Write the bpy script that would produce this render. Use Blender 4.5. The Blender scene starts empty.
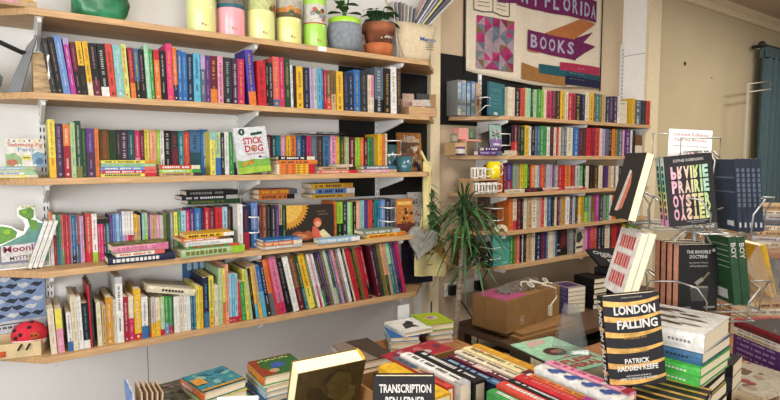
import bpy, math, random
from mathutils import Matrix, Vector, Euler
random.seed(7)
SC = bpy.context.scene
COL = SC.collection
PI = math.pi
PAL=dict(white='EEECE6',cream='E8DCBE',palegrey='C2C2C0',grey='8C8C8A',slate='5A6878',charcoal='2C2D31',black='131315',navy='1C2446',blue='2A6EB4',steelblue='3C6C98',cornflower='6A90D0',paleblue='A6CBE2',cyan='58B6D8',teal='1E7E88',darkteal='1A4E58',paleteal='8AC4C0',mint='A2DCB2',green='3C9A46',darkgreen='214A2A',palegreen='B2CC96',sage='8C9C82',lime='9ED02C',pear='D8DE7A',olive='787832',lemon='F0E254',gold='F2BC28',mustard='D89626',bronze='7C6230',tan='C8A676',brown='7A4C2E',darkbrown='3C281E',orange='EA7A30',salmon='F0A684',coral='E8625A',salmonred='DA4636',red='CE202C',crimson='A81832',maroon='681A2E',raspberry='D22C5E',pink='E896B0',hotpink='EA3678',rose='D87496',magenta='BA3498',lilac='B6A2D0',purple='583078',violet='4836A2',plum='48284A')
ROWS=[
('L2','paperback','books on the upper left shelf',1.744,0.140,[
(0.1158,2.350,0.0156,0.199,-0.132,'charcoal,grey,,0','dark grey book, at left end beside black, on upper left shelf'),
(0.1325,2.350,0.0180,0.205,-0.125,'black,tan,,0','black book, between dark grey and mid blue, on upper left shelf'),
(0.1515,2.350,0.0230,0.213,-0.118,'cornflower,white,,0','mid blue book, between black and magenta, on upper left shelf'),
(0.1766,2.350,0.0172,0.209,-0.106,'magenta,white,lilac,-0.12','magenta book, between mid blue and maroon, on upper left shelf'),
(0.1949,2.350,0.0167,0.195,-0.094,'maroon,pink,black,0.45','maroon book with black foot, between magenta and golden yellow, on upper left shelf'),
(0.2126,2.350,0.0192,0.201,-0.087,'gold,black,black,0.55','golden yellow book with black foot, between maroon and golden yellow, on upper left shelf'),
(0.2329,2.350,0.0178,0.203,-0.079,'gold,brown,cream,0.25','golden yellow book with cream foot, between golden yellow and black, on upper left shelf'),
(0.2517,2.350,0.0262,0.199,-0.071,'black,pink,maroon,0.3','black book with maroon foot, between golden yellow and black, on upper left shelf'),
(0.2790,2.350,0.0266,0.200,-0.068,'black,white,white,0.18','black book with white foot, between black and orange-red, on upper left shelf'),
(0.3063,2.350,0.0234,0.203,-0.065,'salmonred,black,,0','orange-red book, between black and pale teal, on upper left shelf'),
(0.3305,2.350,0.0281,0.201,-0.057,'paleteal,white,,0','pale teal book, between orange-red and yellow-green, on upper left shelf'),
(0.3593,2.350,0.0194,0.209,-0.054,'pear,red,,0','yellow-green book, between pale teal and crimson, on upper left shelf'),
(0.3821,2.350,0.0190,0.198,-0.046,'crimson,gold,orange,0.3','crimson book with orange foot, between yellow-green and steel blue, on upper left shelf'),
(0.4018,2.350,0.0173,0.197,-0.042,'steelblue,gold,black,0.35','steel blue book with black foot, between crimson and black, on upper left shelf'),
(0.4198,2.350,0.0193,0.195,-0.043,'black,pink,black,0.3','black book, between steel blue and mint, on upper left shelf'),
(0.4407,2.350,0.0169,0.215,-0.039,'mint,white,,0','mint book, between black and green, on upper left shelf'),
(0.4580,2.350,0.0125,0.202,-0.035,'green,white,,0','thin green book, between mint and orange, on upper left shelf'),
(0.4732,2.350,0.0207,0.200,-0.026,'orange,cream,red,-0.2','orange book with red head, between green and black, on upper left shelf'),
(0.4950,2.350,0.0217,0.199,-0.018,'black,white,,0','black book, between orange and hot pink, on upper left shelf'),
(0.5194,2.350,0.0236,0.230,-0.019,'hotpink,gold,,0','tall hot pink book, between black and orange, on upper left shelf'),
(0.5442,2.350,0.0163,0.218,-0.015,'orange,white,navy,0.3','orange book with navy foot, between hot pink and blue, on upper left shelf'),
(0.5616,2.350,0.0156,0.210,0.000,'blue,white,,0','blue book, between orange and blue, on upper left shelf'),
(0.5785,2.350,0.0190,0.204,0.000,'blue,paleblue,,0','blue book, between blue and navy, on upper left shelf'),
(0.5987,2.350,0.0249,0.199,0.000,'navy,paleblue,,0','navy book, between blue and cyan, on upper left shelf'),
(0.6249,2.350,0.0278,0.204,0.000,'cyan,navy,,0','cyan book, between navy and slate, on upper left shelf'),
(0.6539,2.350,0.0189,0.200,0.000,'slate,white,lilac,-0.3','slate book with lilac head, between cyan and purple, on upper left shelf'),
(0.6736,2.350,0.0204,0.200,0.000,'purple,pink,,0','purple book, between slate and maroon, on upper left shelf'),
(0.6949,2.350,0.0292,0.201,0.000,'maroon,gold,orange,0.3','maroon book with orange foot, between purple and pink, on upper left shelf'),
(0.7258,2.350,0.0231,0.202,0.000,'pink,maroon,,0','pink book, between maroon and dark grey, on upper left shelf'),
(0.7511,2.350,0.0381,0.201,0.000,'charcoal,palegrey,black,0.1','thick dark grey book, between pink and plum, on upper left shelf'),
(0.7905,2.350,0.0238,0.200,0.000,'plum,white,,0','plum book, between dark grey and deep pink, on upper left shelf'),
(0.8157,2.350,0.0296,0.201,0.000,'raspberry,gold,,0','deep pink book, between plum and violet, on upper left shelf'),
(0.8660,2.350,0.0350,0.245,-0.069,'violet,gold,orange,0.25','thick violet book with orange foot, between deep pink and red, on upper left shelf'),
(0.9067,2.350,0.0401,0.202,-0.018,'red,maroon,,0','thick red book, between violet and black, on upper left shelf'),
(0.9487,2.350,0.0111,0.201,-0.014,'black,white,,0','thin black book, between red and dark grey, on upper left shelf'),
(0.9613,2.350,0.0195,0.198,-0.014,'charcoal,white,,0','dark grey book, between black and coral, on upper left shelf'),
(0.9822,2.350,0.0296,0.228,-0.015,'coral,gold,steelblue,0.15','tall coral book, between dark grey and deep pink, on upper left shelf'),
(1.0128,2.350,0.0255,0.228,-0.016,'raspberry,white,,0','tall deep pink book, between coral and dark green, on upper left shelf'),
(1.0403,2.350,0.0273,0.226,-0.017,'darkgreen,tan,,0','tall dark green book, between deep pink and white, on upper left shelf'),
(1.0696,2.350,0.0112,0.199,-0.018,'white,black,,0','thin white book, between dark green and black, on upper left shelf'),
(1.0819,2.350,0.0134,0.196,-0.018,'black,red,,0','thin black book, between white and golden yellow, on upper left shelf'),
(1.0983,2.350,0.0333,0.196,-0.014,'gold,brown,,0','golden yellow book, between black and navy, on upper left shelf'),
(1.1363,2.350,0.0317,0.195,-0.015,'navy,tan,,0','navy book, between golden yellow and lilac, on upper left shelf'),
(1.1696,2.350,0.0193,0.195,-0.016,'lilac,grey,,0','lilac book, between navy and pale grey, on upper left shelf'),
(1.1899,2.350,0.0189,0.197,-0.016,'palegrey,slate,,0','pale grey book, between lilac and cyan, on upper left shelf'),
(1.2099,2.350,0.0201,0.197,-0.017,'cyan,navy,,0','cyan book, between pale grey and blue, on upper left shelf'),
(1.2312,2.350,0.0126,0.199,-0.018,'blue,white,,0','thin blue book, between cyan and red, on upper left shelf'),
(1.2449,2.350,0.0110,0.193,-0.012,'red,white,,0','thin red book, between blue and brown, on upper left shelf'),
(1.2576,2.350,0.0256,0.192,-0.013,'brown,cream,salmonred,0.3','brown book with orange-red foot, between red and bronze, on upper left shelf'),
(1.2843,2.350,0.0259,0.195,-0.014,'bronze,navy,tan,0.4','bronze book with tan foot, between brown and golden yellow, on upper left shelf'),
(1.3148,2.350,0.0389,0.193,-0.015,'gold,brown,,0','thick golden yellow book, between bronze and navy, on upper left shelf'),
(1.3560,2.350,0.0256,0.189,-0.016,'navy,grey,,0','navy book, between golden yellow and navy, on upper left shelf'),
(1.3833,2.350,0.0300,0.192,-0.017,'navy,paleblue,,0','navy book, between navy and blue, on upper left shelf'),
(1.4157,2.350,0.0370,0.210,-0.018,'blue,gold,,0','thick blue book, between navy and dark grey, on upper left shelf'),
(1.4545,2.350,0.0401,0.211,-0.020,'charcoal,grey,,0','thick dark grey book, between blue and cream, on upper left shelf'),
(1.4964,2.350,0.0184,0.192,0.000,'cream,red,,0','cream book, between dark grey and pink, on upper left shelf'),
(1.5161,2.350,0.0186,0.193,0.000,'pink,black,cream,0.4','pink book with cream foot, between cream and slate, on upper left shelf'),
(1.5409,2.350,0.0543,0.236,0.000,'slate,palegrey,black,0.3','thick slate book with black foot, between pink and black, on upper left shelf'),
(1.5977,2.350,0.0412,0.235,0.000,'black,gold,,0','thick black book, between slate and white, on upper left shelf'),
(1.6415,2.350,0.0380,0.247,-0.013,'white,grey,,0','thick white book, between black and dark brown, on upper left shelf'),
(1.6822,2.350,0.0292,0.240,-0.014,'darkbrown,tan,,0','tall dark brown book, at right end beside white, on upper left shelf'),
]),
('L3','chapter_book','books on the second left shelf',1.432,0.140,[
(0.0962,2.355,0.0215,0.217,0.000,'lemon,red,gold,0.35','tall lemon yellow book, at left end beside plum, on second left shelf'),
(0.1190,2.355,0.0231,0.203,0.000,'plum,lilac,,0','plum book, between lemon yellow and orange, on second left shelf'),
(0.1434,2.355,0.0221,0.200,0.000,'orange,white,crimson,0.6','orange book with crimson foot, between plum and pale green, on second left shelf'),
(0.1662,2.355,0.0158,0.208,0.000,'palegreen,green,,0','pale green book, between orange and dark green, on second left shelf'),
(0.1827,2.355,0.0200,0.215,0.000,'darkgreen,white,olive,0.2','tall dark green book, between pale green and dark green, on second left shelf'),
(0.2036,2.355,0.0138,0.187,0.000,'darkgreen,sage,,0','thin dark green book, between dark green and purple, on second left shelf'),
(0.2184,2.355,0.0275,0.188,0.000,'purple,lilac,plum,0.5','purple book with plum foot, between dark green and orange, on second left shelf'),
(0.2466,2.355,0.0144,0.187,0.000,'orange,brown,,0','thin orange book, between purple and bronze, on second left shelf'),
(0.2759,2.455,0.0349,0.191,0.000,'bronze,salmonred,,0','bronze book, between orange and dark green, on second left shelf'),
(0.3115,2.455,0.0229,0.189,0.000,'darkgreen,black,,0','dark green book, between bronze and dark grey, on second left shelf'),
(0.3356,2.455,0.0168,0.190,0.000,'charcoal,pink,,0','dark grey book, between dark green and plum, on second left shelf'),
(0.3531,2.455,0.0249,0.191,0.000,'plum,white,,0','plum book, between dark grey and dark teal, on second left shelf'),
(0.3788,2.455,0.0253,0.192,0.000,'darkteal,white,,0','dark teal book, between plum and deep pink, on second left shelf'),
(0.4057,2.455,0.0186,0.190,0.000,'raspberry,cream,pink,0.4','deep pink book with pink foot, between dark teal and maroon, on second left shelf'),
(0.4250,2.455,0.0172,0.191,0.000,'maroon,pink,,0','maroon book, between deep pink and lemon yellow, on second left shelf'),
(0.4430,2.455,0.0190,0.196,0.000,'lemon,black,,0','lemon yellow book, between maroon and salmon, on second left shelf'),
(0.4632,2.455,0.0268,0.194,0.000,'salmon,olive,,0','salmon book, between lemon yellow and lime green, on second left shelf'),
(0.4908,2.455,0.0137,0.197,0.000,'lime,white,,0','thin lime green book, between salmon and white, on second left shelf'),
(0.5053,2.455,0.0155,0.193,0.000,'white,black,,0','white book, between lime green and black, on second left shelf'),
(0.5216,2.455,0.0280,0.194,0.000,'black,white,,0','black book, between white and dark grey, on second left shelf'),
(0.5504,2.455,0.0284,0.193,0.000,'charcoal,red,maroon,0.6','dark grey book with maroon foot, between black and teal, on second left shelf'),
(0.5800,2.455,0.0216,0.194,0.000,'teal,white,,0','teal book, between dark grey and orange-red, on second left shelf'),
(0.6029,2.455,0.0240,0.190,0.000,'salmonred,gold,,0','orange-red book, between teal and steel blue, on second left shelf'),
(0.6281,2.455,0.0461,0.200,0.000,'steelblue,navy,darkteal,0.5','thick steel blue book with dark teal foot, between orange-red and blue, on second left shelf'),
(0.6756,2.455,0.0324,0.203,0.000,'blue,white,,0','blue book, between steel blue and lemon yellow, on second left shelf'),
(0.6937,2.380,0.0232,0.192,0.000,'lemon,blue,paleteal,-0.2','lemon yellow book with pale teal head, between blue and pale green, on second left shelf'),
(0.7177,2.380,0.0239,0.190,0.000,'palegreen,steelblue,blue,0.4','pale green book with blue foot, between lemon yellow and dark grey, on second left shelf'),
(0.7425,2.380,0.0152,0.186,0.000,'charcoal,white,,0','dark grey book, between pale green and white, on second left shelf'),
(0.7591,2.380,0.0194,0.191,0.000,'white,green,,0','white book, between dark grey and green, on second left shelf'),
(0.7794,2.380,0.0173,0.190,0.000,'green,white,,0','green book, between white and mint, on second left shelf'),
(0.7981,2.380,0.0207,0.188,0.000,'mint,green,black,0.3','mint book with black foot, between green and white, on second left shelf'),
(0.9645,2.460,0.0238,0.191,0.000,'white,black,,0','white book, between mint and maroon, on second left shelf'),
(0.9893,2.460,0.0246,0.187,0.000,'maroon,cream,,0','maroon book, between white and dark teal, on second left shelf'),
(1.0149,2.460,0.0217,0.185,0.000,'darkteal,white,,0','dark teal book, between maroon and teal, on second left shelf'),
(1.0376,2.460,0.0230,0.186,0.000,'teal,blue,,0','teal book, between dark teal and pink, on second left shelf'),
(1.0617,2.460,0.0243,0.187,0.000,'pink,white,,0','pink book, between teal and golden yellow, on second left shelf'),
(1.0881,2.460,0.0235,0.187,0.000,'gold,black,,0','golden yellow book, between pink and orange, on second left shelf'),
(1.1127,2.460,0.0303,0.188,0.000,'orange,maroon,,0','orange book, between golden yellow and steel blue, on second left shelf'),
(1.1446,2.460,0.0241,0.189,0.000,'steelblue,white,,0','steel blue book, between orange and navy, on second left shelf'),
(1.1697,2.460,0.0260,0.189,0.000,'navy,cyan,,0','navy book, between steel blue and deep pink, on second left shelf'),
(1.2002,2.460,0.0247,0.188,0.000,'raspberry,maroon,,0','deep pink book, between navy and slate, on second left shelf'),
(1.2260,2.460,0.0329,0.188,0.000,'slate,grey,,0','slate book, between deep pink and dark brown, on second left shelf'),
(1.2600,2.460,0.0299,0.189,0.000,'darkbrown,tan,,0','dark brown book, between slate and steel blue, on second left shelf'),
(1.2911,2.460,0.0409,0.190,0.000,'steelblue,navy,,0','thick steel blue book, between dark brown and pink, on second left shelf'),
(1.3355,2.460,0.0368,0.193,0.000,'pink,purple,,0','thick pink book, between steel blue and golden yellow, on second left shelf'),
(1.3736,2.460,0.0180,0.189,0.000,'gold,brown,,0','golden yellow book, between pink and dark green, on second left shelf'),
(1.3928,2.460,0.0230,0.190,0.000,'darkgreen,gold,,0','dark green book, between golden yellow and tan, on second left shelf'),
(1.4171,2.460,0.0128,0.190,0.000,'tan,brown,,0','thin tan book, between dark green and pale green, on second left shelf'),
(1.4311,2.460,0.0154,0.188,0.000,'palegreen,green,,0','pale green book, between tan and maroon, on second left shelf'),
(1.4484,2.460,0.0373,0.189,0.000,'maroon,white,,0','thick maroon book, between pale green and lime green, on second left shelf'),
(1.4869,2.460,0.0284,0.187,0.000,'lime,green,,0','lime green book, between maroon and orange, on second left shelf'),
(1.5166,2.460,0.0236,0.188,0.000,'orange,cream,,0','orange book, between lime green and maroon, on second left shelf'),
(1.5414,2.460,0.0219,0.188,0.000,'maroon,white,,0','maroon book, between orange and green, on second left shelf'),
(1.5646,2.460,0.0293,0.189,0.000,'green,black,,0','green book, between maroon and slate, on second left shelf'),
(1.5952,2.460,0.0356,0.187,0.000,'slate,gold,,0','thick slate book, between green and golden yellow, on second left shelf'),
(1.6055,2.420,0.0262,0.207,0.000,'gold,brown,,0','golden yellow book, between slate and orange, on second left shelf'),
(1.6331,2.420,0.0179,0.208,0.000,'orange,red,,0','orange book, between golden yellow and cream, on second left shelf'),
(1.6516,2.420,0.0160,0.211,0.000,'cream,tan,,0','cream book, at right end beside orange, on second left shelf'),
]),
('L4','picture_book','books on the third left shelf',1.087,0.130,[
(0.0900,2.440,0.0103,0.211,0.000,'white,red,orange,-0.3','white book with orange head, at left end beside crimson, on third left shelf'),
(0.1009,2.440,0.0100,0.199,0.000,'crimson,gold,white,-0.4','crimson book with white head, between white and teal, on third left shelf'),
(0.1116,2.440,0.0053,0.198,0.000,'teal,white,,0','thin teal book, between crimson and green, on third left shelf'),
(0.1176,2.440,0.0060,0.198,0.000,'green,grey,teal,0.4','thin green book with teal foot, between teal and grey, on third left shelf'),
(0.1243,2.440,0.0040,0.198,0.000,'grey,white,,0','thin grey book, between green and coral, on third left shelf'),
(0.1290,2.440,0.0061,0.197,0.000,'coral,white,green,0.3','thin coral book with green foot, between grey and red, on third left shelf'),
(0.1358,2.440,0.0068,0.197,0.000,'red,gold,,0','thin red book, between coral and deep pink, on third left shelf'),
(0.1432,2.440,0.0068,0.196,0.000,'raspberry,white,,0','thin deep pink book, between two red, on third left shelf'),
(0.1507,2.440,0.0055,0.194,0.000,'red,white,crimson,0.3','thin red book with crimson foot, between deep pink and grey, on third left shelf'),
(0.1569,2.440,0.0055,0.194,0.000,'grey,red,,0','thin grey book, between red and blue, on third left shelf'),
(0.1630,2.440,0.0124,0.193,0.000,'blue,white,navy,0.2','blue book with navy foot, between grey and slate, on third left shelf'),
(0.1761,2.440,0.0069,0.192,0.000,'slate,white,,0','thin slate book, between blue and coral, on third left shelf'),
(0.1837,2.440,0.0063,0.192,0.000,'coral,blue,slate,0.4','thin coral book with slate foot, between slate and lilac, on third left shelf'),
(0.1907,2.440,0.0063,0.190,0.000,'lilac,white,,0','thin lilac book, between coral and pink, on third left shelf'),
(0.1977,2.440,0.0063,0.189,0.000,'pink,slate,,0','thin pink book, between lilac and navy, on third left shelf'),
(0.2047,2.440,0.0056,0.189,0.000,'navy,white,crimson,0.3','thin navy book with crimson foot, between pink and orange-red, on third left shelf'),
(0.2110,2.440,0.0212,0.196,0.000,'salmonred,white,red,0.25','thick orange-red book with red foot, between navy and white, on third left shelf'),
(0.2333,2.440,0.0183,0.195,0.000,'white,red,lime,0.2','white book with lime green foot, between orange-red and deep pink, on third left shelf'),
(0.2530,2.440,0.0094,0.173,0.000,'raspberry,white,black,-0.12','short deep pink book, between white and hot pink, on third left shelf'),
(0.2631,2.440,0.0102,0.173,0.000,'hotpink,white,black,-0.12','short hot pink book, between deep pink and maroon, on third left shelf'),
(0.2740,2.440,0.0095,0.172,0.000,'maroon,white,black,-0.12','short maroon book, between hot pink and teal, on third left shelf'),
(0.2842,2.440,0.0117,0.173,0.000,'teal,white,black,-0.12','short teal book, between maroon and purple, on third left shelf'),
(0.2971,2.440,0.0115,0.187,0.000,'purple,lilac,,0','purple book, between teal and mid blue, on third left shelf'),
(0.3093,2.440,0.0119,0.188,0.000,'cornflower,navy,,0','mid blue book, between purple and pale blue, on third left shelf'),
(0.3219,2.440,0.0097,0.190,0.000,'paleblue,blue,,0','pale blue book, between two mid blue, on third left shelf'),
(0.3324,2.440,0.0105,0.189,0.000,'cornflower,white,,0','mid blue book, between pale blue and lilac, on third left shelf'),
(0.3437,2.440,0.0098,0.199,0.000,'lilac,purple,white,-0.5','lilac book with white head, between mid blue and pink, on third left shelf'),
(0.3543,2.440,0.0107,0.198,0.000,'pink,red,white,-0.5','pink book with white head, between lilac and deep pink, on third left shelf'),
(0.3657,2.440,0.0099,0.198,0.000,'raspberry,white,white,-0.5','deep pink book with white head, between pink and red, on third left shelf'),
(0.3764,2.440,0.0092,0.197,0.000,'red,white,white,-0.5','red book with white head, between deep pink and golden yellow, on third left shelf'),
(0.3864,2.440,0.0147,0.184,0.000,'gold,brown,tan,0.6','golden yellow book with tan foot, between red and tan, on third left shelf'),
(0.4019,2.440,0.0109,0.179,0.000,'tan,brown,,0','tan book, between golden yellow and black, on third left shelf'),
(0.4136,2.440,0.0055,0.189,0.000,'black,white,,0','thin black book, between tan and pale teal, on third left shelf'),
(0.4199,2.440,0.0094,0.188,0.000,'paleteal,white,,0','pale teal book, between black and pale green, on third left shelf'),
(0.4301,2.440,0.0111,0.188,0.000,'palegreen,green,lime,0.5','pale green book with lime green foot, between pale teal and purple, on third left shelf'),
(0.4419,2.440,0.0087,0.191,0.000,'purple,white,,0','purple book, between pale green and pink, on third left shelf'),
(0.4515,2.440,0.0056,0.178,0.000,'pink,white,,0','thin pink book, between purple and tan, on third left shelf'),
(0.4579,2.440,0.0177,0.175,0.000,'tan,brown,orange,0.4','tan book with orange foot, between two pink, on third left shelf'),
(0.4763,2.440,0.0121,0.174,0.000,'pink,white,,0','pink book, between tan and pale grey, on third left shelf'),
(0.4893,2.440,0.0147,0.173,0.000,'palegrey,salmon,,0','short pale grey book, between pink and olive, on third left shelf'),
(0.5056,2.440,0.0115,0.179,0.000,'olive,darkgreen,,0','olive book, between pale grey and dark green, on third left shelf'),
(0.5179,2.440,0.0124,0.178,0.000,'darkgreen,olive,,0','dark green book, between olive and grey, on third left shelf'),
(0.5320,2.440,0.0150,0.186,0.000,'grey,white,,0','grey book, between dark green and lemon yellow, on third left shelf'),
(0.5486,2.440,0.0151,0.185,0.000,'lemon,green,palegreen,0.4','lemon yellow book with pale green foot, between grey and green, on third left shelf'),
(0.5646,2.440,0.0118,0.184,0.000,'green,white,,0','green book, between lemon yellow and pale blue, on third left shelf'),
(0.5781,2.440,0.0205,0.188,0.000,'paleblue,blue,,0','pale blue book, between green and deep pink, on third left shelf'),
(0.5994,2.440,0.0163,0.189,0.000,'raspberry,white,slate,0.4','deep pink book with slate foot, between pale blue and purple, on third left shelf'),
(0.6166,2.440,0.0173,0.195,0.000,'purple,white,,0','purple book, between deep pink and blue, on third left shelf'),
(0.6361,2.440,0.0268,0.196,0.000,'blue,white,paleblue,0.3','thick blue book with pale blue foot, between purple and navy, on third left shelf'),
(0.6638,2.440,0.0160,0.194,0.000,'navy,red,,0','navy book, between blue and red, on third left shelf'),
(0.6811,2.440,0.0192,0.196,0.000,'red,white,,0','red book, between navy and maroon, on third left shelf'),
(0.7012,2.440,0.0253,0.194,0.000,'maroon,pink,,0','thick maroon book, between two red, on third left shelf'),
(0.7284,2.440,0.0312,0.195,0.000,'red,maroon,,0','thick red book, between maroon and pale blue, on third left shelf'),
(0.7609,2.440,0.0228,0.196,0.000,'paleblue,navy,,0','thick pale blue book, between red and dark brown, on third left shelf'),
(0.7851,2.440,0.0164,0.195,0.000,'darkbrown,tan,,0','dark brown book, between pale blue and black, on third left shelf'),
(0.8025,2.440,0.0147,0.196,0.000,'black,white,,0','black book, between dark brown and navy, on third left shelf'),
(0.8181,2.440,0.0129,0.196,0.000,'navy,grey,,0','navy book, between black and white, on third left shelf'),
(0.8082,2.370,0.0238,0.210,0.000,'white,palegrey,,0','thick white book, between two navy, on third left shelf'),
(0.8335,2.370,0.0269,0.202,0.000,'navy,red,crimson,0.4','thick navy book with crimson foot, between white and mid blue, on third left shelf'),
(0.8843,2.410,0.0318,0.211,0.000,'cornflower,white,blue,0.4','thick mid blue book with blue foot, between navy and maroon, on third left shelf'),
(0.9235,2.410,0.0164,0.202,0.000,'maroon,tan,,0','maroon book, between mid blue and brown, on third left shelf'),
(0.9408,2.410,0.0200,0.201,0.000,'brown,salmon,,0','brown book, between maroon and black, on third left shelf'),
(0.9623,2.410,0.0207,0.200,0.000,'black,grey,,0','thick black book, between brown and dark grey, on third left shelf'),
(0.9851,2.410,0.0214,0.197,0.000,'charcoal,white,,0','thick dark grey book, between black and purple, on third left shelf'),
(1.0076,2.410,0.0154,0.196,0.000,'purple,lilac,,0','purple book, between dark grey and tan, on third left shelf'),
(1.0240,2.410,0.0176,0.195,0.000,'tan,black,black,0.5','tan book with black foot, between purple and dark green, on third left shelf'),
(1.0427,2.410,0.0136,0.194,0.000,'darkgreen,white,,0','dark green book, between tan and orange, on third left shelf'),
(1.3411,2.450,0.0227,0.195,0.000,'orange,brown,,0','thick orange book, between dark green and lime green, on third left shelf'),
(1.3650,2.450,0.0351,0.191,0.000,'lime,green,black,0.4','thick lime green book with black foot, between orange and dark grey, on third left shelf'),
(1.4014,2.450,0.0270,0.189,0.000,'charcoal,white,,0','thick dark grey book, between lime green and mint, on third left shelf'),
(1.4303,2.450,0.0167,0.188,0.000,'mint,white,,0','mint book, between dark grey and lime green, on third left shelf'),
(1.4482,2.450,0.0137,0.188,0.000,'lime,green,,0','lime green book, between mint and black, on third left shelf'),
(1.4632,2.450,0.0188,0.187,0.000,'black,white,,0','black book, between lime green and salmon, on third left shelf'),
(1.4833,2.450,0.0241,0.191,0.000,'salmon,white,,0','thick salmon book, between black and pale teal, on third left shelf'),
(1.5087,2.450,0.0243,0.193,0.000,'paleteal,slate,,0','thick pale teal book, between salmon and purple, on third left shelf'),
(1.5343,2.450,0.0246,0.192,0.000,'purple,blue,,0','thick purple book, between pale teal and orange-red, on third left shelf'),
(1.5602,2.450,0.0275,0.193,0.000,'salmonred,brown,,0','thick orange-red book, between purple and dark grey, on third left shelf'),
(1.5890,2.450,0.0119,0.192,0.000,'charcoal,white,,0','dark grey book, between orange-red and teal, on third left shelf'),
(1.6021,2.450,0.0359,0.191,0.000,'teal,navy,,0','thick teal book, between dark grey and mid blue, on third left shelf'),
(1.6394,2.450,0.0310,0.192,0.000,'cornflower,white,,0','thick mid blue book, between teal and dark grey, on third left shelf'),
(1.6718,2.450,0.0369,0.194,0.000,'charcoal,palegrey,,0','thick dark grey book, between mid blue and slate, on third left shelf'),
(1.7101,2.450,0.0347,0.192,0.000,'slate,black,,0','thick slate book, at right end beside dark grey, on third left shelf'),
]),
('L5','picture_book','books on the lowest left shelf',0.762,0.150,[
(0.0730,2.352,0.0197,0.177,-0.042,'cream,pink,,0','short cream book, at left end beside pink, on lowest left shelf'),
(0.0947,2.352,0.0222,0.173,-0.035,'pink,white,lemon,-0.45','short pink book with lemon yellow head, between cream and white, on lowest left shelf'),
(0.1301,2.352,0.0160,0.152,-0.032,'white,navy,blue,0.25','short white book with blue foot, between pink and cream, on lowest left shelf'),
(0.1467,2.352,0.0175,0.214,-0.029,'cream,tan,,0','short cream book with tan lettering, between two white, on lowest left shelf'),
(0.1648,2.352,0.0170,0.209,-0.030,'white,grey,,0','short white book, between cream and black, on lowest left shelf'),
(0.1825,2.352,0.0219,0.180,-0.026,'black,cyan,white,0.18','short black book with white foot, between white and red, on lowest left shelf'),
(0.2055,2.352,0.0059,0.247,-0.023,'red,maroon,,0','thin red book, between black and dark grey, on lowest left shelf'),
(0.2120,2.352,0.0083,0.254,-0.023,'charcoal,grey,,0','thin dark grey book, between red and cream, on lowest left shelf'),
(0.2301,2.352,0.0155,0.175,-0.015,'cream,lime,,0','short cream book, between dark grey and tan, on lowest left shelf'),
(0.2463,2.352,0.0142,0.164,0.000,'tan,brown,,0','short tan book, between cream and mustard, on lowest left shelf'),
(0.2612,2.352,0.0236,0.191,0.000,'mustard,white,,0','short mustard book, between tan and cream, on lowest left shelf'),
(0.2855,2.352,0.0116,0.179,0.000,'cream,palegrey,,0','short cream book, between mustard and white, on lowest left shelf'),
(0.2978,2.352,0.0256,0.269,0.000,'white,black,palegrey,-0.1','thick white book, between cream and crimson, on lowest left shelf'),
(0.3241,2.352,0.0177,0.185,0.000,'crimson,white,,0','short crimson book, between white and deep pink, on lowest left shelf'),
(0.3426,2.352,0.0194,0.186,0.000,'raspberry,cream,cream,-0.5','short deep pink book with cream head, between crimson and golden yellow, on lowest left shelf'),
(0.3635,2.352,0.0257,0.211,0.000,'gold,white,red,0.12','thick golden yellow book, between deep pink and white, on lowest left shelf'),
(0.3907,2.352,0.0245,0.174,0.000,'white,navy,blue,0.3','thick white book with blue foot, between golden yellow and olive, on lowest left shelf'),
(0.4191,2.352,0.0070,0.165,0.000,'olive,red,red,0.12','thin olive book, between white and pale grey, on lowest left shelf'),
(0.4269,2.352,0.0164,0.167,0.000,'palegrey,red,gold,0.35','short pale grey book with golden yellow foot, between olive and cream, on lowest left shelf'),
(0.4440,2.352,0.0173,0.164,0.000,'cream,gold,gold,0.4','short cream book, between pale grey and pale green, on lowest left shelf'),
(0.4621,2.352,0.0175,0.164,0.000,'palegreen,white,red,0.15','short pale green book with red foot, between cream and green, on lowest left shelf'),
(0.4804,2.352,0.0168,0.163,0.000,'green,white,cornflower,0.3','short green book with mid blue foot, between pale green and green, on lowest left shelf'),
(0.4980,2.352,0.0137,0.159,0.000,'green,cream,red,0.2','short green book with red foot, between green and white, on lowest left shelf'),
(0.5174,2.352,0.0212,0.157,0.000,'white,palegrey,,0','short white book, between green and cream, on lowest left shelf'),
(0.5394,2.352,0.0173,0.161,0.000,'cream,grey,,0','short cream book with grey lettering, between two white, on lowest left shelf'),
(0.5576,2.352,0.0125,0.161,0.000,'white,grey,,0','short white book, between cream and white, on lowest left shelf'),
(0.5709,2.352,0.0142,0.159,0.000,'white,palegrey,,0','short white book, between white and teal, on lowest left shelf'),
(0.5864,2.352,0.0105,0.177,0.000,'teal,white,,0','short teal book, between white and steel blue, on lowest left shelf'),
(0.5978,2.352,0.0097,0.175,0.000,'steelblue,white,,0','thin steel blue book, between teal and lemon yellow, on lowest left shelf'),
(0.6088,2.352,0.0154,0.191,0.000,'lemon,olive,,0','short lemon yellow book, between steel blue and golden yellow, on lowest left shelf'),
(0.6250,2.352,0.0146,0.184,0.000,'gold,green,,0','short golden yellow book, between lemon yellow and navy, on lowest left shelf'),
(0.6413,2.352,0.0234,0.221,0.000,'navy,cyan,steelblue,0.3','short navy book, between golden yellow and lemon yellow, on lowest left shelf'),
(0.6656,2.352,0.0220,0.225,0.000,'lemon,navy,gold,0.2','short lemon yellow book with golden yellow foot, between navy and cream, on lowest left shelf'),
(0.6894,2.352,0.0178,0.182,0.000,'cream,tan,,0','short cream book, between lemon yellow and pale green, on lowest left shelf'),
(0.7080,2.352,0.0170,0.256,0.000,'palegreen,white,,0','pale green book, between cream and lemon yellow, on lowest left shelf'),
(0.7259,2.352,0.0117,0.254,0.000,'lemon,red,orange,0.4','lemon yellow book with orange foot, between pale green and salmon, on lowest left shelf'),
(0.7386,2.352,0.0145,0.271,0.000,'salmon,maroon,,0','salmon book, between lemon yellow and pale blue, on lowest left shelf'),
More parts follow.
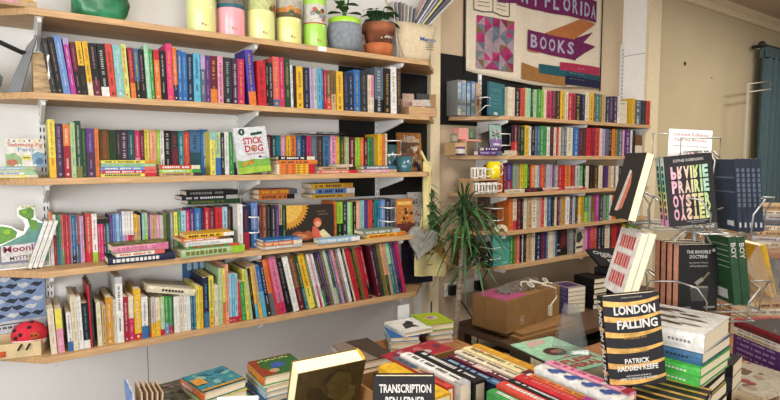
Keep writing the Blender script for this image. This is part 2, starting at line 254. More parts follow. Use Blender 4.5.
(0.7549,2.352,0.0128,0.223,0.000,'paleblue,white,red,0.12','short pale blue book, between salmon and cyan, on lowest left shelf'),
(0.7686,2.352,0.0120,0.224,0.000,'cyan,white,red,0.12','short cyan book, between two pale blue, on lowest left shelf'),
(0.7815,2.352,0.0130,0.222,0.000,'paleblue,navy,red,0.12','short pale blue book, between cyan and red, on lowest left shelf'),
(0.7963,2.352,0.0149,0.180,-0.038,'red,salmon,,0','short red book, between pale blue and green, on lowest left shelf'),
(0.8127,2.352,0.0212,0.182,-0.049,'green,mint,,0','short green book, between red and lemon yellow, on lowest left shelf'),
(0.8358,2.352,0.0142,0.237,-0.079,'lemon,olive,,0','lemon yellow book, between green and pale green, on lowest left shelf'),
(0.8514,2.352,0.0119,0.236,-0.099,'palegreen,gold,,0','pale green book, between lemon yellow and black, on lowest left shelf'),
(0.8648,2.352,0.0129,0.242,-0.109,'black,gold,,0','black book, between pale green and golden yellow, on lowest left shelf'),
(0.8788,2.352,0.0144,0.246,-0.120,'gold,white,cyan,0.3','golden yellow book with cyan foot, between black and tan, on lowest left shelf'),
(0.8948,2.352,0.0150,0.254,-0.130,'tan,brown,gold,0.3','tan book with golden yellow foot, between golden yellow and blue, on lowest left shelf'),
(0.9114,2.352,0.0220,0.249,-0.131,'blue,paleblue,cyan,0.5','blue book with cyan foot, between tan and navy, on lowest left shelf'),
(0.9351,2.352,0.0212,0.267,-0.152,'navy,white,charcoal,0.4','navy book with dark grey foot, between blue and orange, on lowest left shelf'),
(0.9580,2.352,0.0193,0.276,-0.172,'orange,brown,slate,0.4','orange book with slate foot, between navy and orange-red, on lowest left shelf'),
(0.9786,2.352,0.0150,0.277,-0.183,'salmonred,maroon,,0','orange-red book, between orange and rose, on lowest left shelf'),
(0.9953,2.352,0.0358,0.283,-0.194,'rose,maroon,raspberry,0.2','thick rose book with deep pink foot, between orange-red and black, on lowest left shelf'),
(1.0349,2.352,0.0317,0.275,-0.207,'black,grey,,0','thick black book, between rose and white, on lowest left shelf'),
(1.0694,2.352,0.0279,0.280,-0.218,'white,palegrey,,0','thick white book, between black and brown, on lowest left shelf'),
(1.1001,2.352,0.0314,0.284,-0.221,'brown,tan,maroon,0.4','thick brown book with maroon foot, between white and dark green, on lowest left shelf'),
(1.1334,2.352,0.0159,0.281,-0.223,'darkgreen,white,teal,0.4','dark green book with teal foot, between brown and golden yellow, on lowest left shelf'),
(1.1513,2.352,0.0359,0.281,-0.230,'gold,darkgreen,lemon,0.4','thick golden yellow book, between dark green and olive, on lowest left shelf'),
(1.1893,2.352,0.0108,0.279,-0.236,'olive,white,,0','olive book, between golden yellow and white, on lowest left shelf'),
(1.2015,2.352,0.0119,0.281,-0.237,'white,grey,,0','white book, between olive and pink, on lowest left shelf'),
(1.2149,2.352,0.0109,0.282,-0.238,'pink,white,raspberry,0.4','pink book with deep pink foot, between two white, on lowest left shelf'),
(1.2273,2.352,0.0099,0.281,-0.239,'white,black,,0','white book, between pink and navy, on lowest left shelf'),
(1.2386,2.352,0.0110,0.287,-0.240,'navy,white,green,0.3','tall navy book with green foot, between white and dark grey, on lowest left shelf'),
(1.2511,2.352,0.0122,0.291,-0.241,'charcoal,gold,,0','tall dark grey book, between navy and purple, on lowest left shelf'),
(1.2648,2.352,0.0145,0.290,-0.242,'purple,lilac,,0','tall purple book, between dark grey and olive, on lowest left shelf'),
(1.2808,2.352,0.0123,0.291,-0.243,'olive,tan,,0','tall olive book, between purple and pale grey, on lowest left shelf'),
(1.2947,2.352,0.0158,0.290,-0.244,'palegrey,white,,0','tall pale grey book, between olive and dark green, on lowest left shelf'),
(1.3122,2.352,0.0125,0.293,-0.245,'darkgreen,white,palegreen,0.3','tall dark green book, between pale grey and slate, on lowest left shelf'),
(1.3262,2.352,0.0126,0.295,-0.247,'slate,white,,0','tall slate book, between dark green and pink, on lowest left shelf'),
(1.3404,2.352,0.0126,0.296,-0.248,'pink,maroon,lilac,0.3','tall pink book with lilac foot, between slate and brown, on lowest left shelf'),
(1.3546,2.352,0.0115,0.298,-0.249,'brown,white,,0','tall brown book, between pink and grey, on lowest left shelf'),
(1.3677,2.352,0.0128,0.299,-0.250,'grey,white,,0','tall grey book, between brown and white, on lowest left shelf'),
(1.3821,2.352,0.0164,0.300,-0.251,'white,pink,,0','tall white book, between grey and black, on lowest left shelf'),
(1.4002,2.352,0.0106,0.299,-0.252,'black,white,,0','tall black book, between white and cream, on lowest left shelf'),
(1.4123,2.352,0.0094,0.300,-0.253,'cream,red,,0','thin cream book, between black and red, on lowest left shelf'),
(1.4239,2.352,0.0233,0.289,-0.244,'red,crimson,,0','tall red book, between cream and dark grey, on lowest left shelf'),
(1.4491,2.352,0.0120,0.288,-0.246,'charcoal,gold,,0','tall dark grey book, between red and bronze, on lowest left shelf'),
(1.4628,2.352,0.0194,0.285,-0.237,'bronze,brown,,0','tall bronze book, between dark grey and red, on lowest left shelf'),
(1.4840,2.352,0.0196,0.288,-0.238,'red,maroon,,0','tall red book, between bronze and crimson, on lowest left shelf'),
(1.5054,2.352,0.0173,0.291,-0.230,'crimson,white,black,0.3','tall crimson book with black foot, between red and maroon, on lowest left shelf'),
(1.5616,2.352,0.0152,0.290,-0.212,'maroon,white,,0','tall maroon book, between crimson and dark grey, on lowest left shelf'),
(1.5785,2.352,0.0230,0.293,-0.214,'charcoal,slate,,0','tall dark grey book, between maroon and olive, on lowest left shelf'),
(1.6033,2.352,0.0207,0.293,-0.205,'olive,red,,0','tall olive book, between dark grey and salmon, on lowest left shelf'),
(1.6258,2.352,0.0182,0.294,-0.206,'salmon,green,darkgreen,0.4','tall salmon book with dark green foot, between olive and tan, on lowest left shelf'),
(1.6457,2.352,0.0157,0.295,-0.207,'tan,grey,,0','tall tan book, between salmon and teal, on lowest left shelf'),
(1.6632,2.352,0.0198,0.296,-0.208,'teal,white,mint,-0.4','tall teal book with mint head, between tan and slate, on lowest left shelf'),
(1.6848,2.352,0.0173,0.297,-0.210,'slate,white,,0','tall slate book, between teal and purple, on lowest left shelf'),
(1.7038,2.352,0.0228,0.301,-0.211,'purple,salmonred,navy,0.3','tall purple book with navy foot, between slate and deep pink, on lowest left shelf'),
(1.7286,2.352,0.0203,0.302,-0.213,'raspberry,plum,,0','tall deep pink book, at right end beside purple, on lowest left shelf'),
]),
('RA','novel','books on the top right shelf',1.774,0.125,[
(2.5400,2.355,0.0264,0.182,0.000,'cream,gold,,0','cream book, at left end beside cream, on top right shelf'),
(2.5691,2.355,0.0386,0.181,0.000,'cream,pink,,0','cream book, between cream and black, on top right shelf'),
(2.6114,2.355,0.0392,0.175,0.000,'black,white,,0','black book, between cream and orange-red, on top right shelf'),
(2.6563,2.355,0.0436,0.182,0.000,'salmonred,brown,,0','orange-red book, between black and pale green, on top right shelf'),
(2.7037,2.355,0.0288,0.188,0.000,'palegreen,white,,0','pale green book, between orange-red and mint, on top right shelf'),
(2.7345,2.355,0.0233,0.187,0.000,'mint,green,,0','thin mint book, between pale green and dark green, on top right shelf'),
(2.7607,2.355,0.0205,0.182,0.000,'darkgreen,white,,0','thin dark green book, between mint and pale green, on top right shelf'),
(2.7841,2.355,0.0346,0.184,0.000,'palegreen,green,,0','pale green book, between dark green and green, on top right shelf'),
(2.8207,2.355,0.0400,0.187,0.000,'green,white,,0','green book, between pale green and lime green, on top right shelf'),
(2.8627,2.355,0.0243,0.187,0.000,'lime,black,,0','thin lime green book, between green and cream, on top right shelf'),
(2.8890,2.355,0.0245,0.189,0.000,'cream,orange,,0','cream book, between lime green and deep pink, on top right shelf'),
(2.9165,2.355,0.0506,0.185,0.000,'raspberry,black,,0','deep pink book, between cream and maroon, on top right shelf'),
(2.9703,2.355,0.0451,0.189,0.000,'maroon,pink,,0','maroon book, between deep pink and dark brown, on top right shelf'),
(3.0186,2.355,0.0394,0.192,0.000,'darkbrown,gold,,0','dark brown book, between maroon and golden yellow, on top right shelf'),
(3.0601,2.355,0.0464,0.195,0.000,'gold,brown,,0','golden yellow book, between dark brown and cream, on top right shelf'),
(3.1088,2.355,0.0317,0.195,0.000,'cream,brown,,0','cream book, between golden yellow and red, on top right shelf'),
(3.1438,2.355,0.0387,0.184,0.000,'red,white,,0','red book, between cream and crimson, on top right shelf'),
(3.1848,2.355,0.0381,0.187,0.000,'crimson,black,,0','crimson book, between red and black, on top right shelf'),
(3.2263,2.355,0.0627,0.190,0.000,'black,gold,,0','thick black book, between crimson and navy, on top right shelf'),
(3.2935,2.355,0.0371,0.187,0.000,'navy,pink,,0','navy book, between black and cream, on top right shelf'),
(3.3352,2.355,0.0470,0.205,0.000,'cream,tan,,0','cream book, between navy and golden yellow, on top right shelf'),
(3.3858,2.355,0.0465,0.205,0.000,'gold,brown,,0','golden yellow book, between cream and brown, on top right shelf'),
(3.4347,2.355,0.0217,0.204,0.000,'brown,cream,,0','thin brown book, between golden yellow and teal, on top right shelf'),
(3.4588,2.355,0.0377,0.202,0.000,'teal,white,,0','teal book, between brown and olive, on top right shelf'),
(3.4989,2.355,0.0357,0.201,0.000,'olive,tan,,0','olive book, between teal and tan, on top right shelf'),
(3.5383,2.355,0.0461,0.201,0.000,'tan,green,,0','tan book, between olive and navy, on top right shelf'),
(3.5908,2.355,0.0392,0.190,0.000,'navy,white,,0','navy book, between tan and plum, on top right shelf'),
(3.6338,2.355,0.0474,0.196,0.000,'plum,lilac,,0','plum book, between navy and plum, on top right shelf'),
(3.6838,2.355,0.0494,0.200,0.000,'plum,white,,0','plum book, between plum and white, on top right shelf'),
(3.7371,2.355,0.0356,0.203,0.000,'white,grey,,0','white book, between plum and golden yellow, on top right shelf'),
(3.9380,2.355,0.0334,0.201,0.000,'gold,brown,,0','golden yellow book, between white and slate, on top right shelf'),
(3.9756,2.355,0.0864,0.193,0.000,'slate,white,,0','thick slate book, between golden yellow and dark grey, on top right shelf'),
(4.0663,2.355,0.0652,0.194,0.000,'charcoal,slate,,0','thick dark grey book, between slate and orange-red, on top right shelf'),
(4.1344,2.355,0.0560,0.195,0.000,'salmonred,maroon,,0','orange-red book, at right end beside dark grey, on top right shelf'),
]),
('RB','novel','books on the second right shelf',1.527,0.125,[
(2.5789,2.355,0.0241,0.193,0.000,'black,red,red,0.45','black book with red foot, at left end beside maroon, on second right shelf'),
(2.6057,2.355,0.0290,0.194,0.000,'maroon,white,salmonred,0.45','maroon book with orange-red foot, between black and dark brown, on second right shelf'),
(2.6384,2.355,0.0245,0.189,0.000,'darkbrown,tan,,0','dark brown book, between maroon and dark green, on second right shelf'),
(2.6648,2.355,0.0228,0.187,0.000,'darkgreen,white,,0','dark green book, between dark brown and dark grey, on second right shelf'),
(2.6896,2.355,0.0153,0.187,0.000,'charcoal,lime,,0','thin dark grey book, between dark green and golden yellow, on second right shelf'),
(2.7068,2.355,0.0406,0.195,0.000,'gold,olive,,0','golden yellow book, between dark grey and white, on second right shelf'),
(2.7494,2.355,0.0156,0.190,0.000,'white,black,,0','thin white book, between golden yellow and black, on second right shelf'),
(2.7680,2.355,0.0345,0.190,0.000,'black,white,,0','black book, between white and slate, on second right shelf'),
(2.8055,2.355,0.0219,0.192,0.000,'slate,white,,0','slate book, between black and steel blue, on second right shelf'),
(2.8294,2.355,0.0231,0.192,0.000,'steelblue,white,,0','steel blue book, between slate and green, on second right shelf'),
(2.8555,2.355,0.0335,0.197,0.000,'green,white,,0','green book, between steel blue and green, on second right shelf'),
(2.8911,2.355,0.0318,0.195,0.000,'green,darkgreen,,0','green book, between green and white, on second right shelf'),
(2.9259,2.355,0.0311,0.193,0.000,'white,red,,0','white book, between green and dark brown, on second right shelf'),
(2.9602,2.355,0.0388,0.194,0.000,'darkbrown,red,,0','dark brown book, between white and cream, on second right shelf'),
(3.0022,2.355,0.0244,0.192,0.000,'cream,brown,,0','cream book, between dark brown and red, on second right shelf'),
(3.0287,2.355,0.0235,0.193,0.000,'red,cream,,0','red book, between two cream, on second right shelf'),
(3.0544,2.355,0.0237,0.194,0.000,'cream,red,,0','cream book, between red and grey, on second right shelf'),
(3.0813,2.355,0.0250,0.191,0.000,'grey,white,,0','grey book, between cream and slate, on second right shelf'),
(3.1085,2.355,0.0263,0.192,0.000,'slate,white,,0','slate book, between grey and cream, on second right shelf'),
(3.1382,2.355,0.0702,0.197,0.000,'cream,grey,,0','thick cream book, between slate and blue, on second right shelf'),
(3.2117,2.355,0.0557,0.200,0.000,'blue,white,,0','thick blue book, between cream and maroon, on second right shelf'),
(3.2721,2.355,0.0416,0.198,0.000,'maroon,grey,,0','maroon book, between blue and dark grey, on second right shelf'),
(3.3160,2.355,0.0421,0.199,0.000,'charcoal,red,,0','dark grey book, between maroon and red, on second right shelf'),
(3.3628,2.355,0.0499,0.201,0.000,'red,black,,0','red book, between dark grey and crimson, on second right shelf'),
(3.4151,2.355,0.0483,0.203,0.000,'crimson,black,,0','crimson book, between red and orange-red, on second right shelf'),
(3.4658,2.355,0.0490,0.204,0.000,'salmonred,black,,0','orange-red book, between crimson and cream, on second right shelf'),
(3.5173,2.355,0.0285,0.202,0.000,'cream,orange,,0','cream book, between orange-red and lilac, on second right shelf'),
(3.5495,2.355,0.0426,0.200,0.000,'lilac,grey,,0','lilac book, between cream and slate, on second right shelf'),
(3.5947,2.355,0.0394,0.201,0.000,'slate,red,,0','slate book, between lilac and black, on second right shelf'),
(3.6379,2.355,0.0334,0.203,0.000,'black,white,,0','black book, between slate and orange, on second right shelf'),
(3.6751,2.355,0.0377,0.204,0.000,'orange,olive,,0','orange book, between black and olive, on second right shelf'),
(3.7154,2.355,0.0407,0.205,0.000,'olive,gold,,0','olive book, between orange and slate, on second right shelf'),
(3.7601,2.355,0.0533,0.203,0.000,'slate,white,,0','thick slate book, between olive and pink, on second right shelf'),
(3.8161,2.355,0.0283,0.201,0.000,'pink,white,,0','pink book, between slate and purple, on second right shelf'),
(3.8485,2.355,0.0657,0.202,0.000,'purple,white,,0','thick purple book, between pink and white, on second right shelf'),
(3.9183,2.355,0.0236,0.200,0.000,'white,grey,,0','white book, between purple and black, on second right shelf'),
(3.9460,2.355,0.0462,0.201,0.000,'black,brown,,0','black book, at right end beside white, on second right shelf'),
]),
('RC','novel','books on the third right shelf',1.289,0.125,[
(2.4715,2.370,0.0287,0.178,0.000,'salmonred,white,,0','orange-red book, at left end beside orange, on third right shelf'),
(2.5021,2.370,0.0254,0.178,0.000,'orange,brown,,0','orange book, between orange-red and maroon, on third right shelf'),
(2.5293,2.370,0.0256,0.184,0.000,'maroon,pink,,0','maroon book, between orange and purple, on third right shelf'),
(2.5576,2.370,0.0529,0.187,0.000,'purple,cyan,crimson,0.4','thick purple book with crimson foot, between maroon and sage, on third right shelf'),
(2.6180,2.370,0.0587,0.183,0.000,'sage,grey,,0','thick sage book, between purple and golden yellow, on third right shelf'),
(2.6863,2.370,0.0289,0.183,0.000,'gold,black,,0','golden yellow book, between sage and lime green, on third right shelf'),
(2.7172,2.370,0.0351,0.183,0.000,'lime,olive,,0','lime green book, between golden yellow and dark brown, on third right shelf'),
(2.7542,2.370,0.0315,0.176,0.000,'darkbrown,tan,,0','dark brown book, between lime green and orange, on third right shelf'),
(2.7887,2.370,0.0409,0.176,0.000,'orange,white,,0','orange book, between dark brown and cream, on third right shelf'),
(2.8317,2.370,0.0182,0.173,0.000,'cream,black,,0','thin cream book, between orange and pale blue, on third right shelf'),
(2.8519,2.370,0.0264,0.172,0.000,'paleblue,navy,,0','pale blue book, between cream and orange-red, on third right shelf'),
(2.8824,2.370,0.0411,0.176,0.000,'salmonred,gold,,0','orange-red book, between pale blue and brown, on third right shelf'),
(2.9256,2.370,0.0187,0.172,0.000,'brown,white,,0','thin brown book, between orange-red and pale grey, on third right shelf'),
(2.9464,2.370,0.0314,0.179,0.000,'palegrey,navy,,0','pale grey book, between brown and lilac, on third right shelf'),
(2.9799,2.370,0.0296,0.178,0.000,'lilac,grey,,0','lilac book, between pale grey and maroon, on third right shelf'),
(3.0117,2.370,0.0149,0.175,0.000,'maroon,white,,0','thin maroon book, between lilac and grey, on third right shelf'),
(3.0288,2.370,0.0452,0.175,0.000,'grey,white,,0','grey book, between maroon and red, on third right shelf'),
(3.0773,2.370,0.0316,0.171,0.000,'red,white,,0','red book, between grey and red, on third right shelf'),
(3.1111,2.370,0.0375,0.167,0.000,'red,black,,0','red book, between red and orange, on third right shelf'),
(3.1509,2.370,0.0651,0.174,0.000,'orange,brown,,0','thick orange book, between red and crimson, on third right shelf'),
(3.2182,2.370,0.0434,0.170,0.000,'crimson,gold,,0','crimson book, between orange and pale grey, on third right shelf'),
(3.2638,2.370,0.0463,0.170,0.000,'palegrey,black,,0','pale grey book, between crimson and green, on third right shelf'),
(3.3136,2.370,0.0434,0.170,0.000,'green,white,,0','green book, between pale grey and black, on third right shelf'),
(3.3594,2.370,0.0213,0.166,0.000,'black,white,,0','thin black book, between green and cream, on third right shelf'),
(3.3831,2.370,0.0431,0.166,0.000,'cream,pink,,0','cream book, between two black, on third right shelf'),
(3.4311,2.370,0.0511,0.172,0.000,'black,brown,,0','black book, between cream and dark brown, on third right shelf'),
(3.4846,2.370,0.0544,0.168,0.000,'darkbrown,gold,,0','thick dark brown book, between black and cream, on third right shelf'),
(3.5427,2.370,0.0464,0.168,0.000,'cream,tan,,0','cream book, between dark brown and plum, on third right shelf'),
(3.5930,2.370,0.0343,0.164,0.000,'plum,violet,,0','plum book, between cream and purple, on third right shelf'),
(3.6298,2.370,0.0334,0.164,0.000,'purple,black,,0','purple book, between plum and tan, on third right shelf'),
(3.6658,2.370,0.0337,0.164,0.000,'tan,pink,,0','tan book, between purple and cream, on third right shelf'),
(3.7022,2.370,0.0341,0.163,0.000,'cream,brown,,0','cream book, between tan and brown, on third right shelf'),
(3.7389,2.370,0.0238,0.159,0.000,'brown,gold,,0','brown book, between cream and white, on third right shelf'),
(3.7653,2.370,0.0293,0.163,0.000,'white,grey,,0','white book, between brown and black, on third right shelf'),
(3.7973,2.370,0.0404,0.159,0.000,'black,white,,0','black book, between white and dark grey, on third right shelf'),
(3.8405,2.370,0.0409,0.159,0.000,'charcoal,grey,,0','dark grey book, between black and tan, on third right shelf'),
(3.8868,2.370,0.0414,0.154,0.000,'tan,brown,,0','short tan book, between dark grey and brown, on third right shelf'),
(3.9310,2.370,0.0447,0.150,0.000,'brown,tan,,0','short brown book, at right end beside tan, on third right shelf'),
]),
('RD','novel','books on the fourth right shelf',1.044,0.125,[
(2.5776,2.360,0.0355,0.204,0.000,'orange,red,,0','orange book, at left end beside cream, on fourth right shelf'),
(2.6150,2.360,0.0360,0.203,0.000,'cream,salmonred,red,0.3','cream book with red foot, between orange and maroon, on fourth right shelf'),
(2.6529,2.360,0.0326,0.204,0.000,'maroon,tan,,0','maroon book, between cream and black, on fourth right shelf'),
(2.6884,2.360,0.0222,0.200,0.000,'black,white,,0','black book, between maroon and cream, on fourth right shelf'),
(2.7135,2.360,0.0342,0.202,0.000,'cream,grey,,0','cream book, between black and tan, on fourth right shelf'),
(2.7497,2.360,0.0436,0.200,0.000,'tan,brown,,0','tan book, between two cream, on fourth right shelf'),
(2.7952,2.360,0.0442,0.201,0.000,'cream,brown,,0','cream book, between tan and pale grey, on fourth right shelf'),
(2.8435,2.360,0.0254,0.200,0.000,'palegrey,green,,0','pale grey book, between cream and salmon, on fourth right shelf'),
(2.8709,2.360,0.0215,0.202,0.000,'salmon,maroon,,0','salmon book, between pale grey and red, on fourth right shelf'),
(2.8945,2.360,0.0248,0.201,0.000,'red,white,,0','red book, between salmon and cream, on fourth right shelf'),
(2.9214,2.360,0.0271,0.200,0.000,'cream,brown,,0','cream book, between red and steel blue, on fourth right shelf'),
(2.9517,2.360,0.0433,0.202,0.000,'steelblue,white,,0','steel blue book, between cream and black, on fourth right shelf'),
(2.9970,2.360,0.0299,0.200,0.000,'black,tan,,0','black book, between steel blue and cream, on fourth right shelf'),
(3.0291,2.360,0.0259,0.199,0.000,'cream,grey,,0','cream book, between black and maroon, on fourth right shelf'),
(3.0582,2.360,0.0228,0.198,0.000,'maroon,white,,0','maroon book, between cream and grey, on fourth right shelf'),
(3.0832,2.360,0.0263,0.201,0.000,'grey,cream,,0','grey book, between maroon and mustard, on fourth right shelf'),
(3.1117,2.360,0.0354,0.199,0.000,'mustard,brown,,0','mustard book, between grey and white, on fourth right shelf'),
(3.1505,2.360,0.0392,0.198,0.000,'white,slate,,0','white book, between mustard and plum, on fourth right shelf'),
(3.1920,2.360,0.0340,0.196,0.000,'plum,white,,0','plum book, between white and pale grey, on fourth right shelf'),
(3.2294,2.360,0.0333,0.195,0.000,'palegrey,slate,,0','pale grey book, between plum and black, on fourth right shelf'),
(3.2661,2.360,0.0243,0.197,0.000,'black,white,,0','black book, between pale grey and golden yellow, on fourth right shelf'),
(3.2939,2.360,0.0292,0.192,0.000,'gold,white,cream,0.3','golden yellow book with cream foot, between black and mustard, on fourth right shelf'),
(3.3255,2.360,0.0307,0.194,0.000,'mustard,olive,,0','mustard book, between golden yellow and green, on fourth right shelf'),
(3.3609,2.360,0.0478,0.193,0.000,'green,white,lime,0.4','green book with lime green foot, between mustard and sage, on fourth right shelf'),
(3.4111,2.360,0.0339,0.195,0.000,'sage,white,,0','sage book, between green and brown, on fourth right shelf'),
(3.4486,2.360,0.0404,0.193,0.000,'brown,orange,olive,0.4','brown book with olive foot, between sage and magenta, on fourth right shelf'),
(3.4927,2.360,0.0484,0.199,0.000,'magenta,white,,0','magenta book, between brown and dark green, on fourth right shelf'),
(3.5461,2.360,0.0428,0.193,0.000,'darkgreen,white,,0','dark green book, between magenta and grey, on fourth right shelf'),
(3.5915,2.360,0.0447,0.191,0.000,'grey,sage,,0','grey book, between dark green and green, on fourth right shelf'),
(3.6400,2.360,0.0310,0.190,0.000,'green,white,,0','green book, between grey and white, on fourth right shelf'),
(3.6736,2.360,0.0287,0.189,0.000,'white,black,,0','white book, between green and orange, on fourth right shelf'),
(3.7088,2.360,0.0621,0.187,0.000,'orange,brown,,0','thick orange book, between white and black, on fourth right shelf'),
(3.7750,2.360,0.0606,0.188,0.000,'black,white,,0','thick black book, between orange and dark grey, on fourth right shelf'),
(3.8410,2.360,0.0438,0.186,0.000,'charcoal,palegrey,,0','dark grey book, between black and slate, on fourth right shelf'),
(3.8903,2.360,0.0416,0.188,0.000,'slate,white,,0','slate book, between dark grey and plum, on fourth right shelf'),
(3.9346,2.360,0.0393,0.186,0.000,'plum,pink,,0','plum book, at right end beside slate, on fourth right shelf'),
]),
('RE','novel','books on the lowest right shelf',0.823,0.130,[
(2.5924,2.360,0.0283,0.194,0.000,'green,white,,0','green book, at left end beside olive, on lowest right shelf'),
(2.6225,2.360,0.0266,0.188,0.000,'olive,gold,,0','olive book, between green and coral, on lowest right shelf'),
(2.6510,2.360,0.0346,0.182,0.000,'coral,white,,0','coral book, between olive and black, on lowest right shelf'),
(2.6876,2.360,0.0136,0.180,0.000,'black,white,,0','thin black book, between coral and white, on lowest right shelf'),
(2.7031,2.360,0.0156,0.182,0.000,'white,grey,,0','thin white book, between two black, on lowest right shelf'),
(2.7206,2.360,0.0235,0.184,0.000,'black,tan,,0','black book, between white and tan, on lowest right shelf'),
(2.7461,2.360,0.0537,0.184,0.000,'tan,brown,,0','thick tan book, between black and cream, on lowest right shelf'),
(2.8038,2.360,0.0323,0.184,0.000,'cream,brown,,0','cream book, between tan and navy, on lowest right shelf'),
(2.8382,2.360,0.0532,0.183,0.000,'navy,white,,0','thick navy book, between cream and plum, on lowest right shelf'),
(2.8945,2.360,0.0510,0.183,0.000,'plum,red,,0','plum book, between navy and steel blue, on lowest right shelf'),
(2.9486,2.360,0.0179,0.180,0.000,'steelblue,white,,0','thin steel blue book, between plum and cream, on lowest right shelf'),
(2.9697,2.360,0.0223,0.181,0.000,'cream,tan,,0','cream book, between steel blue and cream, on lowest right shelf'),
(2.9941,2.360,0.0235,0.183,0.000,'cream,red,,0','cream book, between cream and pale grey, on lowest right shelf'),
(3.0198,2.360,0.0237,0.181,0.000,'palegrey,brown,,0','pale grey book, between cream and steel blue, on lowest right shelf'),
(3.0457,2.360,0.0239,0.182,0.000,'steelblue,navy,,0','steel blue book, between pale grey and grey, on lowest right shelf'),
(3.1963,2.360,0.0548,0.184,0.000,'grey,palegrey,,0','thick grey book, between steel blue and black, on lowest right shelf'),
(3.2535,2.360,0.0208,0.181,0.000,'black,white,,0','thin black book, between grey and pink, on lowest right shelf'),
(3.3851,2.360,0.0265,0.178,0.000,'pink,white,,0','pink book, between black and magenta, on lowest right shelf'),
(3.4140,2.360,0.0316,0.176,0.000,'magenta,plum,,0','magenta book, between pink and coral, on lowest right shelf'),
(3.4504,2.360,0.0691,0.179,0.000,'coral,brown,salmonred,0.5','thick coral book with orange-red foot, between magenta and navy, on lowest right shelf'),
(3.5270,2.360,0.0528,0.186,0.000,'navy,white,,0','thick navy book, between coral and black, on lowest right shelf'),
(3.5823,2.360,0.0485,0.186,0.000,'black,white,,0','black book, between navy and cream, on lowest right shelf'),
(3.6334,2.360,0.0597,0.182,0.000,'cream,pink,,0','thick cream book, between black and dark brown, on lowest right shelf'),
(3.6983,2.360,0.0210,0.179,0.000,'darkbrown,tan,,0','thin dark brown book, between cream and red, on lowest right shelf'),
(3.7233,2.360,0.0599,0.179,0.000,'red,maroon,,0','thick red book, between dark brown and maroon, on lowest right shelf'),
(3.7872,2.360,0.0609,0.175,0.000,'maroon,red,,0','thick maroon book, between red and golden yellow, on lowest right shelf'),
(3.8536,2.360,0.0385,0.175,0.000,'gold,olive,,0','golden yellow book, between maroon and olive, on lowest right shelf'),
(3.8948,2.360,0.0361,0.172,0.000,'olive,brown,,0','olive book, between golden yellow and green, on lowest right shelf'),
(3.9380,2.360,0.0778,0.172,0.000,'green,lime,,0','thick green book, between two olive, on lowest right shelf'),
(4.0214,2.360,0.0664,0.166,0.000,'olive,lime,,0','thick olive book, at right end beside green, on lowest right shelf'),
]),
]

# ------------------------------------------------------------------ materials
def lin(h):
    r = [int(h[i:i+2], 16)/255 for i in (0, 2, 4)]
    return tuple((c/12.92 if c <= .04045 else ((c+.055)/1.055)**2.4) for c in r)+(1,)
_m = {}
def mat(name, hx=None, rough=.5, metal=0, noise=.08, scale=30, coat=0, trans=0, alpha=1, bump=0, stretch=None):
    if name in _m: return _m[name]
    m = bpy.data.materials.new(name); m.use_nodes = True
    nt = m.node_tree; b = nt.nodes['Principled BSDF']
    c = lin(hx)
    b.inputs['Roughness'].default_value = rough
    if rough > .41: b.inputs['Specular IOR Level'].default_value = .3
    b.inputs['Metallic'].default_value = metal
    b.inputs['Coat Weight'].default_value = coat
    b.inputs['Transmission Weight'].default_value = trans
    b.inputs['Alpha'].default_value = alpha
    if noise or bump:
        tc = nt.nodes.new('ShaderNodeTexCoord'); mp = nt.nodes.new('ShaderNodeMapping')
        if stretch: mp.inputs['Scale'].default_value = stretch
        n = nt.nodes.new('ShaderNodeTexNoise'); n.inputs['Scale'].default_value = scale; n.inputs['Detail'].default_value = 4
        nt.links.new(tc.outputs['Object'], mp.inputs[0]); nt.links.new(mp.outputs[0], n.inputs['Vector'])
        r = nt.nodes.new('ShaderNodeValToRGB')
        lo = tuple(max(0, x*(1-noise*2)) for x in c[:3])+(1,); hi = tuple(min(1, x*(1+noise)) for x in c[:3])+(1,)
        r.color_ramp.elements[0].color = lo; r.color_ramp.elements[1].color = hi
        r.color_ramp.elements[0].position = .3; r.color_ramp.elements[1].position = .7
        nt.links.new(n.outputs['Fac'], r.inputs[0]); nt.links.new(r.outputs[0], b.inputs['Base Color'])
        if bump:
            bp = nt.nodes.new('ShaderNodeBump'); bp.inputs['Strength'].default_value = bump; bp.inputs['Distance'].default_value = .004
            nt.links.new(n.outputs['Fac'], bp.inputs['Height']); nt.links.new(bp.outputs[0], b.inputs['Normal'])
    else:
        b.inputs['Base Color'].default_value = c
    _m[name] = m
    return m
def tone(h, k=.85, d=.06):
    'ink on card is a little duller than the pure colour'
    r = [int(h[i:i+2], 16) for i in (0, 2, 4)]; g = sum(r)/3
    return '%02X%02X%02X' % tuple(int(min(255, max(0, (x*(1-d)+g*d)*k))) for x in r)
def cm(c):
    'card stock in a named colour, or in a hex colour'
    return mat('printed_'+c, tone(PAL.get(c, c)), rough=.5, noise=.12, scale=70)
def blend(a, b, f):
    a, b = PAL.get(a, a), PAL.get(b, b)
    return '%02X%02X%02X' % tuple(int(int(a[i:i+2], 16)*(1-f)+int(b[i:i+2], 16)*f) for i in (0, 2, 4))
def wood(name, hx, stretch=(1.2, 14, 14), rough=.5, n=.22):
    return mat(name, hx, rough=rough, noise=n, scale=9, stretch=stretch)
WOOD = wood('pale_beech', 'B8946A', n=.14); TABLEW = wood('warm_table_wood', '9A6A40', (14, 2, 14)); KRAFT = mat('kraft_card', '8C683E', rough=.75, noise=.06, scale=18)
STEEL = mat('white_enamel', 'D8D8D4', rough=.35, noise=0); WIRE = mat('grey_wire', 'A8A8A4', rough=.35, metal=.6, noise=0)
WHITEWIRE = mat('white_wire', 'E6E2DC', rough=.35, noise=0); DARK = mat('dark_slot', '1A1A1A', rough=.7, noise=0)
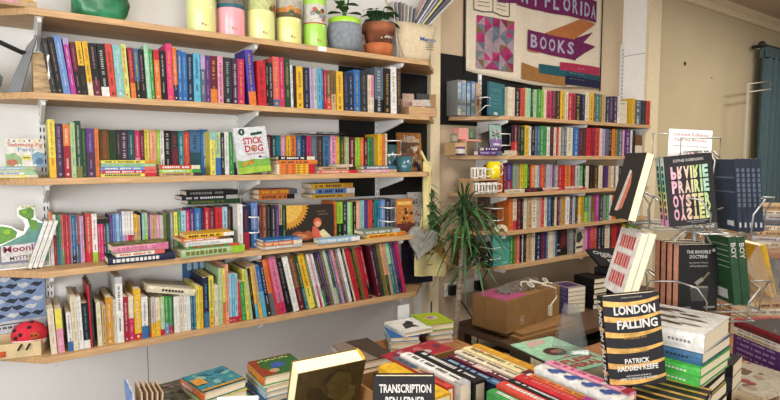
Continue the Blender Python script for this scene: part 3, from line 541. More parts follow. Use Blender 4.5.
def page_mat():
    m = bpy.data.materials.new('paper_pages'); m.use_nodes = True
    nt = m.node_tree; b = nt.nodes['Principled BSDF']; b.inputs['Roughness'].default_value = .8
    tc = nt.nodes.new('ShaderNodeTexCoord'); w = nt.nodes.new('ShaderNodeTexWave'); w.bands_direction = 'X'
    w.inputs['Scale'].default_value = 140; w.inputs['Distortion'].default_value = 1.5
    r = nt.nodes.new('ShaderNodeValToRGB'); r.color_ramp.elements[0].color = lin('CDBF9E'); r.color_ramp.elements[1].color = lin('EADFC6')
    nt.links.new(tc.outputs['Object'], w.inputs[0]); nt.links.new(w.outputs['Fac'], r.inputs[0]); nt.links.new(r.outputs[0], b.inputs['Base Color'])
    return m
PAGES = page_mat()

# ------------------------------------------------------------------ mesh collecting
class MB:
    def __init__(s): s.v = []; s.f = []; s.m = []; s.mats = []; s.sm = []
    def slot(s, m):
        if m not in s.mats: s.mats.append(m)
        return s.mats.index(m)
    def add(s, vs, fs, m, M=None, smooth=False):
        o = len(s.v); k = s.slot(m)
        for v in vs: s.v.append(tuple(M @ Vector(v)) if M else tuple(v))
        for f in fs: s.f.append(tuple(i+o for i in f)); s.m.append(k); s.sm.append(smooth)
    def box(s, x0, x1, y0, y1, z0, z1, m, M=None):
        s.add([(x0,y0,z0),(x1,y0,z0),(x1,y1,z0),(x0,y1,z0),(x0,y0,z1),(x1,y0,z1),(x1,y1,z1),(x0,y1,z1)],
              [(0,3,2,1),(4,5,6,7),(0,1,5,4),(1,2,6,5),(2,3,7,6),(3,0,4,7)], m, M)
    def prism(s, pts, z0, z1, m, M=None):
        'outline in x,y raised from z0 to z1'
        n = len(pts)
        a = sum(pts[i][0]*pts[(i+1)%n][1]-pts[(i+1)%n][0]*pts[i][1] for i in range(n))
        if a < 0: pts = pts[::-1]
        s.add([(x,y,z0) for x,y in pts]+[(x,y,z1) for x,y in pts],
              [tuple(range(n))[::-1], tuple(range(n,2*n))]+[(i,(i+1)%n,n+(i+1)%n,n+i) for i in range(n)], m, M)
    def tube(s, pts, r, m, seg=8, M=None, cap=True, r1=None):
        pts = [Vector(p) for p in pts]; n = len(pts); vs = []; fs = []
        up = Vector((0,0,1))
        for i, p in enumerate(pts):
            t = (pts[min(i+1,n-1)]-pts[max(i-1,0)]).normalized()
            a = t.cross(up)
            if a.length < .05: a = t.cross(Vector((1,0,0)))
            a.normalize(); b = a.cross(t)
            rr = r if r1 is None else r+(r1-r)*i/(n-1)
            for k in range(seg):
                q = 2*PI*k/seg; vs.append(p+(a*math.cos(q)+b*math.sin(q))*rr)
        for i in range(n-1):
            for k in range(seg): fs.append((i*seg+k, i*seg+(k+1)%seg, (i+1)*seg+(k+1)%seg, (i+1)*seg+k))
        if cap: fs += [tuple(range(seg))[::-1], tuple(range((n-1)*seg, n*seg))]
        s.add(vs, fs, m, M, True)
    def lathe(s, prof, m, seg=28, M=None):
        vs = []; fs = []; n = len(prof)
        for r, z in prof:
            for k in range(seg): q = 2*PI*k/seg; vs.append((r*math.cos(q), r*math.sin(q), z))
        for i in range(n-1):
            for k in range(seg): fs.append((i*seg+k, i*seg+(k+1)%seg, (i+1)*seg+(k+1)%seg, (i+1)*seg+k))
        s.add(vs, fs, m, M, True)
    def ball(s, c, r, m, nu=18, nv=10, sc=(1,1,1), M=None):
        vs = []; fs = []
        for j in range(nv+1):
            t = PI*j/nv
            for k in range(nu):
                q = 2*PI*k/nu; vs.append((c[0]+r*sc[0]*math.sin(t)*math.cos(q), c[1]+r*sc[1]*math.sin(t)*math.sin(q), c[2]-r*sc[2]*math.cos(t)))
        for j in range(nv):
            for k in range(nu): fs.append((j*nu+k, j*nu+(k+1)%nu, (j+1)*nu+(k+1)%nu, (j+1)*nu+k))
        s.add(vs, fs, m, M, True)
    def build(s, name, parent=None, bevel=0):
        me = bpy.data.meshes.new(name); me.from_pydata(s.v, [], s.f)
        for m in s.mats: me.materials.append(m)
        me.polygons.foreach_set('material_index', s.m); me.polygons.foreach_set('use_smooth', s.sm); me.update()
        o = bpy.data.objects.new(name, me); COL.objects.link(o)
        if parent: o.parent = parent
        if bevel:
            b = o.modifiers.new('edge_softening', 'BEVEL'); b.width = bevel; b.segments = 2; b.limit_method = 'ANGLE'
        return o
def tag(o, label, cat, group=None):
    o['label'] = label; o['category'] = cat
    if group: o['group'] = group
    return o
def thing(name, label, cat, loc=(0,0,0), rz=0, group=None):
    o = bpy.data.objects.new(name, None); COL.objects.link(o); o.empty_display_size = .05
    o.location = loc; o.rotation_euler = (0,0,rz)
    return tag(o, label, cat, group)
def struct(o): o['kind'] = 'structure'; return o
# ------------------------------------------------------------------ lettering
_t = {}
def glyphs(s, bold=.012):
    k = (s, bold)
    if k not in _t:
        c = bpy.data.curves.new('lettering', 'FONT'); c.body = s; c.size = 1; c.resolution_u = 2; c.offset = bold
        o = bpy.data.objects.new('lettering', c); COL.objects.link(o)
        bpy.context.view_layer.update()
        me = o.evaluated_get(bpy.context.evaluated_depsgraph_get()).to_mesh()
        vs = [tuple(v.co) for v in me.vertices]; fs = [tuple(p.vertices) for p in me.polygons]
        x0 = min(v[0] for v in vs); x1 = max(v[0] for v in vs); y0 = min(v[1] for v in vs); y1 = max(v[1] for v in vs)
        _t[k] = ([((v[0]-x0)/(x1-x0)-.5, (v[1]-y0)/(y1-y0)-.5) for v in vs], fs)
        o.to_mesh_clear(); bpy.data.objects.remove(o); bpy.data.curves.remove(c)
    return _t[k]
# a flat sheet of marks laid on a surface: map(u, v, lift) -> point
class Marks:
    def __init__(s, mb, fn): s.mb = mb; s.fn = fn
    def poly(s, pts, c, lift=1):
        m = c if not isinstance(c, str) else cm(c)
        e = .00025*lift+.0002
        s.mb.add([s.fn(u, v, e) for u, v in pts], [tuple(range(len(pts)))], m)
    def rect(s, u0, u1, v0, v1, c, lift=1): s.poly([(u0,v0),(u1,v0),(u1,v1),(u0,v1)], c, lift)
    def disc(s, u, v, r, c, lift=1, n=20, ry=None):
        s.poly([(u+r*math.cos(2*PI*i/n), v+(ry or r)*math.sin(2*PI*i/n)) for i in range(n)], c, lift)
    def text(s, t, u, v, w, h, c, lift=2, bold=.012, down=False, flip=False, rot=0):
        vs, fs = glyphs(t, bold); e = .00025*lift+.0002; out = []
        m = c if not isinstance(c, str) else cm(c)
        ca, sa = math.cos(rot), math.sin(rot)
        for a, b in vs:
            if flip: b = -b
            a *= w; b *= h
            if down: a, b = b, -a
            a, b = a*ca-b*sa, a*sa+b*ca
            out.append(s.fn(u+a, v+b, e))
        s.mb.add(out, [f[::-1] if flip else f for f in fs], m)
    def line(s, pts, w, c, lift=1):
        for (a, b), (x, y) in zip(pts, pts[1:]):
            d = math.hypot(x-a, y-b) or 1; nx, ny = -(y-b)/d*w/2, (x-a)/d*w/2
            s.poly([(a-nx,b-ny),(x-nx,y-ny),(x+nx,y+ny),(a+nx,b+ny)], c, lift)

# ------------------------------------------------------------------ books
# local frame: x = thickness (spine left cover x=0, front cover x=t), y = from spine (0) to fore edge (d), z = height
def spine_art(F, rng, t, h, title, sec, fr):
    if sec and fr:
        if fr > 0: F.rect(0, t, 0, h*fr, sec, 1)
        else: F.rect(0, t, h*(1+fr), h, sec, 1)
    if t < .006: return
    m = cm(title); lw = t*rng.uniform(.24, .40)
    v = h*rng.uniform(.86, .94); end = h*rng.uniform(.36, .5); u = t*.5
    if sec and fr > 0: end = max(end, h*fr+.01)
    if sec and fr < 0: v = h*(1+fr)-.012
    while v > end:                                    # letter strokes of the title, reading downwards
        l = lw*rng.uniform(.3, .6)
        F.rect(u-lw/2, u+lw/2*rng.uniform(.6, 1), v-l, v, m, 2)
        v -= l+lw*.34
        if rng.random() < .16: v -= lw*.6
    lw *= .7; v = min(end, h*.42)-.012; end = h*rng.uniform(.16, .24)
    while v > end:
        l = lw*rng.uniform(.4, .8); F.rect(u-lw/2, u+lw/2, v-l, v, m, 2); v -= l+lw*.3
    if rng.random() < .6: F.rect(u-t*.16, u+t*.16, h*.04, h*.04+t*.4, m, 2)
def book(name, label, t, h, d, main, M=None, hard=False, group=None, spine=None, front=None, back=None, small=False, pages=None, seed=None, cat='book', spine_c=None):
    rng = random.Random(seed if seed is not None else label)
    c = cm(main); mb = MB(); b = .0022 if hard else .0011; b = min(b, t*.2); sc = cm(spine_c) if spine_c else c
    mb.box(0, b, 0, d, 0, h, c); mb.box(t-b, t, 0, d, 0, h, c)
    ch = min(.0035, t*.22)
    mb.prism([(b,b+.002),(b,.0),(ch,0),(t-ch,0),(t-b,0),(t-b,b+.002)] if not hard else [(b,b+.003),(b,.0004),(t*.3,-t*.05),(t*.7,-t*.05),(t-b,.0004),(t-b,b+.003)], 0, h, sc)
    y0 = -t*.05 if hard else 0
    F = Marks(mb, lambda u, v, e: (u, y0-e, v))
    if hard: # lettering sits on the flat middle of the rounded back
        F = Marks(mb, lambda u, v, e: (t*.02+u*.96, y0-e, v))
    if spine: spine(F, rng)
    if front: front(Marks(mb, lambda u, v, e: (t+e, u, v)))
    if back: back(Marks(mb, lambda u, v, e: (-e, d-u, v)))
    ins = .003 if hard else .0006
    pg = pages or PAGES
    if small:
        mb.box(b, t-b, b+.002, d-ins, ins, h-ins, pg)
        o = mb.build(name)
        tag(o, label, cat, group); root = o
    else:
        root = thing(name, label, cat, group=group)
        mb.build('cover', root)
        p = MB(); p.box(b+.0001, t-b-.0001, b+.0024, d-ins, ins, h-ins, pg); p.build('page_block', root)
    if M is not None: root.matrix_world = M
    return root
def mx(origin, X, Y, Z):
    X, Y, Z = Vector(X), Vector(Y), Vector(Z)
    return Matrix(((X.x,Y.x,Z.x,origin[0]),(X.y,Y.y,Z.y,origin[1]),(X.z,Y.z,Z.z,origin[2]),(0,0,0,1)))
def lying(x, y, z, yaw=0):
    'front cover up, spine facing -y (yaw 0); x, y is the spine corner with the larger x'
    return Matrix.Translation((x,y,z)) @ Matrix.Rotation(yaw, 4, 'Z') @ mx((0,0,0), (0,0,1), (0,1,0), (-1,0,0))
def spine_up(x, y, z, yaw=0):
    'fore edge down, top of the book away from us'
    return Matrix.Translation((x,y,z)) @ Matrix.Rotation(yaw, 4, 'Z') @ mx((0,0,0), (1,0,0), (0,0,-1), (0,1,0))
def facing(x, y, z, yaw=0, back=0, roll=0):
    'front cover towards -y, spine on the left; back = lean backwards, roll = tilt clockwise'
    return Matrix.Translation((x,y,z)) @ Matrix.Rotation(yaw, 4, 'Z') @ Matrix.Rotation(-back, 4, 'X') @ Matrix.Rotation(roll, 4, 'Y') @ mx((0,0,0), (0,-1,0), (1,0,0), (0,0,1))
def art(title, sec='', fr=0): return lambda F, rng: None

# shelved rows
TOPZ = {}
for rname, kind, group, z, dd, lst in ROWS:
    for X, Y, t, h, ang, cs, lab in lst:
        main, title, sec, fr = cs.split(','); fr = float(fr)
        if rname == 'L5': h = min(h, .292)
        if rname[0] == 'R': h = min(h, .222)
        t = max(t*.985, .0035)
        rng = random.Random(lab)
        d = min(dd*rng.uniform(.93, 1.02), 2.597-Y)
        if rname == 'L5': d = .2 if Y+.2 < 2.59 else d
        M = Matrix.Translation((X, Y+rng.uniform(-.003, .004), z+.0005)) @ Matrix.Rotation(ang, 4, 'Y')
        if ang > 0: M = Matrix.Translation((X, Y, z+.0005+t*math.sin(ang))) @ Matrix.Rotation(ang, 4, 'Y')
        book(kind, lab, t, h, d, main, M, hard=(rng.random() < .2 and t > .015), group=group, small=(rname[0] == 'R'),
             spine=lambda F, r, t=t, h=h, title=title, sec=sec, fr=fr: spine_art(F, r, t, h, blend(main, title, .72), sec, fr))
# ------------------------------------------------------------------ the room
WALLW = mat('white_plaster', 'DAD8D4', rough=.85, noise=.02, scale=3, bump=.06)
WALLC = mat('cream_plaster', 'BCA88C', rough=.85, noise=.03, scale=3, bump=.06)
WALLT = mat('tan_plaster', 'BCAC8C', rough=.85, noise=.03, scale=2.5, bump=.05)
TRIM = mat('cream_gloss_paint', 'D6C6A4', rough=.45, noise=.03)
PAPERW = mat('white_board', 'E8E6E2', rough=.7, noise=.02)
CEIL = mat('ceiling_paint', 'B8A994', rough=.9, noise=.02)
def sbox(name, b, m):
    q = MB(); q.box(*b, m); return struct(q.build(name))
sbox('floor', (-3, 8.2, -3.2, 2.7, -.06, 0), wood('floor_boards', '6E5138', (1.2, 10, 1)))
sbox('ceiling', (-3, 8.2, -3.2, 2.75, 2.95, 3.02), CEIL)
sbox('wall_back', (-3, 2.13, 2.602, 2.70, 0, 2.95), WALLW)
sbox('wall_alcove', (2.13, 4.168, 2.602, 2.70, 0, 2.95), WALLC)
q = MB(); q.box(4.168, 4.19, 2.40, 2.70, 0, 2.95, PAPERW); q.box(4.1655, 4.168, 2.402, 2.60, 2.352, 2.356, mat('joint', '8A8680', noise=0)); struct(q.build('wall_return'))
sbox('trim_1', (4.168, 4.345, 2.375, 2.40, 0, 2.95), TRIM)
sbox('wall_right', (4.19, 8.2, 2.42, 2.70, 0, 2.95), WALLT)
sbox('wall_end', (8.1, 8.2, -3.2, 2.42, 0, 2.95), WALLT)
q = MB()
q.prism([(2.42, 2.95), (2.33, 2.95), (2.335, 2.925), (2.37, 2.90), (2.39, 2.86), (2.42, 2.855)], 4.345, 8.1, TRIM, mx((0,0,0), (0,1,0), (0,0,1), (1,0,0)))
struct(q.build('trim_2'))
q = MB(); q.prism([(2.602, 2.95), (2.54, 2.95), (2.55, 2.92), (2.59, 2.88), (2.602, 2.87)], 2.17, 4.165, TRIM, mx((0,0,0), (0,1,0), (0,0,1), (1,0,0))); struct(q.build('trim_3'))
sbox('trim_4', (2.09, 2.165, 2.565, 2.602, 0, 2.95), TRIM)
for k, X in enumerate((1.86, 1.97, 2.055)): sbox('trim_%d' % (5+k), (X, X+.012, 2.594, 2.6025, .1, .745), TRIM)
q = MB(); q.box(1.466, 2.085, 2.594, 2.601, 1.29, 2.015, mat('matt_black_board', '0E0D0D', rough=.8, noise=.1)); tag(q.build('blackboard'), 'matt black board on the wall behind the left shelves', 'board')
q = MB(); q.box(2.172, 3.16, 2.594, 2.601, 1.722, 2.163, mat('matt_black_board')); tag(q.build('blackboard'), 'matt black board on the wall below the cloth banner', 'board')
q = MB(); q.box(.45, .4525, 2.6005, 2.602, 0, .73, mat('joint')); struct(q.build('trim_8'))

# ------------------------------------------------------------------ shelves on slotted uprights
BR = [.086+.813*k for k in range(6)]
SPOT = ['left end of the left shelves', 'middle of the left shelves', 'right end of the left shelves', 'left end of the right shelves', 'middle of the right shelves', 'right end of the right shelves']
for k, X in enumerate(BR):
    if k == 4: continue
    q = MB(); z1 = 2.03 if k < 3 else 2.06 if k == 3 else 2.45
    z0 = .75 if k < 3 else .70
    q.box(X-.013, X+.013, 2.585, 2.6015, z0, z1, STEEL)
    z = z0+.03
    while z < z1-.03:
        q.box(X-.008, X-.004, 2.5842, 2.587, z, z+.018, DARK); q.box(X+.004, X+.008, 2.5842, 2.587, z, z+.018, DARK); z += .032
    tag(q.build('shelf_upright'), 'white slotted steel upright at the '+SPOT[k], 'shelf upright', 'slotted shelf uprights')
def shelf(z, outline, brs, label):
    t = thing('wall_shelf', label, 'shelf', (0, 0, z), group='wall shelves')
    q = MB(); q.prism(outline, -.025, 0, WOOD); q.build('board', t, bevel=.002)
    for X in brs:
        q = MB(); M = mx((X, 0, 0), (0,1,0), (0,0,1), (1,0,0))
        q.prism([(2.584, -.026), (2.345, -.026), (2.338, -.034), (2.345, -.045), (2.50, -.085 if z > 1 else -.05), (2.584, -.105 if z > 1 else -.055)], -.007, .007, STEEL, M)
        q.box(X-.014, X+.014, 2.34, 2.584, -.0285, -.0255, STEEL)
        q.build('bracket', t, bevel=.0015)
LN = ['top plain wood shelf on left holding tins and plants', 'upper left wood shelf of teen paperbacks', 'second left wood shelf with face-out dog book', 'third left wood shelf with dragon cut-out', 'lowest left wood shelf of upright picture books']
for z, l, rx in zip((2.042, 1.744, 1.432, 1.087, .762), LN, (1.88, 1.885, 1.87, 1.785, 1.80)):
    shelf(z, [(-.6, 2.60), (-.6, 2.585), (-.21, 2.5845), (.055, 2.327), (rx, 2.327), (min(rx+.22, 2.084), 2.327+min(.22, 2.084-rx)), (min(rx+.22, 2.084), 2.60)], BR[:3], l)
RN = ['top right wood shelf below the banner', 'second right wood shelf with pink step display', 'third right wood shelf with yellow mug', 'fourth right wood shelf behind the spiky plant', 'lowest right wood shelf with turquoise cover']
for z, l in zip((1.774, 1.527, 1.289, 1.044, .823), RN):
    shelf(z, [(2.26, 2.60), (2.26, 2.584), (2.525, 2.327), (4.155, 2.327), (4.155, 2.60)], BR[3:], l)

# ------------------------------------------------------------------ face-out and stacked books on the left shelves
def rnd_blobs(F, d, h, cols, n, seed, r0=.01, r1=.03, lift=2):
    g = random.Random(seed)
    for i in range(n):
        r = g.uniform(r0, r1); u = g.uniform(r, d-r); v = g.uniform(r, h-r)
        k = g.randint(5, 9); a0 = g.random()*6
        F.poly([(u+r*g.uniform(.6, 1)*math.cos(a0+2*PI*j/k), v+r*g.uniform(.6, 1)*math.sin(a0+2*PI*j/k)) for j in range(k)], g.choice(cols), lift+i*.3)
def stack(kind, group, x0, y, z, items, small=False):
    'items bottom first: (thickness, spine length, depth, main, title, second, dx, yaw degrees, label, spine colour)'
    for it in items:
        t, L, D, main, title, sec, dx, yw, lab = it[:9]; spc = it[9] if len(it) > 9 else None; fr = it[10] if len(it) > 10 else None
        rng = random.Random(lab)
        M = lying(0, 0, 0, 0); c = Matrix.Translation((x0+dx+L/2, y, z)) @ Matrix.Rotation(math.radians(yw), 4, 'Z') @ Matrix.Translation((L/2, 0, 0)) @ M
        def sp(F, r, t=t, L=L, title=title, sec=sec):
            if sec: F.rect(0, t, 0, L*.22, sec, 1)
            m = cm(title); v = L*.93; lw = t*.5
            while v > L*.3:
                l = lw*r.uniform(.5, 1.1); F.rect(t/2-lw/2, t/2+lw/2, v-l, v, m, 2); v -= l+lw*.3
                if r.random() < .15: v -= lw
        book(kind, lab, t, L, D, main, c, hard=t > .016, group=group, spine=sp, front=fr, small=small, spine_c=spc)
        z += t+.0006
G3, G4 = 'stacked books on the second left shelf', 'stacked books on the third left shelf'
stack('chapter_book', G3, .262, 2.332, 1.433, [
 (.0125, .2, .13, 'lemon', 'navy', 'red', 0, 0, 'lemon book with red end, bottom of five-book pile, second left shelf'),
 (.0125, .2, .13, 'raspberry', 'white', 'coral', .002, 1, 'pink-red thin book, second from bottom of five-book pile, second left shelf'),
 (.0125, .2, .13, 'cornflower', 'white', 'coral', 0, -1, 'mid blue book, middle of five-book pile, second left shelf'),
 (.0125, .195, .13, 'paleteal', 'lime', 'palegreen', .003, 1, 'pale teal book, second from top of five-book pile, second left shelf'),
 (.0125, .2, .13, 'lemon', 'olive', 'mustard', .002, 0, 'lemon yellow book, topmost of five-book pile, second left shelf')])
stack('chapter_book', G3, .475, 2.332, 1.433, [
 (.0125, .17, .12, 'tan', 'brown', 'charcoal', 0, 0, 'tan book, bottom of three-book pile beside yellow-topped pile'),
 (.0145, .165, .12, 'lime', 'white', 'green', 0, 0, 'lime green book, middle of three-book pile beside yellow-topped pile'),
 (.016, .162, .12, 'salmonred', 'white', 'cream', 0, 0, 'orange-red book with cream end, topmost of three-book pile, second left shelf')])
nth = ['bottom', 'second from bottom', 'middle', 'second from top']
def tri(L=.2):
    return None
for i in range(4):
    lab = 'yellow and orange striped-spine book, %s of matching pile right of dog book' % ['bottom one', 'second up', 'third up', 'top one'][i]
    t = .0112
    M = Matrix.Translation((.985+.195, 2.332, 1.433+i*(t+.0004))) @ lying(0, 0, 0)
    def sp(F, r): F.rect(0, .0112, .10, .18, 'orange', 1); F.rect(0, .0112, .185, .195, 'white', 1); F.rect(0, .0112, 0, .035, 'red', 1); [F.rect(.003, .008, .05+.03*k, .062+.03*k, 'brown' if k % 2 else 'red', 2) for k in range(4)]
    book('chapter_book', lab, t, .195, .13, 'gold', M, group=G3, spine=sp)
stack('chapter_book', G3, .985, 2.334, 1.4795, [
 (.019, .2, .125, 'orange', 'brown', '', .01, 0, 'thick orange book lying on the striped yellow pile'),
 (.017, .185, .125, 'black', 'white', 'cream', .01, 0, 'black book with white lettering lying on thick orange book')])
stack('chapter_book', G3, 1.205, 2.334, 1.433, [
 (.015, .22, .12, 'coral', 'cream', 'red', 0, 0, 'coral red book lying under tan book on second left shelf'),
 (.016, .20, .12, 'tan', 'brown', 'darkbrown', .01, 0, 'tan book lying on coral red book'),
 (.011, .075, .12, 'cream', 'pink', '', .115, 0, 'small cream book lying on tan book')])
stack('chapter_book', G3, 1.465, 2.334, 1.433, [
 (.016, .205, .065, 'pink', 'cream', 'tan', 0, 0, 'pink and cream book lying left of the dark teal mug'),
 (.018, .20, .065, 'slate', 'white', 'steelblue', .0, 0, 'slate blue book lying on the pink one by the mug')])
stack('chapter_book', G3, 1.15, 2.47, 1.633, [
 (.008, .11, .1, 'white', 'grey', '', 0, 0, 'thin white book lying across the tops of upright books'),
 (.001, .01, .02, 'white', 'grey', '', .04, 0, 'paper slip')][:1])
stack('chapter_book', G3, 1.265, 2.47, 1.633, [(.010, .165, .1, 'slate', 'white', 'charcoal', 0, 0, 'thin slate book lying across the tops of upright books')])
# dog book, face out
def dog(F):
    d, h = .152, .206
    F.rect(0, d, 0, h, 'D9DEE2', 1); F.poly([(0,0), (d,0), (d,.062), (.11,.058), (.075,.064), (.03,.056), (0,.062)], '7DB84A', 2); F.rect(0, d, 0, .028, 'A8CE3E', 3)
    F.text('STICK', .083, .145, .092, .030, 'C8283A', 4, .03); F.text('DOG', .085, .110, .086, .032, 'C8283A', 4, .03)
    F.disc(.086, .110, .011, 'tan', 5); F.disc(.083, .107, .004, 'black', 6); F.text('TOM WATSON', .085, .086, .08, .008, 'C8283A', 4)
    F.disc(.036, .186, .015, 'darkgreen', 4); F.text('1', .036, .186, .005, .012, 'white', 5); F.poly([(.075,.168), (.13,.172), (.132,.184), (.078,.18)], 'darkgreen', 4)
    F.poly([(.02,.035), (.025,.05), (.045,.052), (.062,.057), (.075,.052), (.072,.036), (.068,.036), (.066,.042), (.04,.042), (.036,.034), (.03,.034)], 'mustard', 5)
    F.disc(.067, .055, .008, 'mustard', 5); F.poly([(.1,.072), (.14,.066), (.14,.064), (.1,.068)], 'charcoal', 5); F.disc(.108, .071, .005, 'navy', 6)
book('chapter_book', 'face-out white children\'s book with a red title and green grass, second left shelf', .02, .206, .152, 'palegrey',
     facing(.806, 2.352, 1.433, 0, .06, -.10), front=dog, group=G3, spine_c='white')
# left end of the second left shelf: four flat books with a landscape book standing on them
stack('picture_book', G3, -.12, 2.40, 1.433, [
 (.011, .18, .13, 'lemon', 'white', 'cream', 0, 0, 'lemon book, bottom of pale pile at far left end'),
 (.009, .175, .13, 'white', 'cornflower', 'mint', 0, 0, 'white book, second up in pale pile at far left end'),
 (.009, .165, .13, 'palegreen', 'white', '', .003, 0, 'pale green book, third up in pale pile at far left end'),
 (.009, .17, .13, 'paleblue', 'white', 'palegreen', .002, 0, 'pale blue book, topmost of pale pile at far left end')])
def party(F):
    d, h = .122, .105
    F.rect(0, d, 0, h, 'E9E6DC', 1)
    for i in range(7): F.disc(.012+.016*i, .098-.003*(i % 2), .004, ['coral', 'navy', 'gold'][i % 3], 2, 4)
    F.text('Swimming-Pig', .062, .08, .108, .02, 'D8705A', 3, .02); F.text('Party', .066, .062, .055, .018, '6A9CC8', 3, .02)
    F.poly([(.0,.0), (.0,.045), (.03,.052), (.05,.03), (.05,0)], '9CC08A', 2); F.poly([(.085,0), (.08,.045), (.1,.056), (d,.05), (d,0)], '7FA6C8', 2)
    F.disc(.064, .033, .016, 'E8E070', 3, ry=.010); F.disc(.02, .016, .017, 'C8705A', 3, ry=.012); F.disc(.105, .02, .012, '5878A0', 3); F.rect(.054, .074, .031, .036, 'olive', 4)
    for i in range(6): F.disc(.03+.012*i, .005, .005, 'white', 3)
book('picture_book', 'landscape picture book in pale colours standing face-out on pale pile, far left', .012, .105, .122, 'white',
     facing(-.037, 2.44, 1.4735, 0, .05), front=party, group=G3)
# third left shelf
stack('picture_book', G4, .272, 2.318, 1.088, [
 (.028, .25, .16, 'navy', 'white', '', 0, 0, 'wide navy book with white lettering under the pink book pile'),
 (.015, .18, .13, 'white', 'orange', 'coral', .03, 2, 'white and orange book between navy and thick pink books'),
 (.030, .205, .13, 'olive', 'rose', 'rose', .02, 3, 'thick pink-spined book with olive cover, topmost of small pile', 'pink', lambda F: rnd_blobs(F, .13, .205, ['B8A860', 'palegreen', 'olive'], 14, 3))])
stack('picture_book', G4, .545, 2.318, 1.088, [
 (.033, .275, .17, 'palegreen', 'olive', 'lime', 0, 2, 'thick pale green patterned book, bottom of pile with yellow book on top'),
 (.012, .22, .15, 'green', 'red', 'salmonred', .03, 0, 'thin green and red book under white one, third left shelf pile'),
 (.020, .20, .15, 'white', 'palegrey', '', .02, -2, 'white book in middle of pile below orange one, third left shelf'),
 (.012, .205, .15, 'orange', 'white', 'brown', .0, 2, 'thin orange and white book below yellow topmost book, third left shelf'),
 (.017, .205, .15, 'gold', 'black', 'white', .02, -1, 'yellow book with black lettering, topmost of front pile, third left shelf')])
stack('picture_book', G4, .585, 2.442, 1.300, [
 (.020, .235, .125, 'darkgreen', 'olive', '', .025, 0, 'dark green book lying lowest across upright books, third left shelf'),
 (.018, .25, .125, 'navy', 'white', 'palegrey', .0, 1, 'navy book lying between dark green and black books above row'),
 (.022, .23, .125, 'black', 'grey', '', .02, -1, 'black book lying topmost above the upright books, third left shelf')])
stack('picture_book', G4, .905, 2.318, 1.088, [
 (.012, .195, .12, 'palegrey', 'white', '', 0, 0, 'pale grey book, bottom of pile left of sun book'),
 (.020, .195, .12, 'orange', 'cream', 'cream', .0, 0, 'orange book, middle of pile left of sun book'),
 (.010, .19, .12, 'blue', 'paleblue', 'cornflower', .002, 1, 'blue book, topmost of pile left of sun book')])
stack('picture_book', G4, .935, 2.43, 1.3085, [
 (.024, .18, .125, 'orange', 'brown', 'black', .0, 0, 'brown-orange book lying on upright books, lower of two'),
 (.024, .195, .125, 'orange', 'gold', 'slate', .0, 0, 'brown-orange book lying on upright books, upper of two')])
stack('picture_book', G4, 1.19, 2.318, 1.088, [
 (.022, .235, .065, 'paleblue', 'white', 'white', .0, 0, 'pale blue book lying in front of the sun book'),])
stack('picture_book', G4, 1.225, 2.452, 1.3015, [
 (.021, .25, .125, 'gold', 'brown', 'tan', .0, 0, 'gold book, lowest of three lying above lime spines'),
 (.028, .23, .125, 'cornflower', 'navy', 'white', .02, 0, 'mid blue book, middle of three lying above lime spines'),
 (.025, .24, .125, 'gold', 'brown', 'mustard', .0, 0, 'gold book, topmost of three lying above lime spines')])
stack('picture_book', G4, 1.455, 2.33, 1.088, [
 (.021, .25, .1, 'gold', 'red', 'orange', .02, 0, 'yellow and red book lying under pale book at right end'),
 (.02, .235, .1, 'sage', 'white', 'palegrey', .0, 1, 'pale green-grey book lying on the yellow and red book')])
def sun(F):
    d, h = .262, .188
    F.rect(0, d, 0, h, '2C241C', 1)
    F.poly([(0, h)]+[(0+(.105 if i % 2 else .122)*math.cos(-PI/2*i/22), h+(.105 if i % 2 else .122)*math.sin(-PI/2*i/22)) for i in range(23)], 'D9962E', 2)
    F.poly([(0, h)]+[(.085*math.cos(-PI/2*i/12), h+.085*math.sin(-PI/2*i/12)) for i in range(13)], 'E8B84C', 3)
    F.poly([(.02,.02), (.03,.05), (.06,.06), (.09,.052), (.115,.06), (.135,.05), (.14,.02), (.1,.012)], 'A8542E', 3)
    F.poly([(.03,.03), (.06,.046), (.1,.04), (.12,.028), (.08,.02)], 'D98A58', 4)
    F.disc(.167, .098, .023, 'D8623C', 4); F.disc(.17, .09, .016, 'E8A080', 5)
    F.poly([(.14,.08), (.16,.076), (.19,.04), (.22,.03), (.24,.015), (.15,.008), (.135,.04)], 'D8604A', 5); F.poly([(.175,.05), (.2,.062), (.235,.03), (.245,.018), (.19,.02)], 'E8D8A0', 6)
    for i, (u, v, w) in enumerate([(.19,.15,.05), (.2,.135,.06)]): F.rect(u-w/2, u+w/2, v, v+.006, '6A5236', 4)
book('picture_book', 'face-out brown picture book of a sun and a seated child, third left shelf', .012, .188, .262, 'darkbrown',
     facing(1.06, 2.412, 1.0885, 0, .06, .012), front=sun, group=G4)
# little book at the right end, a patterned white book and an orange one
def little(F):
    d, h = .165, .225
    F.rect(0, d, 0, h, 'B87430', 1); F.rect(.018, d-.018, .02, h-.05, '6A4426', 2)
    F.text('Little', .085, .2, .075, .022, 'white', 3, .02); F.text('WOODLANDS', .085, .178, .13, .02, 'F0DFB8', 3, .03)
    rnd_blobs(F, d, .16, ['A05A3A', 'C88A5A', '4A4A3A', '8A6A4A', 'B8A88A'], 22, 5, .008, .02, 3); F.disc(.12, .13, .015, 'D8C8C0', 12); F.disc(.045, .12, .016, '4A3A2E', 12)
book('picture_book', 'orange-brown face-out book behind teal mug, right end of second left shelf', .012, .225, .165, 'mustard',
     facing(1.815, 2.53, 1.433, math.radians(-6), .10), front=little, group=G3)
def patt(F): F.rect(0, .17, 0, .22, 'D8D2CC', 1); rnd_blobs(F, .17, .22, ['B85A4A', '5A6A8A', '3A3A44', 'C89A8A'], 46, 9, .004, .011)
book('picture_book', 'white patterned book standing face-out, right end of third left shelf', .01, .22, .17, 'palegrey',
     facing(1.868, 2.50, 1.0885, math.radians(-8), .06), front=patt, group=G4)
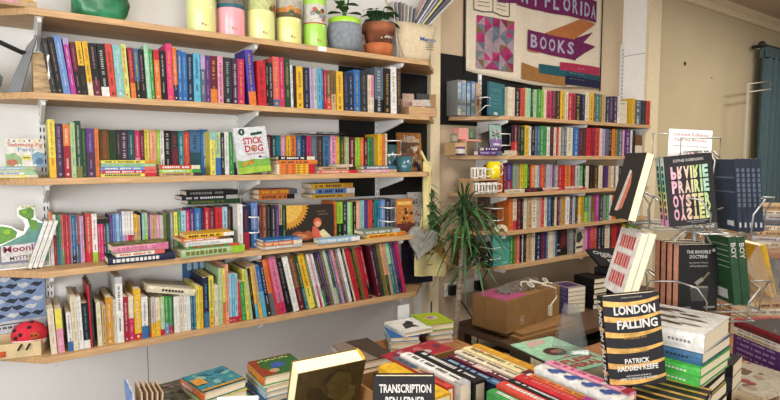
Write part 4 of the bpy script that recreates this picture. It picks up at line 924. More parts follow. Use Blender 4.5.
def jung(F): F.rect(0, .11, 0, .19, 'C8782E', 1); rnd_blobs(F, .11, .15, ['6A3A1E', 'E0A050', '3A2A1A', 'A0562A'], 20, 12, .006, .014); F.rect(.01, .1, .155, .175, 'F0C060', 2); F.rect(0, .11, 0, .05, '6A2E1E', 9)
book('picture_book', 'small orange book of animals standing before the white patterned book', .012, .19, .11, 'orange',
     facing(1.74, 2.44, 1.0885, math.radians(-8), .08), front=jung, group=G4)
def night(F): F.rect(0, .2, 0, .28, '1E1630', 1); [F.disc(random.uniform(.01,.19), random.uniform(.15,.27), .0018, 'C8B8E0', 2, 5) for i in range(30)]; F.disc(.09, .16, .03, '4A3A5E', 2); [F.rect(.05+.02*i, .062+.02*i, .235, .25, '8A78B0', 2) for i in range(5)]
book('picture_book', 'dark purple book face-out at the right end of lowest left shelf', .012, .28, .2, 'plum',
     facing(1.84, 2.52, .763, math.radians(-12), .05), front=night, group='books on the lowest left shelf')
# the tilted white book on the lowest shelf
book('picture_book', 'cream book lying tilted across white spines on lowest left shelf', .028, .195, .15, 'cream',
     Matrix.Translation((.602, 2.345, .913)) @ Matrix.Rotation(math.radians(13), 4, 'Y') @ lying(0, 0, 0), hard=True, group='books on the lowest left shelf',
     spine=lambda F, r: [F.rect(.009, .018, .05+.013*i, .06+.013*i, 'black', 2) for i in range(7)])
book('picture_book', 'big blue illustrated book behind yellow spines on lowest left shelf', .012, .27, .2, 'blue',
     facing(.615, 2.585, .763, 0, .08, .0), group='books on the lowest left shelf', front=lambda F: (F.rect(0, .2, .2, .27, 'steelblue', 1), [F.rect(.02+.03*i, .04+.03*i, .215, .25, 'paleblue', 2) for i in range(5)]))
book('picture_book', 'red picture book standing turned behind black and cyan spine', .012, .275, .19, 'red',
     Matrix.Translation((.168, 2.39, .763)) @ Matrix.Rotation(math.radians(12), 4, 'Z'), group='books on the lowest left shelf') if False else None
for i in range(3):
    def wsp(F, r): F.rect(.005, .008, .02, .05, 'palegrey', 2)
    book('picture_book', 'white leaning book beside dragon cut-out, %s of three' % ['leftmost', 'middle', 'rightmost'][i], .0135, .185, .13, 'white',
         Matrix.Translation((.012+.0165*i, 2.40, 1.0885+.006)) @ Matrix.Rotation(.33, 4, 'Y') @ Matrix.Translation((0, 0, .0)), group='white leaning books', spine=wsp,
         back=(lambda F: (F.rect(0, .13, 0, .185, 'cornflower', 1), F.rect(0, .13, 0, .07, 'pear', 2))) if i == 0 else None)

# ------------------------------------------------------------------ left end props
t = thing('book_easel', 'dark grey display easel with two black pegs, left end of upper shelf', 'easel', (0, 2.46, 1.745))
G = mat('grey_metal', '6E7073', rough=.5, noise=.05); q = MB()
M = Matrix.Rotation(math.radians(24), 4, 'Y')
q.prism([(-.022, .004), (.022, .004), (.080, .214), (.072, .218), (.044, .170)], -.01, .06, G, mx((0, 0, 0), (1,0,0), (0,0,1), (0,-1,0))); ep = q.build('panel', t, bevel=.002)
q = MB(); q.prism([(.042, .176), (.05, .178), (.07, .206), (.067, .208)], .0601, .0612, mat('pale_label', 'B8B4AC', noise=.05), mx((0, 0, 0), (1,0,0), (0,0,1), (0,-1,0))); q.build('label_plate', ep)
for y in (-.072, -.03):
    q = MB(); q.tube([(.04, y, .145), (.025, y, .15), (-.035, y-.03, .172)], .0055, DARK); q.build('peg', ep)
q = MB(); q.box(-.03, .026, -.065, .05, 0, .004, G); q.build('foot', t)
q = MB(); q.lathe([(0, 0), (.055, 0), (.075, .03), (.08, .06), (.06, .095), (.03, .11), (.028, .12), (0, .12)], mat('grey_glaze', '8A9696', rough=.3, noise=.05)); o = q.build('vase'); o.location = (-.112, 2.47, 1.745); tag(o, 'rounded grey-green vase at far left of upper shelf', 'vase')
q = MB(); q.box(.06, .115, 2.42, 2.575, 1.7445, 1.90, wood('raw_ply', 'B89A70', (3, 3, 12))); tag(q.build('wooden_block'), 'plain wooden end block between easel and leaning books', 'bookend')
q = MB(); q.tube([(.108, 2.338, 1.80), (.106, 2.335, 1.81), (.106, 2.335, 1.87), (.108, 2.338, 1.88)], .004, WHITEWIRE); q.tube([(.108, 2.338, 1.80), (.108, 2.44, 1.80)], .003, WHITEWIRE); q.tube([(.108, 2.338, 1.88), (.108, 2.44, 1.88)], .003, WHITEWIRE)
o = q.build('wire_bookend'); tag(o, 'white wire bookend against leaning black books, upper left shelf', 'bookend')
def wire_bookend(x, y, z, w, h, lab, zs):
    q = MB(); q.tube([(x, y+.1, zs+.002), (x, y+.1, z), (x+.0, y, z), (x+w, y-.004, z), (x+w, y-.004, z+h), (x, y, z+h), (x, y+.1, z+h)], .0035, WHITEWIRE); tag(q.build('wire_bookend'), lab, 'bookend', 'white wire bookends')
wire_bookend(.862, 2.352, 1.165, .036, .072, 'white wire bookend beside blue book, third left shelf', 1.087)
wire_bookend(1.628, 2.352, 1.165, .042, .075, 'white wire bookend near right end of third left shelf', 1.087)
wire_bookend(1.655, 2.352, 1.527, .052, .075, 'white wire bookend above dark teal mug', 1.432)
# dragon cut-out
t = thing('cutout_standee', 'green dragon cut-out standee with maroon title, left end of third shelf', 'standee', (0, 2.45, 1.0875))
q = MB(); Fm = lambda y0: Marks(q, lambda u, v, e: (u, y0-e, v))
white = mat('white_card', 'E4E2DC', noise=.02)
out = [(-.30, 0), (.088, .0), (.088, .165), (.06, .178), (.047, .188), (.046, .225), (.03, .24), (-.002, .238), (-.012, .225), (-.01, .2), (.006, .186), (.012, .165), (.006, .14), (-.016, .15), (-.03, .163), (-.06, .172), (-.1, .165), (-.16, .15), (-.30, .14)]
q.prism([(x, z) for x, z in out], -.0, .004, white, mx((0, 0, 0), (1,0,0), (0,0,1), (0,-1,0)))
F = Fm(-.004)
F.poly([(-.29,.004), (.084,.004), (.084,.161), (.056,.173), (.03,.166), (.008,.13), (-.03,.11), (-.07,.09), (-.29,.08)], '6AA596', 1); F.poly([(-.29,.004), (.084,.004), (.05,.07), (.0,.10), (-.05,.075), (-.29,.06)], '86869C', 2); F.poly([(-.29,.004), (.084,.004), (.084,.02), (-.29,.022)], 'C8C4BE', 2.5)
F.poly([(-.005,.222), (.03,.232), (.042,.22), (.04,.192), (.025,.184), (.004,.198), (-.006,.208)], '6FA845', 3); F.disc(.012, .214, .008, 'lime', 4, 8); F.poly([(.02,.19), (.05,.18), (.06,.15), (.03,.14)], '6FA845', 3)
F.poly([(-.29,.07), (-.29,.125), (-.13,.135), (-.1,.158), (-.06,.165), (-.03,.157), (-.013,.14), (-.02,.118), (-.05,.104), (-.1,.085), (-.2,.06)], '6FA845', 3); F.disc(-.045, .142, .01, 'lime', 4, 8)
for i in range(4): F.poly([(.0+.012*i,.232), (.012+.012*i,.23), (.008+.012*i,.24)], 'pear', 4)
F.poly([(-.066,.03), (.05,.034), (.052,.054), (.09,.056), (.09,.098), (-.066,.09)], 'E2DCDC', 5); F.text('Moonlight', .016, .075, .150, .032, '9A2444', 7, .02, rot=.04); F.text('MYSTERY', .002, .043, .085, .015, '6A3A5A', 6, .02, rot=.05)
q.build('printed_panel', t); q = MB(); q.box(-.02, -.016, .0, .05, 0, .12, white); q.build('strut', t)
# tray with a ladybird toy and a blue patterned book
t = thing('cardboard_tray', 'shallow plain cardboard tray holding the ladybird toy', 'tray', (0, 2.45, .763))
q = MB(); TR = mat('tray_card', 'C2AC84', rough=.7, noise=.05); M = Matrix.Rotation(math.radians(-14), 4, 'Z')
for b in [(-.25,.06,-.07,-.066,0,.055), (-.25,.06,.066,.07,0,.055), (-.25,-.246,-.066,.066,0,.055), (.056,.06,-.066,.066,0,.055), (-.246,.056,-.066,.066,0,.003)]: q.box(*b, TR, M)
q.build('tray_body', t)
def patt2(F):
    d, h = .26, .285
    F.rect(0, d, 0, h, '8CA6D2', 1)
    for i in range(7):
        for j in range(6):
            u, v = .022+i*.042+(j % 2)*.02, .118+j*.029; s = 1 if (i+j) % 2 else -1
            if u < d-.024: F.poly([(u-.022*s,v+.002), (u-.006*s,v+.012), (u+.012*s,v+.008), (u+.021*s,v+.013), (u+.018*s,v+.001), (u+.004*s,v-.009), (u-.008*s,v-.004)], '1E2A44' if (i+2*j) % 3 else 'E4E6EA', 2)
    F.rect(0, d, 0, .10, 'DADBE2', 3); F.rect(.03, .22, .085, .09, '5A5A66', 4); [F.rect(.06+.018*i, .074+.018*i, .07, .079, '5A5A66', 4) for i in range(8)]
book('picture_book', 'blue bird-patterned book standing behind ladybird toy, lowest left shelf', .014, .285, .26, 'cornflower',
     facing(-.192, 2.565, .763, 0, .06), front=patt2)
t = thing('ladybird_toy', 'red spotted ladybird soft toy sitting in the cardboard tray', 'soft toy', (.008, 2.435, .777), math.radians(-14)); t.scale = (.88, .88, .9)
RF = mat('red_plush', 'C42A3A', rough=.9, noise=.12, scale=120, bump=.4)
q = MB(); q.ball((0, 0, .062), .068, RF, sc=(1.02, .85, .82)); q.build('body', t)
q = MB(); q.ball((.0, -.004, .036), .063, mat('pink_plush', 'E6C4C4', rough=.9, noise=.05), sc=(1.04, .88, .55)); q.build('belly', t)
q = MB()
for u, v in [(-.02, .075), (-.045, .09), (.01, .1), (-.038, .062), (.012, .115)]:
    y = -.85*math.sqrt(max(0, .068**2-(u/1.02)**2-((v-.062)/.82)**2)); q.ball((u, y, v), .0085, DARK, 10, 6, (1, .5, 1))
q.build('spots', t)
q = MB(); q.ball((.03, -.05, .066), .02, mat('orange_plush', 'B0502A', rough=.9, noise=.15), sc=(1, .5, .9)); q.ball((.038, -.061, .07), .004, DARK, 8, 6); q.ball((.022, -.061, .07), .004, DARK, 8, 6); q.build('face', t)
for a in (0, 1):
    q = MB(); q.tube([(-.012+.03*a, -.055, .04), (-.016+.03*a, -.075, .035), (-.024+.03*a, -.083, .018)], .004, DARK); q.build('leg', t)
q = MB(); q.prism([(-.05,-.05), (.03,-.06), (.06,0), (-.02,.05)], 0, .02, mat('orange_plush')); o = q.build('folded_cloth'); o.location = (-.1, 2.45, .772); tag(o, 'orange folded cloth lying in the tray left of the toy', 'cloth')
# top shelf
stack('picture_book', 'books on the top left shelf', -.13, 2.335, 2.0425, [
 (.022, .21, .14, 'tan', 'pink', '', 0, 0, 'tan book lying under colourful book on the top shelf'), (.02, .2, .14, 'paleblue', 'hotpink', 'gold', 0, 2, 'pink and blue book lying on the top shelf, far left')])
q = MB()
g = random.Random(4); GB = mat('green_foil_bag', '2E7A52', rough=.3, noise=.3, scale=14, bump=.3)
n = 16; ring = []
for j in range(7):
    for i in range(n):
        a = 2*PI*i/n; rr = 1+.12*math.sin(3*a+j)+g.uniform(-.06, .06); ring.append(((.085+.008*j)*math.cos(a)*rr, .05*math.sin(a)*rr, .04*j))
q.add(ring, [(j*n+i, j*n+(i+1) % n, (j+1)*n+(i+1) % n, (j+1)*n+i) for j in range(6) for i in range(n)]+[tuple(range(n))[::-1]], GB, None, True)
o = q.build('gift_bag'); o.location = (.285, 2.43, 2.0428); tag(o, 'crumpled shiny green bag standing on the top shelf', 'bag')
def tin(x, r, h, c, bands, lab, art=None):
    r *= 1.1
    t = thing('storage_tin', lab, 'tin', (x+.033, 2.395, 2.0428), group='tall tins on the top shelf')
    m = mat('tin_'+c, c, rough=.32, noise=.03, coat=.3)
    q = MB(); q.lathe([(0, 0), (r*.97, 0), (r, .004), (r, h-.004), (r*.97, h), (0, h)], m, 40); q.build('body', t)
    q = MB(); q.lathe([(0, h), (r*1.02, h), (r*1.02, h+.02), (r*.9, h+.026), (0, h+.026)], m, 40); q.build('lid', t)
    q = MB()
    for z0, z1, cc in bands: q.lathe([(r+.0006, z0), (r+.0006, z1)], cm(cc), 40)
    if bands: q.build('printed_band', t)
    q = MB(); th = -PI/2-.2
    for k, (du, dz, rr, cc) in enumerate([(0, .03, .006, 'tan'), (.012, .026, .004, 'mustard')]+(art or [])):
        P = []
        for i in range(12):
            a = th+(du+rr*math.cos(2*PI*i/12))/r; P.append(((r+.0009+.0002*k)*math.cos(a), (r+.0009+.0002*k)*math.sin(a), dz+rr*math.sin(2*PI*i/12)))
        q.add(P, [tuple(range(12))], cm(cc))
    q.build('printed_picture', t)
FOOD = [(.0+.012*i, .145+.012*(i % 3), .012, ['E8E4DA', 'D8823A', '6A5038', '8A9AA0', 'C8503A'][i % 5]) for i in range(-2, 4)]
tin(.643, .055, .30, 'D2D68E', [], 'tall pale green tin, leftmost of five on the top shelf')
tin(.772, .054, .30, 'EC9AA2', [(.118, .2, '2E6A7A'), (.135, .19, 'D8C8B0')], 'tall pink tin with dark blue band on the top shelf')
tin(.912, .056, .30, 'D4D890', [(.13, .2, 'D4D890')], 'tall pale green tin between the pink tin and burger tin', [(.04+.01*i, .14+.012*(i % 2), .012, ['6A4A38', 'D8A05A', 'B85A3A'][i % 3]) for i in range(4)])
tin(1.05, .053, .27, 'D6D486', [(.118, .14, '6A5A40'), (.14, .162, 'D88A3E'), (.162, .2, 'C8C0B0')], 'pale yellow-green tin with burger print on the top shelf', [(0, .15, .022, 'E0963E'), (0, .135, .016, '4A6A3A')])
tin(1.187, .052, .25, '9CCB52', [(.108, .114, 'C8603A'), (.114, .2, 'E2DCCE')], 'bright green tin with white fruit pattern, rightmost tin', FOOD+[(.03-.015*i, .13+.015*i, .01, ['C8603A', '8AA0A8', '5A7A3A'][i % 3]) for i in range(4)])
q = MB(); q.box(1.2, 1.245, 2.3245, 2.3268, -.022, -.0005, mat('white_card')); q.build('price_label', [o for o in COL.objects if o.name == 'wall_shelf'][0])['label'] = 'white price label'
def leaf(q, p, d, L, w, m, droop=.3):
    d = Vector(d).normalized(); s = d.cross(Vector((0,0,1)));
    s = s.normalized() if s.length > .05 else Vector((1,0,0)); u = s.cross(d)
    vs = []; n = 5
    for i in range(n+1):
        f = i/n; c = Vector(p)+d*L*f-Vector((0,0,1))*droop*L*f*f; ww = w*math.sin(PI*min(.97, f*.9+.07))**.8
        vs += [c-s*ww, c+u*ww*-.15, c+s*ww]
    q.add(vs, [x for i in range(n) for x in ((i*3, i*3+1, i*3+4, i*3+3), (i*3+1, i*3+2, i*3+5, i*3+4))], m, None, True)
LEAF = mat('leaf_green', '3F6E38', rough=.45, noise=.2, scale=25); LEAFD = mat('leaf_dark', '2C4A2A', rough=.45, noise=.2, scale=25); SOIL = mat('potting_soil', '2A2018', rough=1, noise=.3, scale=90)
t = thing('potted_plant', 'grey stone pot with lime lining and small plant on top shelf', 'plant', (1.39, 2.40, 2.0428))
q = MB(); q.lathe([(0, 0), (.06, 0), (.078, .02), (.090, .07), (.088, .12), (.080, .142), (.075, .142), (.075, .12)], mat('grey_stone_pot', '7E848A', rough=.7, noise=.12, scale=60), 36); pp = q.build('pot', t)
q = MB(); q.lathe([(.082, .138), (.082, .162), (.078, .165), (.073, .162), (.07, .13)], mat('lime_plastic', '9CC832', rough=.35, noise=0), 36); q.build('pot_liner', pp)
q = MB(); q.lathe([(0, .14), (.072, .14)], SOIL); q.build('soil', t)
q = MB()
for k in range(3):
    a = k*2.1; tip = (.03*math.cos(a), .02*math.sin(a), .30); q.tube([(.006*k-.006, 0, .14), (.5*tip[0], .5*tip[1], .22), tip], .004, LEAF, 6)
    for j in range(4): leaf(q, (tip[0]*.7, tip[1]*.7, .2+.035*j), (math.cos(a+j*1.9), math.sin(a+j*1.9), .35), .085, .026, LEAF)
q.build('foliage', t)
t = thing('potted_plant', 'stacked terracotta pots with round-leaved plant on the top shelf', 'plant', (1.597, 2.40, 2.0428))
TC = mat('terracotta', 'B4663C', rough=.85, noise=.15, scale=20); TCW = mat('weathered_terracotta', '8A5338', rough=.9, noise=.3, scale=14)
q = MB(); q.lathe([(0, 0), (.068, 0), (.078, .062), (.074, .064), (.06, .02)], TC, 36); q.build('lower_pot', t)
q = MB(); q.lathe([(0, .03), (.06, .03), (.076, .12), (.088, .125), (.088, .168), (.080, .168), (.075, .13)], TCW, 36)
F = Marks(q, lambda u, v, e: ((.0775+e+.002)*math.cos(-PI/2+u/.08), (.0775+e+.002)*math.sin(-PI/2+u/.08), v))
for i, (u, v, r) in enumerate([(-.01, .09, .006), (.0, .094, .007), (.012, .092, .008), (.024, .096, .006), (.035, .092, .006), (-.03, .086, .005)]): F.disc(u, v, r, 'C8B8A8', 1, 7)
q.build('upper_pot', t)
q = MB(); q.lathe([(0, .155), (.078, .155)], SOIL); q.build('soil', t)
q = MB(); g = random.Random(11)
for k in range(22):
    a = g.uniform(0, 6.28); b = (.07*g.random()*math.cos(a), .06*g.random()*math.sin(a), .16+g.uniform(.0, .12)); q.tube([(0, 0, .15), b], .002, LEAFD, 5)
    leaf(q, b, (math.cos(a), math.sin(a), .2), g.uniform(.05, .075), g.uniform(.022, .032), LEAF if k % 3 else LEAFD, .5)
q.build('foliage', t)
q = MB(); q.lathe([(0, 0), (.05, 0), (.06, .10), (.055, .10), (.05, .02)], mat('pink_pot', 'B87A6A', rough=.8, noise=.1)); q.lathe([(0, .09), (.053, .09)], SOIL); o = q.build('flower_pot'); o.location = (1.50, 2.535, 2.1); o.location.z = 2.0428; o.scale = (.8, .8, 1.9); tag(o, 'dusty pink pot standing behind the grey stone pot', 'pot')
# canvas bag of newspapers
t = thing('tote_bag', 'cream canvas bag with blue lettering, right end of top shelf', 'bag', (1.84, 2.43, 2.0428), math.radians(-8))
CAN = mat('cream_canvas', 'C6B698', rough=.9, noise=.06, scale=40, bump=.2)
q = MB(); n = 20
def bagring(z, w, d, ph): return [(w*(1 if abs(math.cos(a)) > .3 else 1)*math.copysign(abs(math.cos(a))**.6, math.cos(a))+.006*math.sin(5*a+ph), d*math.copysign(abs(math.sin(a))**.6, math.sin(a))+.006*math.sin(4*a+ph*2), z) for a in [2*PI*i/n for i in range(n)]]
R = [bagring(0, .095, .055, 0), bagring(.03, .105, .07, 1), bagring(.09, .115, .075, 2), bagring(.15, .125, .07, 2.6), bagring(.205, .135, .06, 3), bagring(.203, .130, .055, 3), bagring(.12, .112, .06, 2.2)]
q.add([v for r in R for v in r], [(j*n+i, j*n+(i+1) % n, (j+1)*n+(i+1) % n, (j+1)*n+i) for j in range(len(R)-1) for i in range(n)]+[tuple(range(n))[::-1]], CAN, None, True)
F = Marks(q, lambda u, v, e: (u, -.078-e, v)); F.text('Mansu', .06, .12, .1, .022, '3A66A0', 2, .02)
for i in range(4): F.rect(.045, .1, .1-.012*i, .104-.012*i, '8A8478', 1)
q.build('bag_body', t)
q = MB(); q.tube([(-.12, -.02, .19), (-.15, -.02, .26), (-.165, -.0, .33)], .006, CAN, 6); q.tube([(-.11, -.03, .17), (-.1, -.06, .08), (-.085, -.062, .02)], .005, CAN, 6); q.build('handle', t)
g = random.Random(3)
for i in range(7):
    q = MB(); a = g.uniform(.15, .35); c = ['D8D4CC', 'B8B4B0', '8A8A92', 'C8B8A8'][i % 4]
    q.box(-.02+.012*i-.006, -.02+.012*i, -.03, .03, 0, .30, cm(c), Matrix.Translation((1.84-.09, 2.43, 2.055)) @ Matrix.Rotation(-.12+.05*i, 4, 'Y'))
    tag(q.build('rolled_paper'), ['white', 'pale', 'grey', 'beige', 'thin white', 'narrow pale', 'darker grey'][i]+' upright paper sheaf in the canvas bag, number %s from left' % ['one', 'two', 'three', 'four', 'five', 'six', 'seven'][i], 'papers', 'papers in the canvas bag')
NC = ['E0DCD4', '6A6A80', 'E8E4A0', 'B8B4D0', 'E8E4E0', '5A6080', 'D8B8B0']
for i in range(7):
    q = MB(); L = .36
    q.box(0, L, -.004+.0, .05, 0, .009, cm(NC[i]), Matrix.Translation((1.885-.004*i, 2.42, 2.195+.014*i)) @ Matrix.Rotation(math.radians(-43-2.5*i), 4, 'Y'))
    tag(q.build('newspaper'), 'folded %s newspaper slanting out of the canvas bag, %s in the sheaf' % (['pale', 'mauve-grey', 'yellowish', 'lilac', 'off-white', 'blue-grey', 'pinkish'][i], ['lowest', 'second', 'third', 'fourth', 'fifth', 'sixth', 'topmost'][i]), 'newspaper', 'newspapers in the canvas bag')
# wooden card box at the right end of the upper left shelf
t = thing('wooden_card_box', 'small open wooden box of cards, right end of upper left shelf', 'box', (1.86, 2.47, 1.745))
for b, nme in [((-.07,.13,-.085,-.079,0,.05), 'side_panel'), ((-.07,.13,.079,.085,0,.11), 'side_panel'), ((-.07,-.064,-.079,.079,0,.05), 'side_panel'), ((.124,.13,-.079,.079,0,.13), 'side_panel'), ((-.064,.124,-.079,.079,0,.006), 'base')]:
    q = MB(); q.box(*b, WOOD); q.build(nme, t)
for i, (x, y, w, h, c, c2, a) in enumerate([(1.80,2.45,.07,.125,'C8A890','B88A7A',.18), (1.84,2.42,.075,.09,'D0B8A8','A86058',.2), (1.905,2.46,.08,.13,'3A3A3E','7A7A7E',.1), (1.93,2.43,.06,.10,'D8D0C4','8A8A80',.3)]):
    q = MB(); M = facing(x, y, 1.7515, math.radians(-15), a)
    q.box(0, .002, 0, w, 0, h, cm(c), M); q.box(.002, .0026, .008, w-.008, .01, h*.6, cm(c2), M)
    tag(q.build('greeting_card'), ['tan card', 'pink-centred card', 'dark grey card', 'white card'][i]+' standing in the small wooden box', 'card', 'cards in the wooden box')
# mugs
def mug(x, y, z, r, h, c, lab, hr=.7, hang=0, hc=None, stripe=None, ng='mugs on the shelves'):
    t = thing('mug', lab, 'mug', (x, y, z), hang, ng); m = mat('glaze_'+c, c, rough=.22, noise=.08, coat=.4)
    q = MB(); q.lathe([(0, .002), (r*.9, 0), (r, .006), (r, h), (r-.003, h), (r-.004, .01), (0, .008)], m, 32)
    if stripe:
        for a0, c2 in stripe: q.add([((r+.0008)*math.cos(a0+j*.18), (r+.0008)*math.sin(a0+j*.18), zz) for zz in (.01, h-.01) for j in range(3)], [(0,1,4,3), (1,2,5,4)], cm(c2), None, True)
    q.build('body', t)
    q = MB(); q.tube([(r-.002, 0, h*.82), (r+.022, 0, h*.84), (r+.03, 0, h*.7), (r+.03, 0, h*.32), (r+.022, 0, h*.2), (r-.002, 0, h*.2)], .0045, mat(*hc) if hc else m); q.build('handle', t)
mug(1.758, 2.385, 1.433, .043, .085, '35606A', 'short dark teal mug with pale streaks by the orange-brown book', hang=PI*.9, stripe=[(-2.1, '7AA4AA'), (-1.5, '5A8A92'), (-1.1, '22444C')])
mug(1.715, 2.47, 1.433, .045, .15, '2E4A4E', 'tall dark teal tumbler with handle behind the short mug', hang=PI*.75)
q = MB(); q.prism([(-.035,-.03), (.03,-.035), (.04,.02), (.005,.03), (-.04,.015)], 0, .045, mat('dark_stone', '4A4644', rough=.9, noise=.2)); o = q.build('stone'); o.location = (1.83, 2.45, 1.0878); tag(o, 'dark rough stone at the right end of third left shelf', 'stone')
# ------------------------------------------------------------------ right shelves: face-out books, gifts, mugs
GR = 'face-out and loose items on the right shelves'
def photo_spine(seed):
    def f(F, r):
        g = random.Random(seed); t = .03
        for j in range(10): F.rect(0, t*.95, .02*j, .02*j+.02, g.choice(['8A9AA8', 'A8A898', '6A7468', 'C2C0B4', '7E8E6E'] if j < 5 else ['A8BCD0', '8FB0D6', 'C4CCD2', '9AB4D0']), 1)
    return f
for i, (X, c) in enumerate([(2.235, 'grey'), (2.272, 'palegrey'), (2.312, 'slate'), (2.352, 'cornflower')]):
    book('novel', 'photo-spined book at left end of top right shelf, %s of four' % ['leftmost', 'second', 'third', 'rightmost'][i], .034, .215, .10, c, Matrix.Translation((X, 2.485, 1.775)), hard=True, group=GR, small=True, spine=photo_spine(i))
q = MB(); q.box(2.392, 2.425, 2.485, 2.585, 1.7745, 1.985, mat('beige_card', 'B09478', noise=.1)); q.box(2.398, 2.42, 2.4838, 2.485, 1.84, 1.9, cm('B0683E')); tag(q.build('slip_case'), 'beige slip case with small orange patch beside photo-spined books', 'box')
def tealc(F): F.rect(0, .15, 0, .205, '1E6A72', 1); F.text('SELECTED', .072, .16, .09, .014, '3E9A90', 2); [F.rect(.02, .12, .05+.022*i, .06+.022*i, '2A7C80', 2) for i in range(4)]; F.rect(.05, .085, .005, .022, 'C8D0D0', 3)
book('novel', 'teal book face-out in front of wire bookend, top right shelf', .012, .205, .15, 'teal', facing(2.375, 2.37, 1.775, math.radians(4), .05, .06), front=tealc, group=GR, small=True, spine_c='steelblue')
q = MB(); q.tube([(2.355, 2.45, 1.777), (2.355, 2.36, 1.83), (2.39, 2.36, 1.83), (2.39, 2.36, 1.88), (2.355, 2.36, 1.88), (2.355, 2.45, 1.88)], .003, WHITEWIRE); tag(q.build('wire_bookend'), 'thin wire bookend left of the teal face-out book', 'bookend')
book('novel', 'cream book turned cover-out near right end of top right shelf', .012, .178, .118, 'cream', facing(3.785, 2.39, 1.775, 0, .03), front=lambda F: (F.text('POEMS', .06, .155, .07, .008, '5A4A3A', 2), F.rect(.0, .118, .07, .072, 'C8B490', 2)) and None, group=GR, small=True)
# second right shelf: pink step stand with jars, card, black books
t = thing('step_stand', 'pink and plain wooden step display, second right shelf', 'display stand', (2.24, 2.46, 1.5275))
PK = mat('pink_paint', 'C88A7E', rough=.6, noise=.06)
for b, m, nme in [((-.085,-.005,-.05,.05,0,.075), WOOD, 'lower_step'), ((-.005,.13,-.05,.05,.085,.097), PK, 'upper_step'), ((-.005,.007,-.05,.05,0,.085), WOOD, 'riser'), ((-.04,.04,-.03,.03,.097,.165), PK, 'pink_block')]:
    q = MB(); q.box(*b, m); q.build(nme, t)
def jar(x, y, z, r, h, c, lc, lab):
    t = thing('candle_jar', lab, 'jar', (x, y, z), group='candles on the pink step display')
    q = MB(); q.lathe([(0, 0), (r, 0), (r, h), (0, h)], mat('jar_'+c, c, rough=.2, noise=.05, coat=.4), 24); q.build('jar', t)
    q = MB(); q.lathe([(r+.0006, h*.2), (r+.0006, h*.75)], cm(lc), 24); q.build('label', t)
jar(2.19, 2.46, 1.6027, .022, .055, '6E7A60', 'B0A890', 'grey-green candle jar on the lower wooden step')
jar(2.325, 2.46, 1.6247, .028, .065, '4A6A4A', '6A8A6A', 'green candle jar on the upper pink step')
jar(2.185, 2.40, 1.5275, .03, .05, '5A3A70', 'E0D8C8', 'purple candle jar with white label before the wooden step')
def card(F): F.rect(0, .115, 0, .14, '9CC0B4', 1); F.rect(0, .115, 0, .05, '8A6AA8', 2); [F.poly([(.057,.078), (.057+.04*math.cos(i*.785+.1), .078+.04*math.sin(i*.785+.1)), (.057+.03*math.cos(i*.785+.5), .078+.03*math.sin(i*.785+.5))], ['3A2A2A', 'C85A6A', 'E0D0C0', '4A3A4A'][i % 4], 3) for i in range(8)]; F.rect(.03, .09, .012, .024, 'E8E4E0', 3)
book('greeting_card', 'pale green and purple flower card before black books, second right shelf', .003, .14, .115, 'paleteal', facing(2.40, 2.365, 1.578, math.radians(5), .08), front=card, group=GR, small=True, cat='card')
wire_bookend(2.50, 2.352, 1.59, .06, .072, 'white wire bookend against black books, second right shelf', 1.528)
book('novel', 'tall black book face-out behind the flower card, second right shelf', .02, .195, .17, 'black', facing(2.435, 2.41, 1.528, 0, .02), front=lambda F: [F.rect(.11, .16, .02+.02*i, .026+.02*i, 'charcoal', 2) for i in range(8)] and None, group=GR, small=True)
stack('novel', GR, 2.275, 2.335, 1.5275, [(.026, .20, .045, 'purple', 'lilac', 'slate', .0, 0, 'purple book lying under the flower card, second right shelf'), (.022, .14, .045, 'purple', 'white', '', .05, 0, 'short purple book lying upper under the flower card')], True)
stack('novel', GR, 2.50, 2.3345, 1.5275, [(.014, .115, .03, 'cream', 'tan', 'salmon', .0, 0, 'cream booklet lying lower left of black and red spine'), (.016, .085, .03, 'cream', 'tan', '', .025, 0, 'short cream booklet lying upper left of black and red spine')], True)
book('novel', 'brown and white book cover-out, right end of second right shelf', .012, .168, .14, 'brown', facing(3.985, 2.385, 1.528, 0, .03), front=lambda F: F.rect(0, .14, 0, .085, 'cream', 1), group=GR, small=True)
# third right shelf: white cups, yellow mug, lying books
t = thing('cup_rack', 'wooden two-tier cup rack on the third right shelf', 'rack', (2.35, 2.42, 1.2895))
q = MB(); q.box(-.10, .13, -.075, .07, .084, .094, WOOD); q.build('upper_tier', t)
for x in (-.097, .122):
    q = MB(); q.box(x, x+.008, -.06, .06, 0, .084, WOOD); q.build('support', t)
k = 0
for z, n in ((1.3838, 3), (1.290, 4)):
    for i in range(n):
        if z > 1.35 and i == 2: continue
        mug(2.292+.062*i*(1 if z > 1.35 else .82), 2.385 if z > 1.35 else 2.372, z, .027 if z > 1.35 else .023, .07, 'DAD4C8', 'white patterned cup, %s on the %s of the wooden cup rack' % (['leftmost', 'second from left', 'third from left', 'rightmost'][i], 'upper tier' if z > 1.35 else 'lower tier'), hang=-.6, stripe=[(-2.2, 'A89888'), (-1.5, '8A7A70')], ng='white cups on the cup rack')
mug(2.447, 2.38, 1.3838, .044, .105, 'E2C81E', 'bright yellow mug on upper tier of the wooden cup rack', hang=-.15, hc=('white_wire', 'E6E2DC'))
stack('novel', GR, 2.53, 2.33, 1.2895, [(.022, .15, .035, 'cream', 'tan', '', 0, 0, 'cream book lying left of black lying book, third right shelf')], True)
stack('novel', GR, 2.695, 2.33, 1.2895, [(.025, .165, .035, 'black', 'crimson', '', 0, 0, 'black book with dark red lettering lying on third right shelf')], True)
stack('novel', GR, 2.868, 2.33, 1.2895, [(.010, .19, .035, 'salmonred', 'cream', '', 0, 0, 'orange-red book lying under cream one, third right shelf'), (.012, .165, .035, 'cream', 'salmon', '', 0, 0, 'cream book lying on orange-red one left, third right shelf')], True)
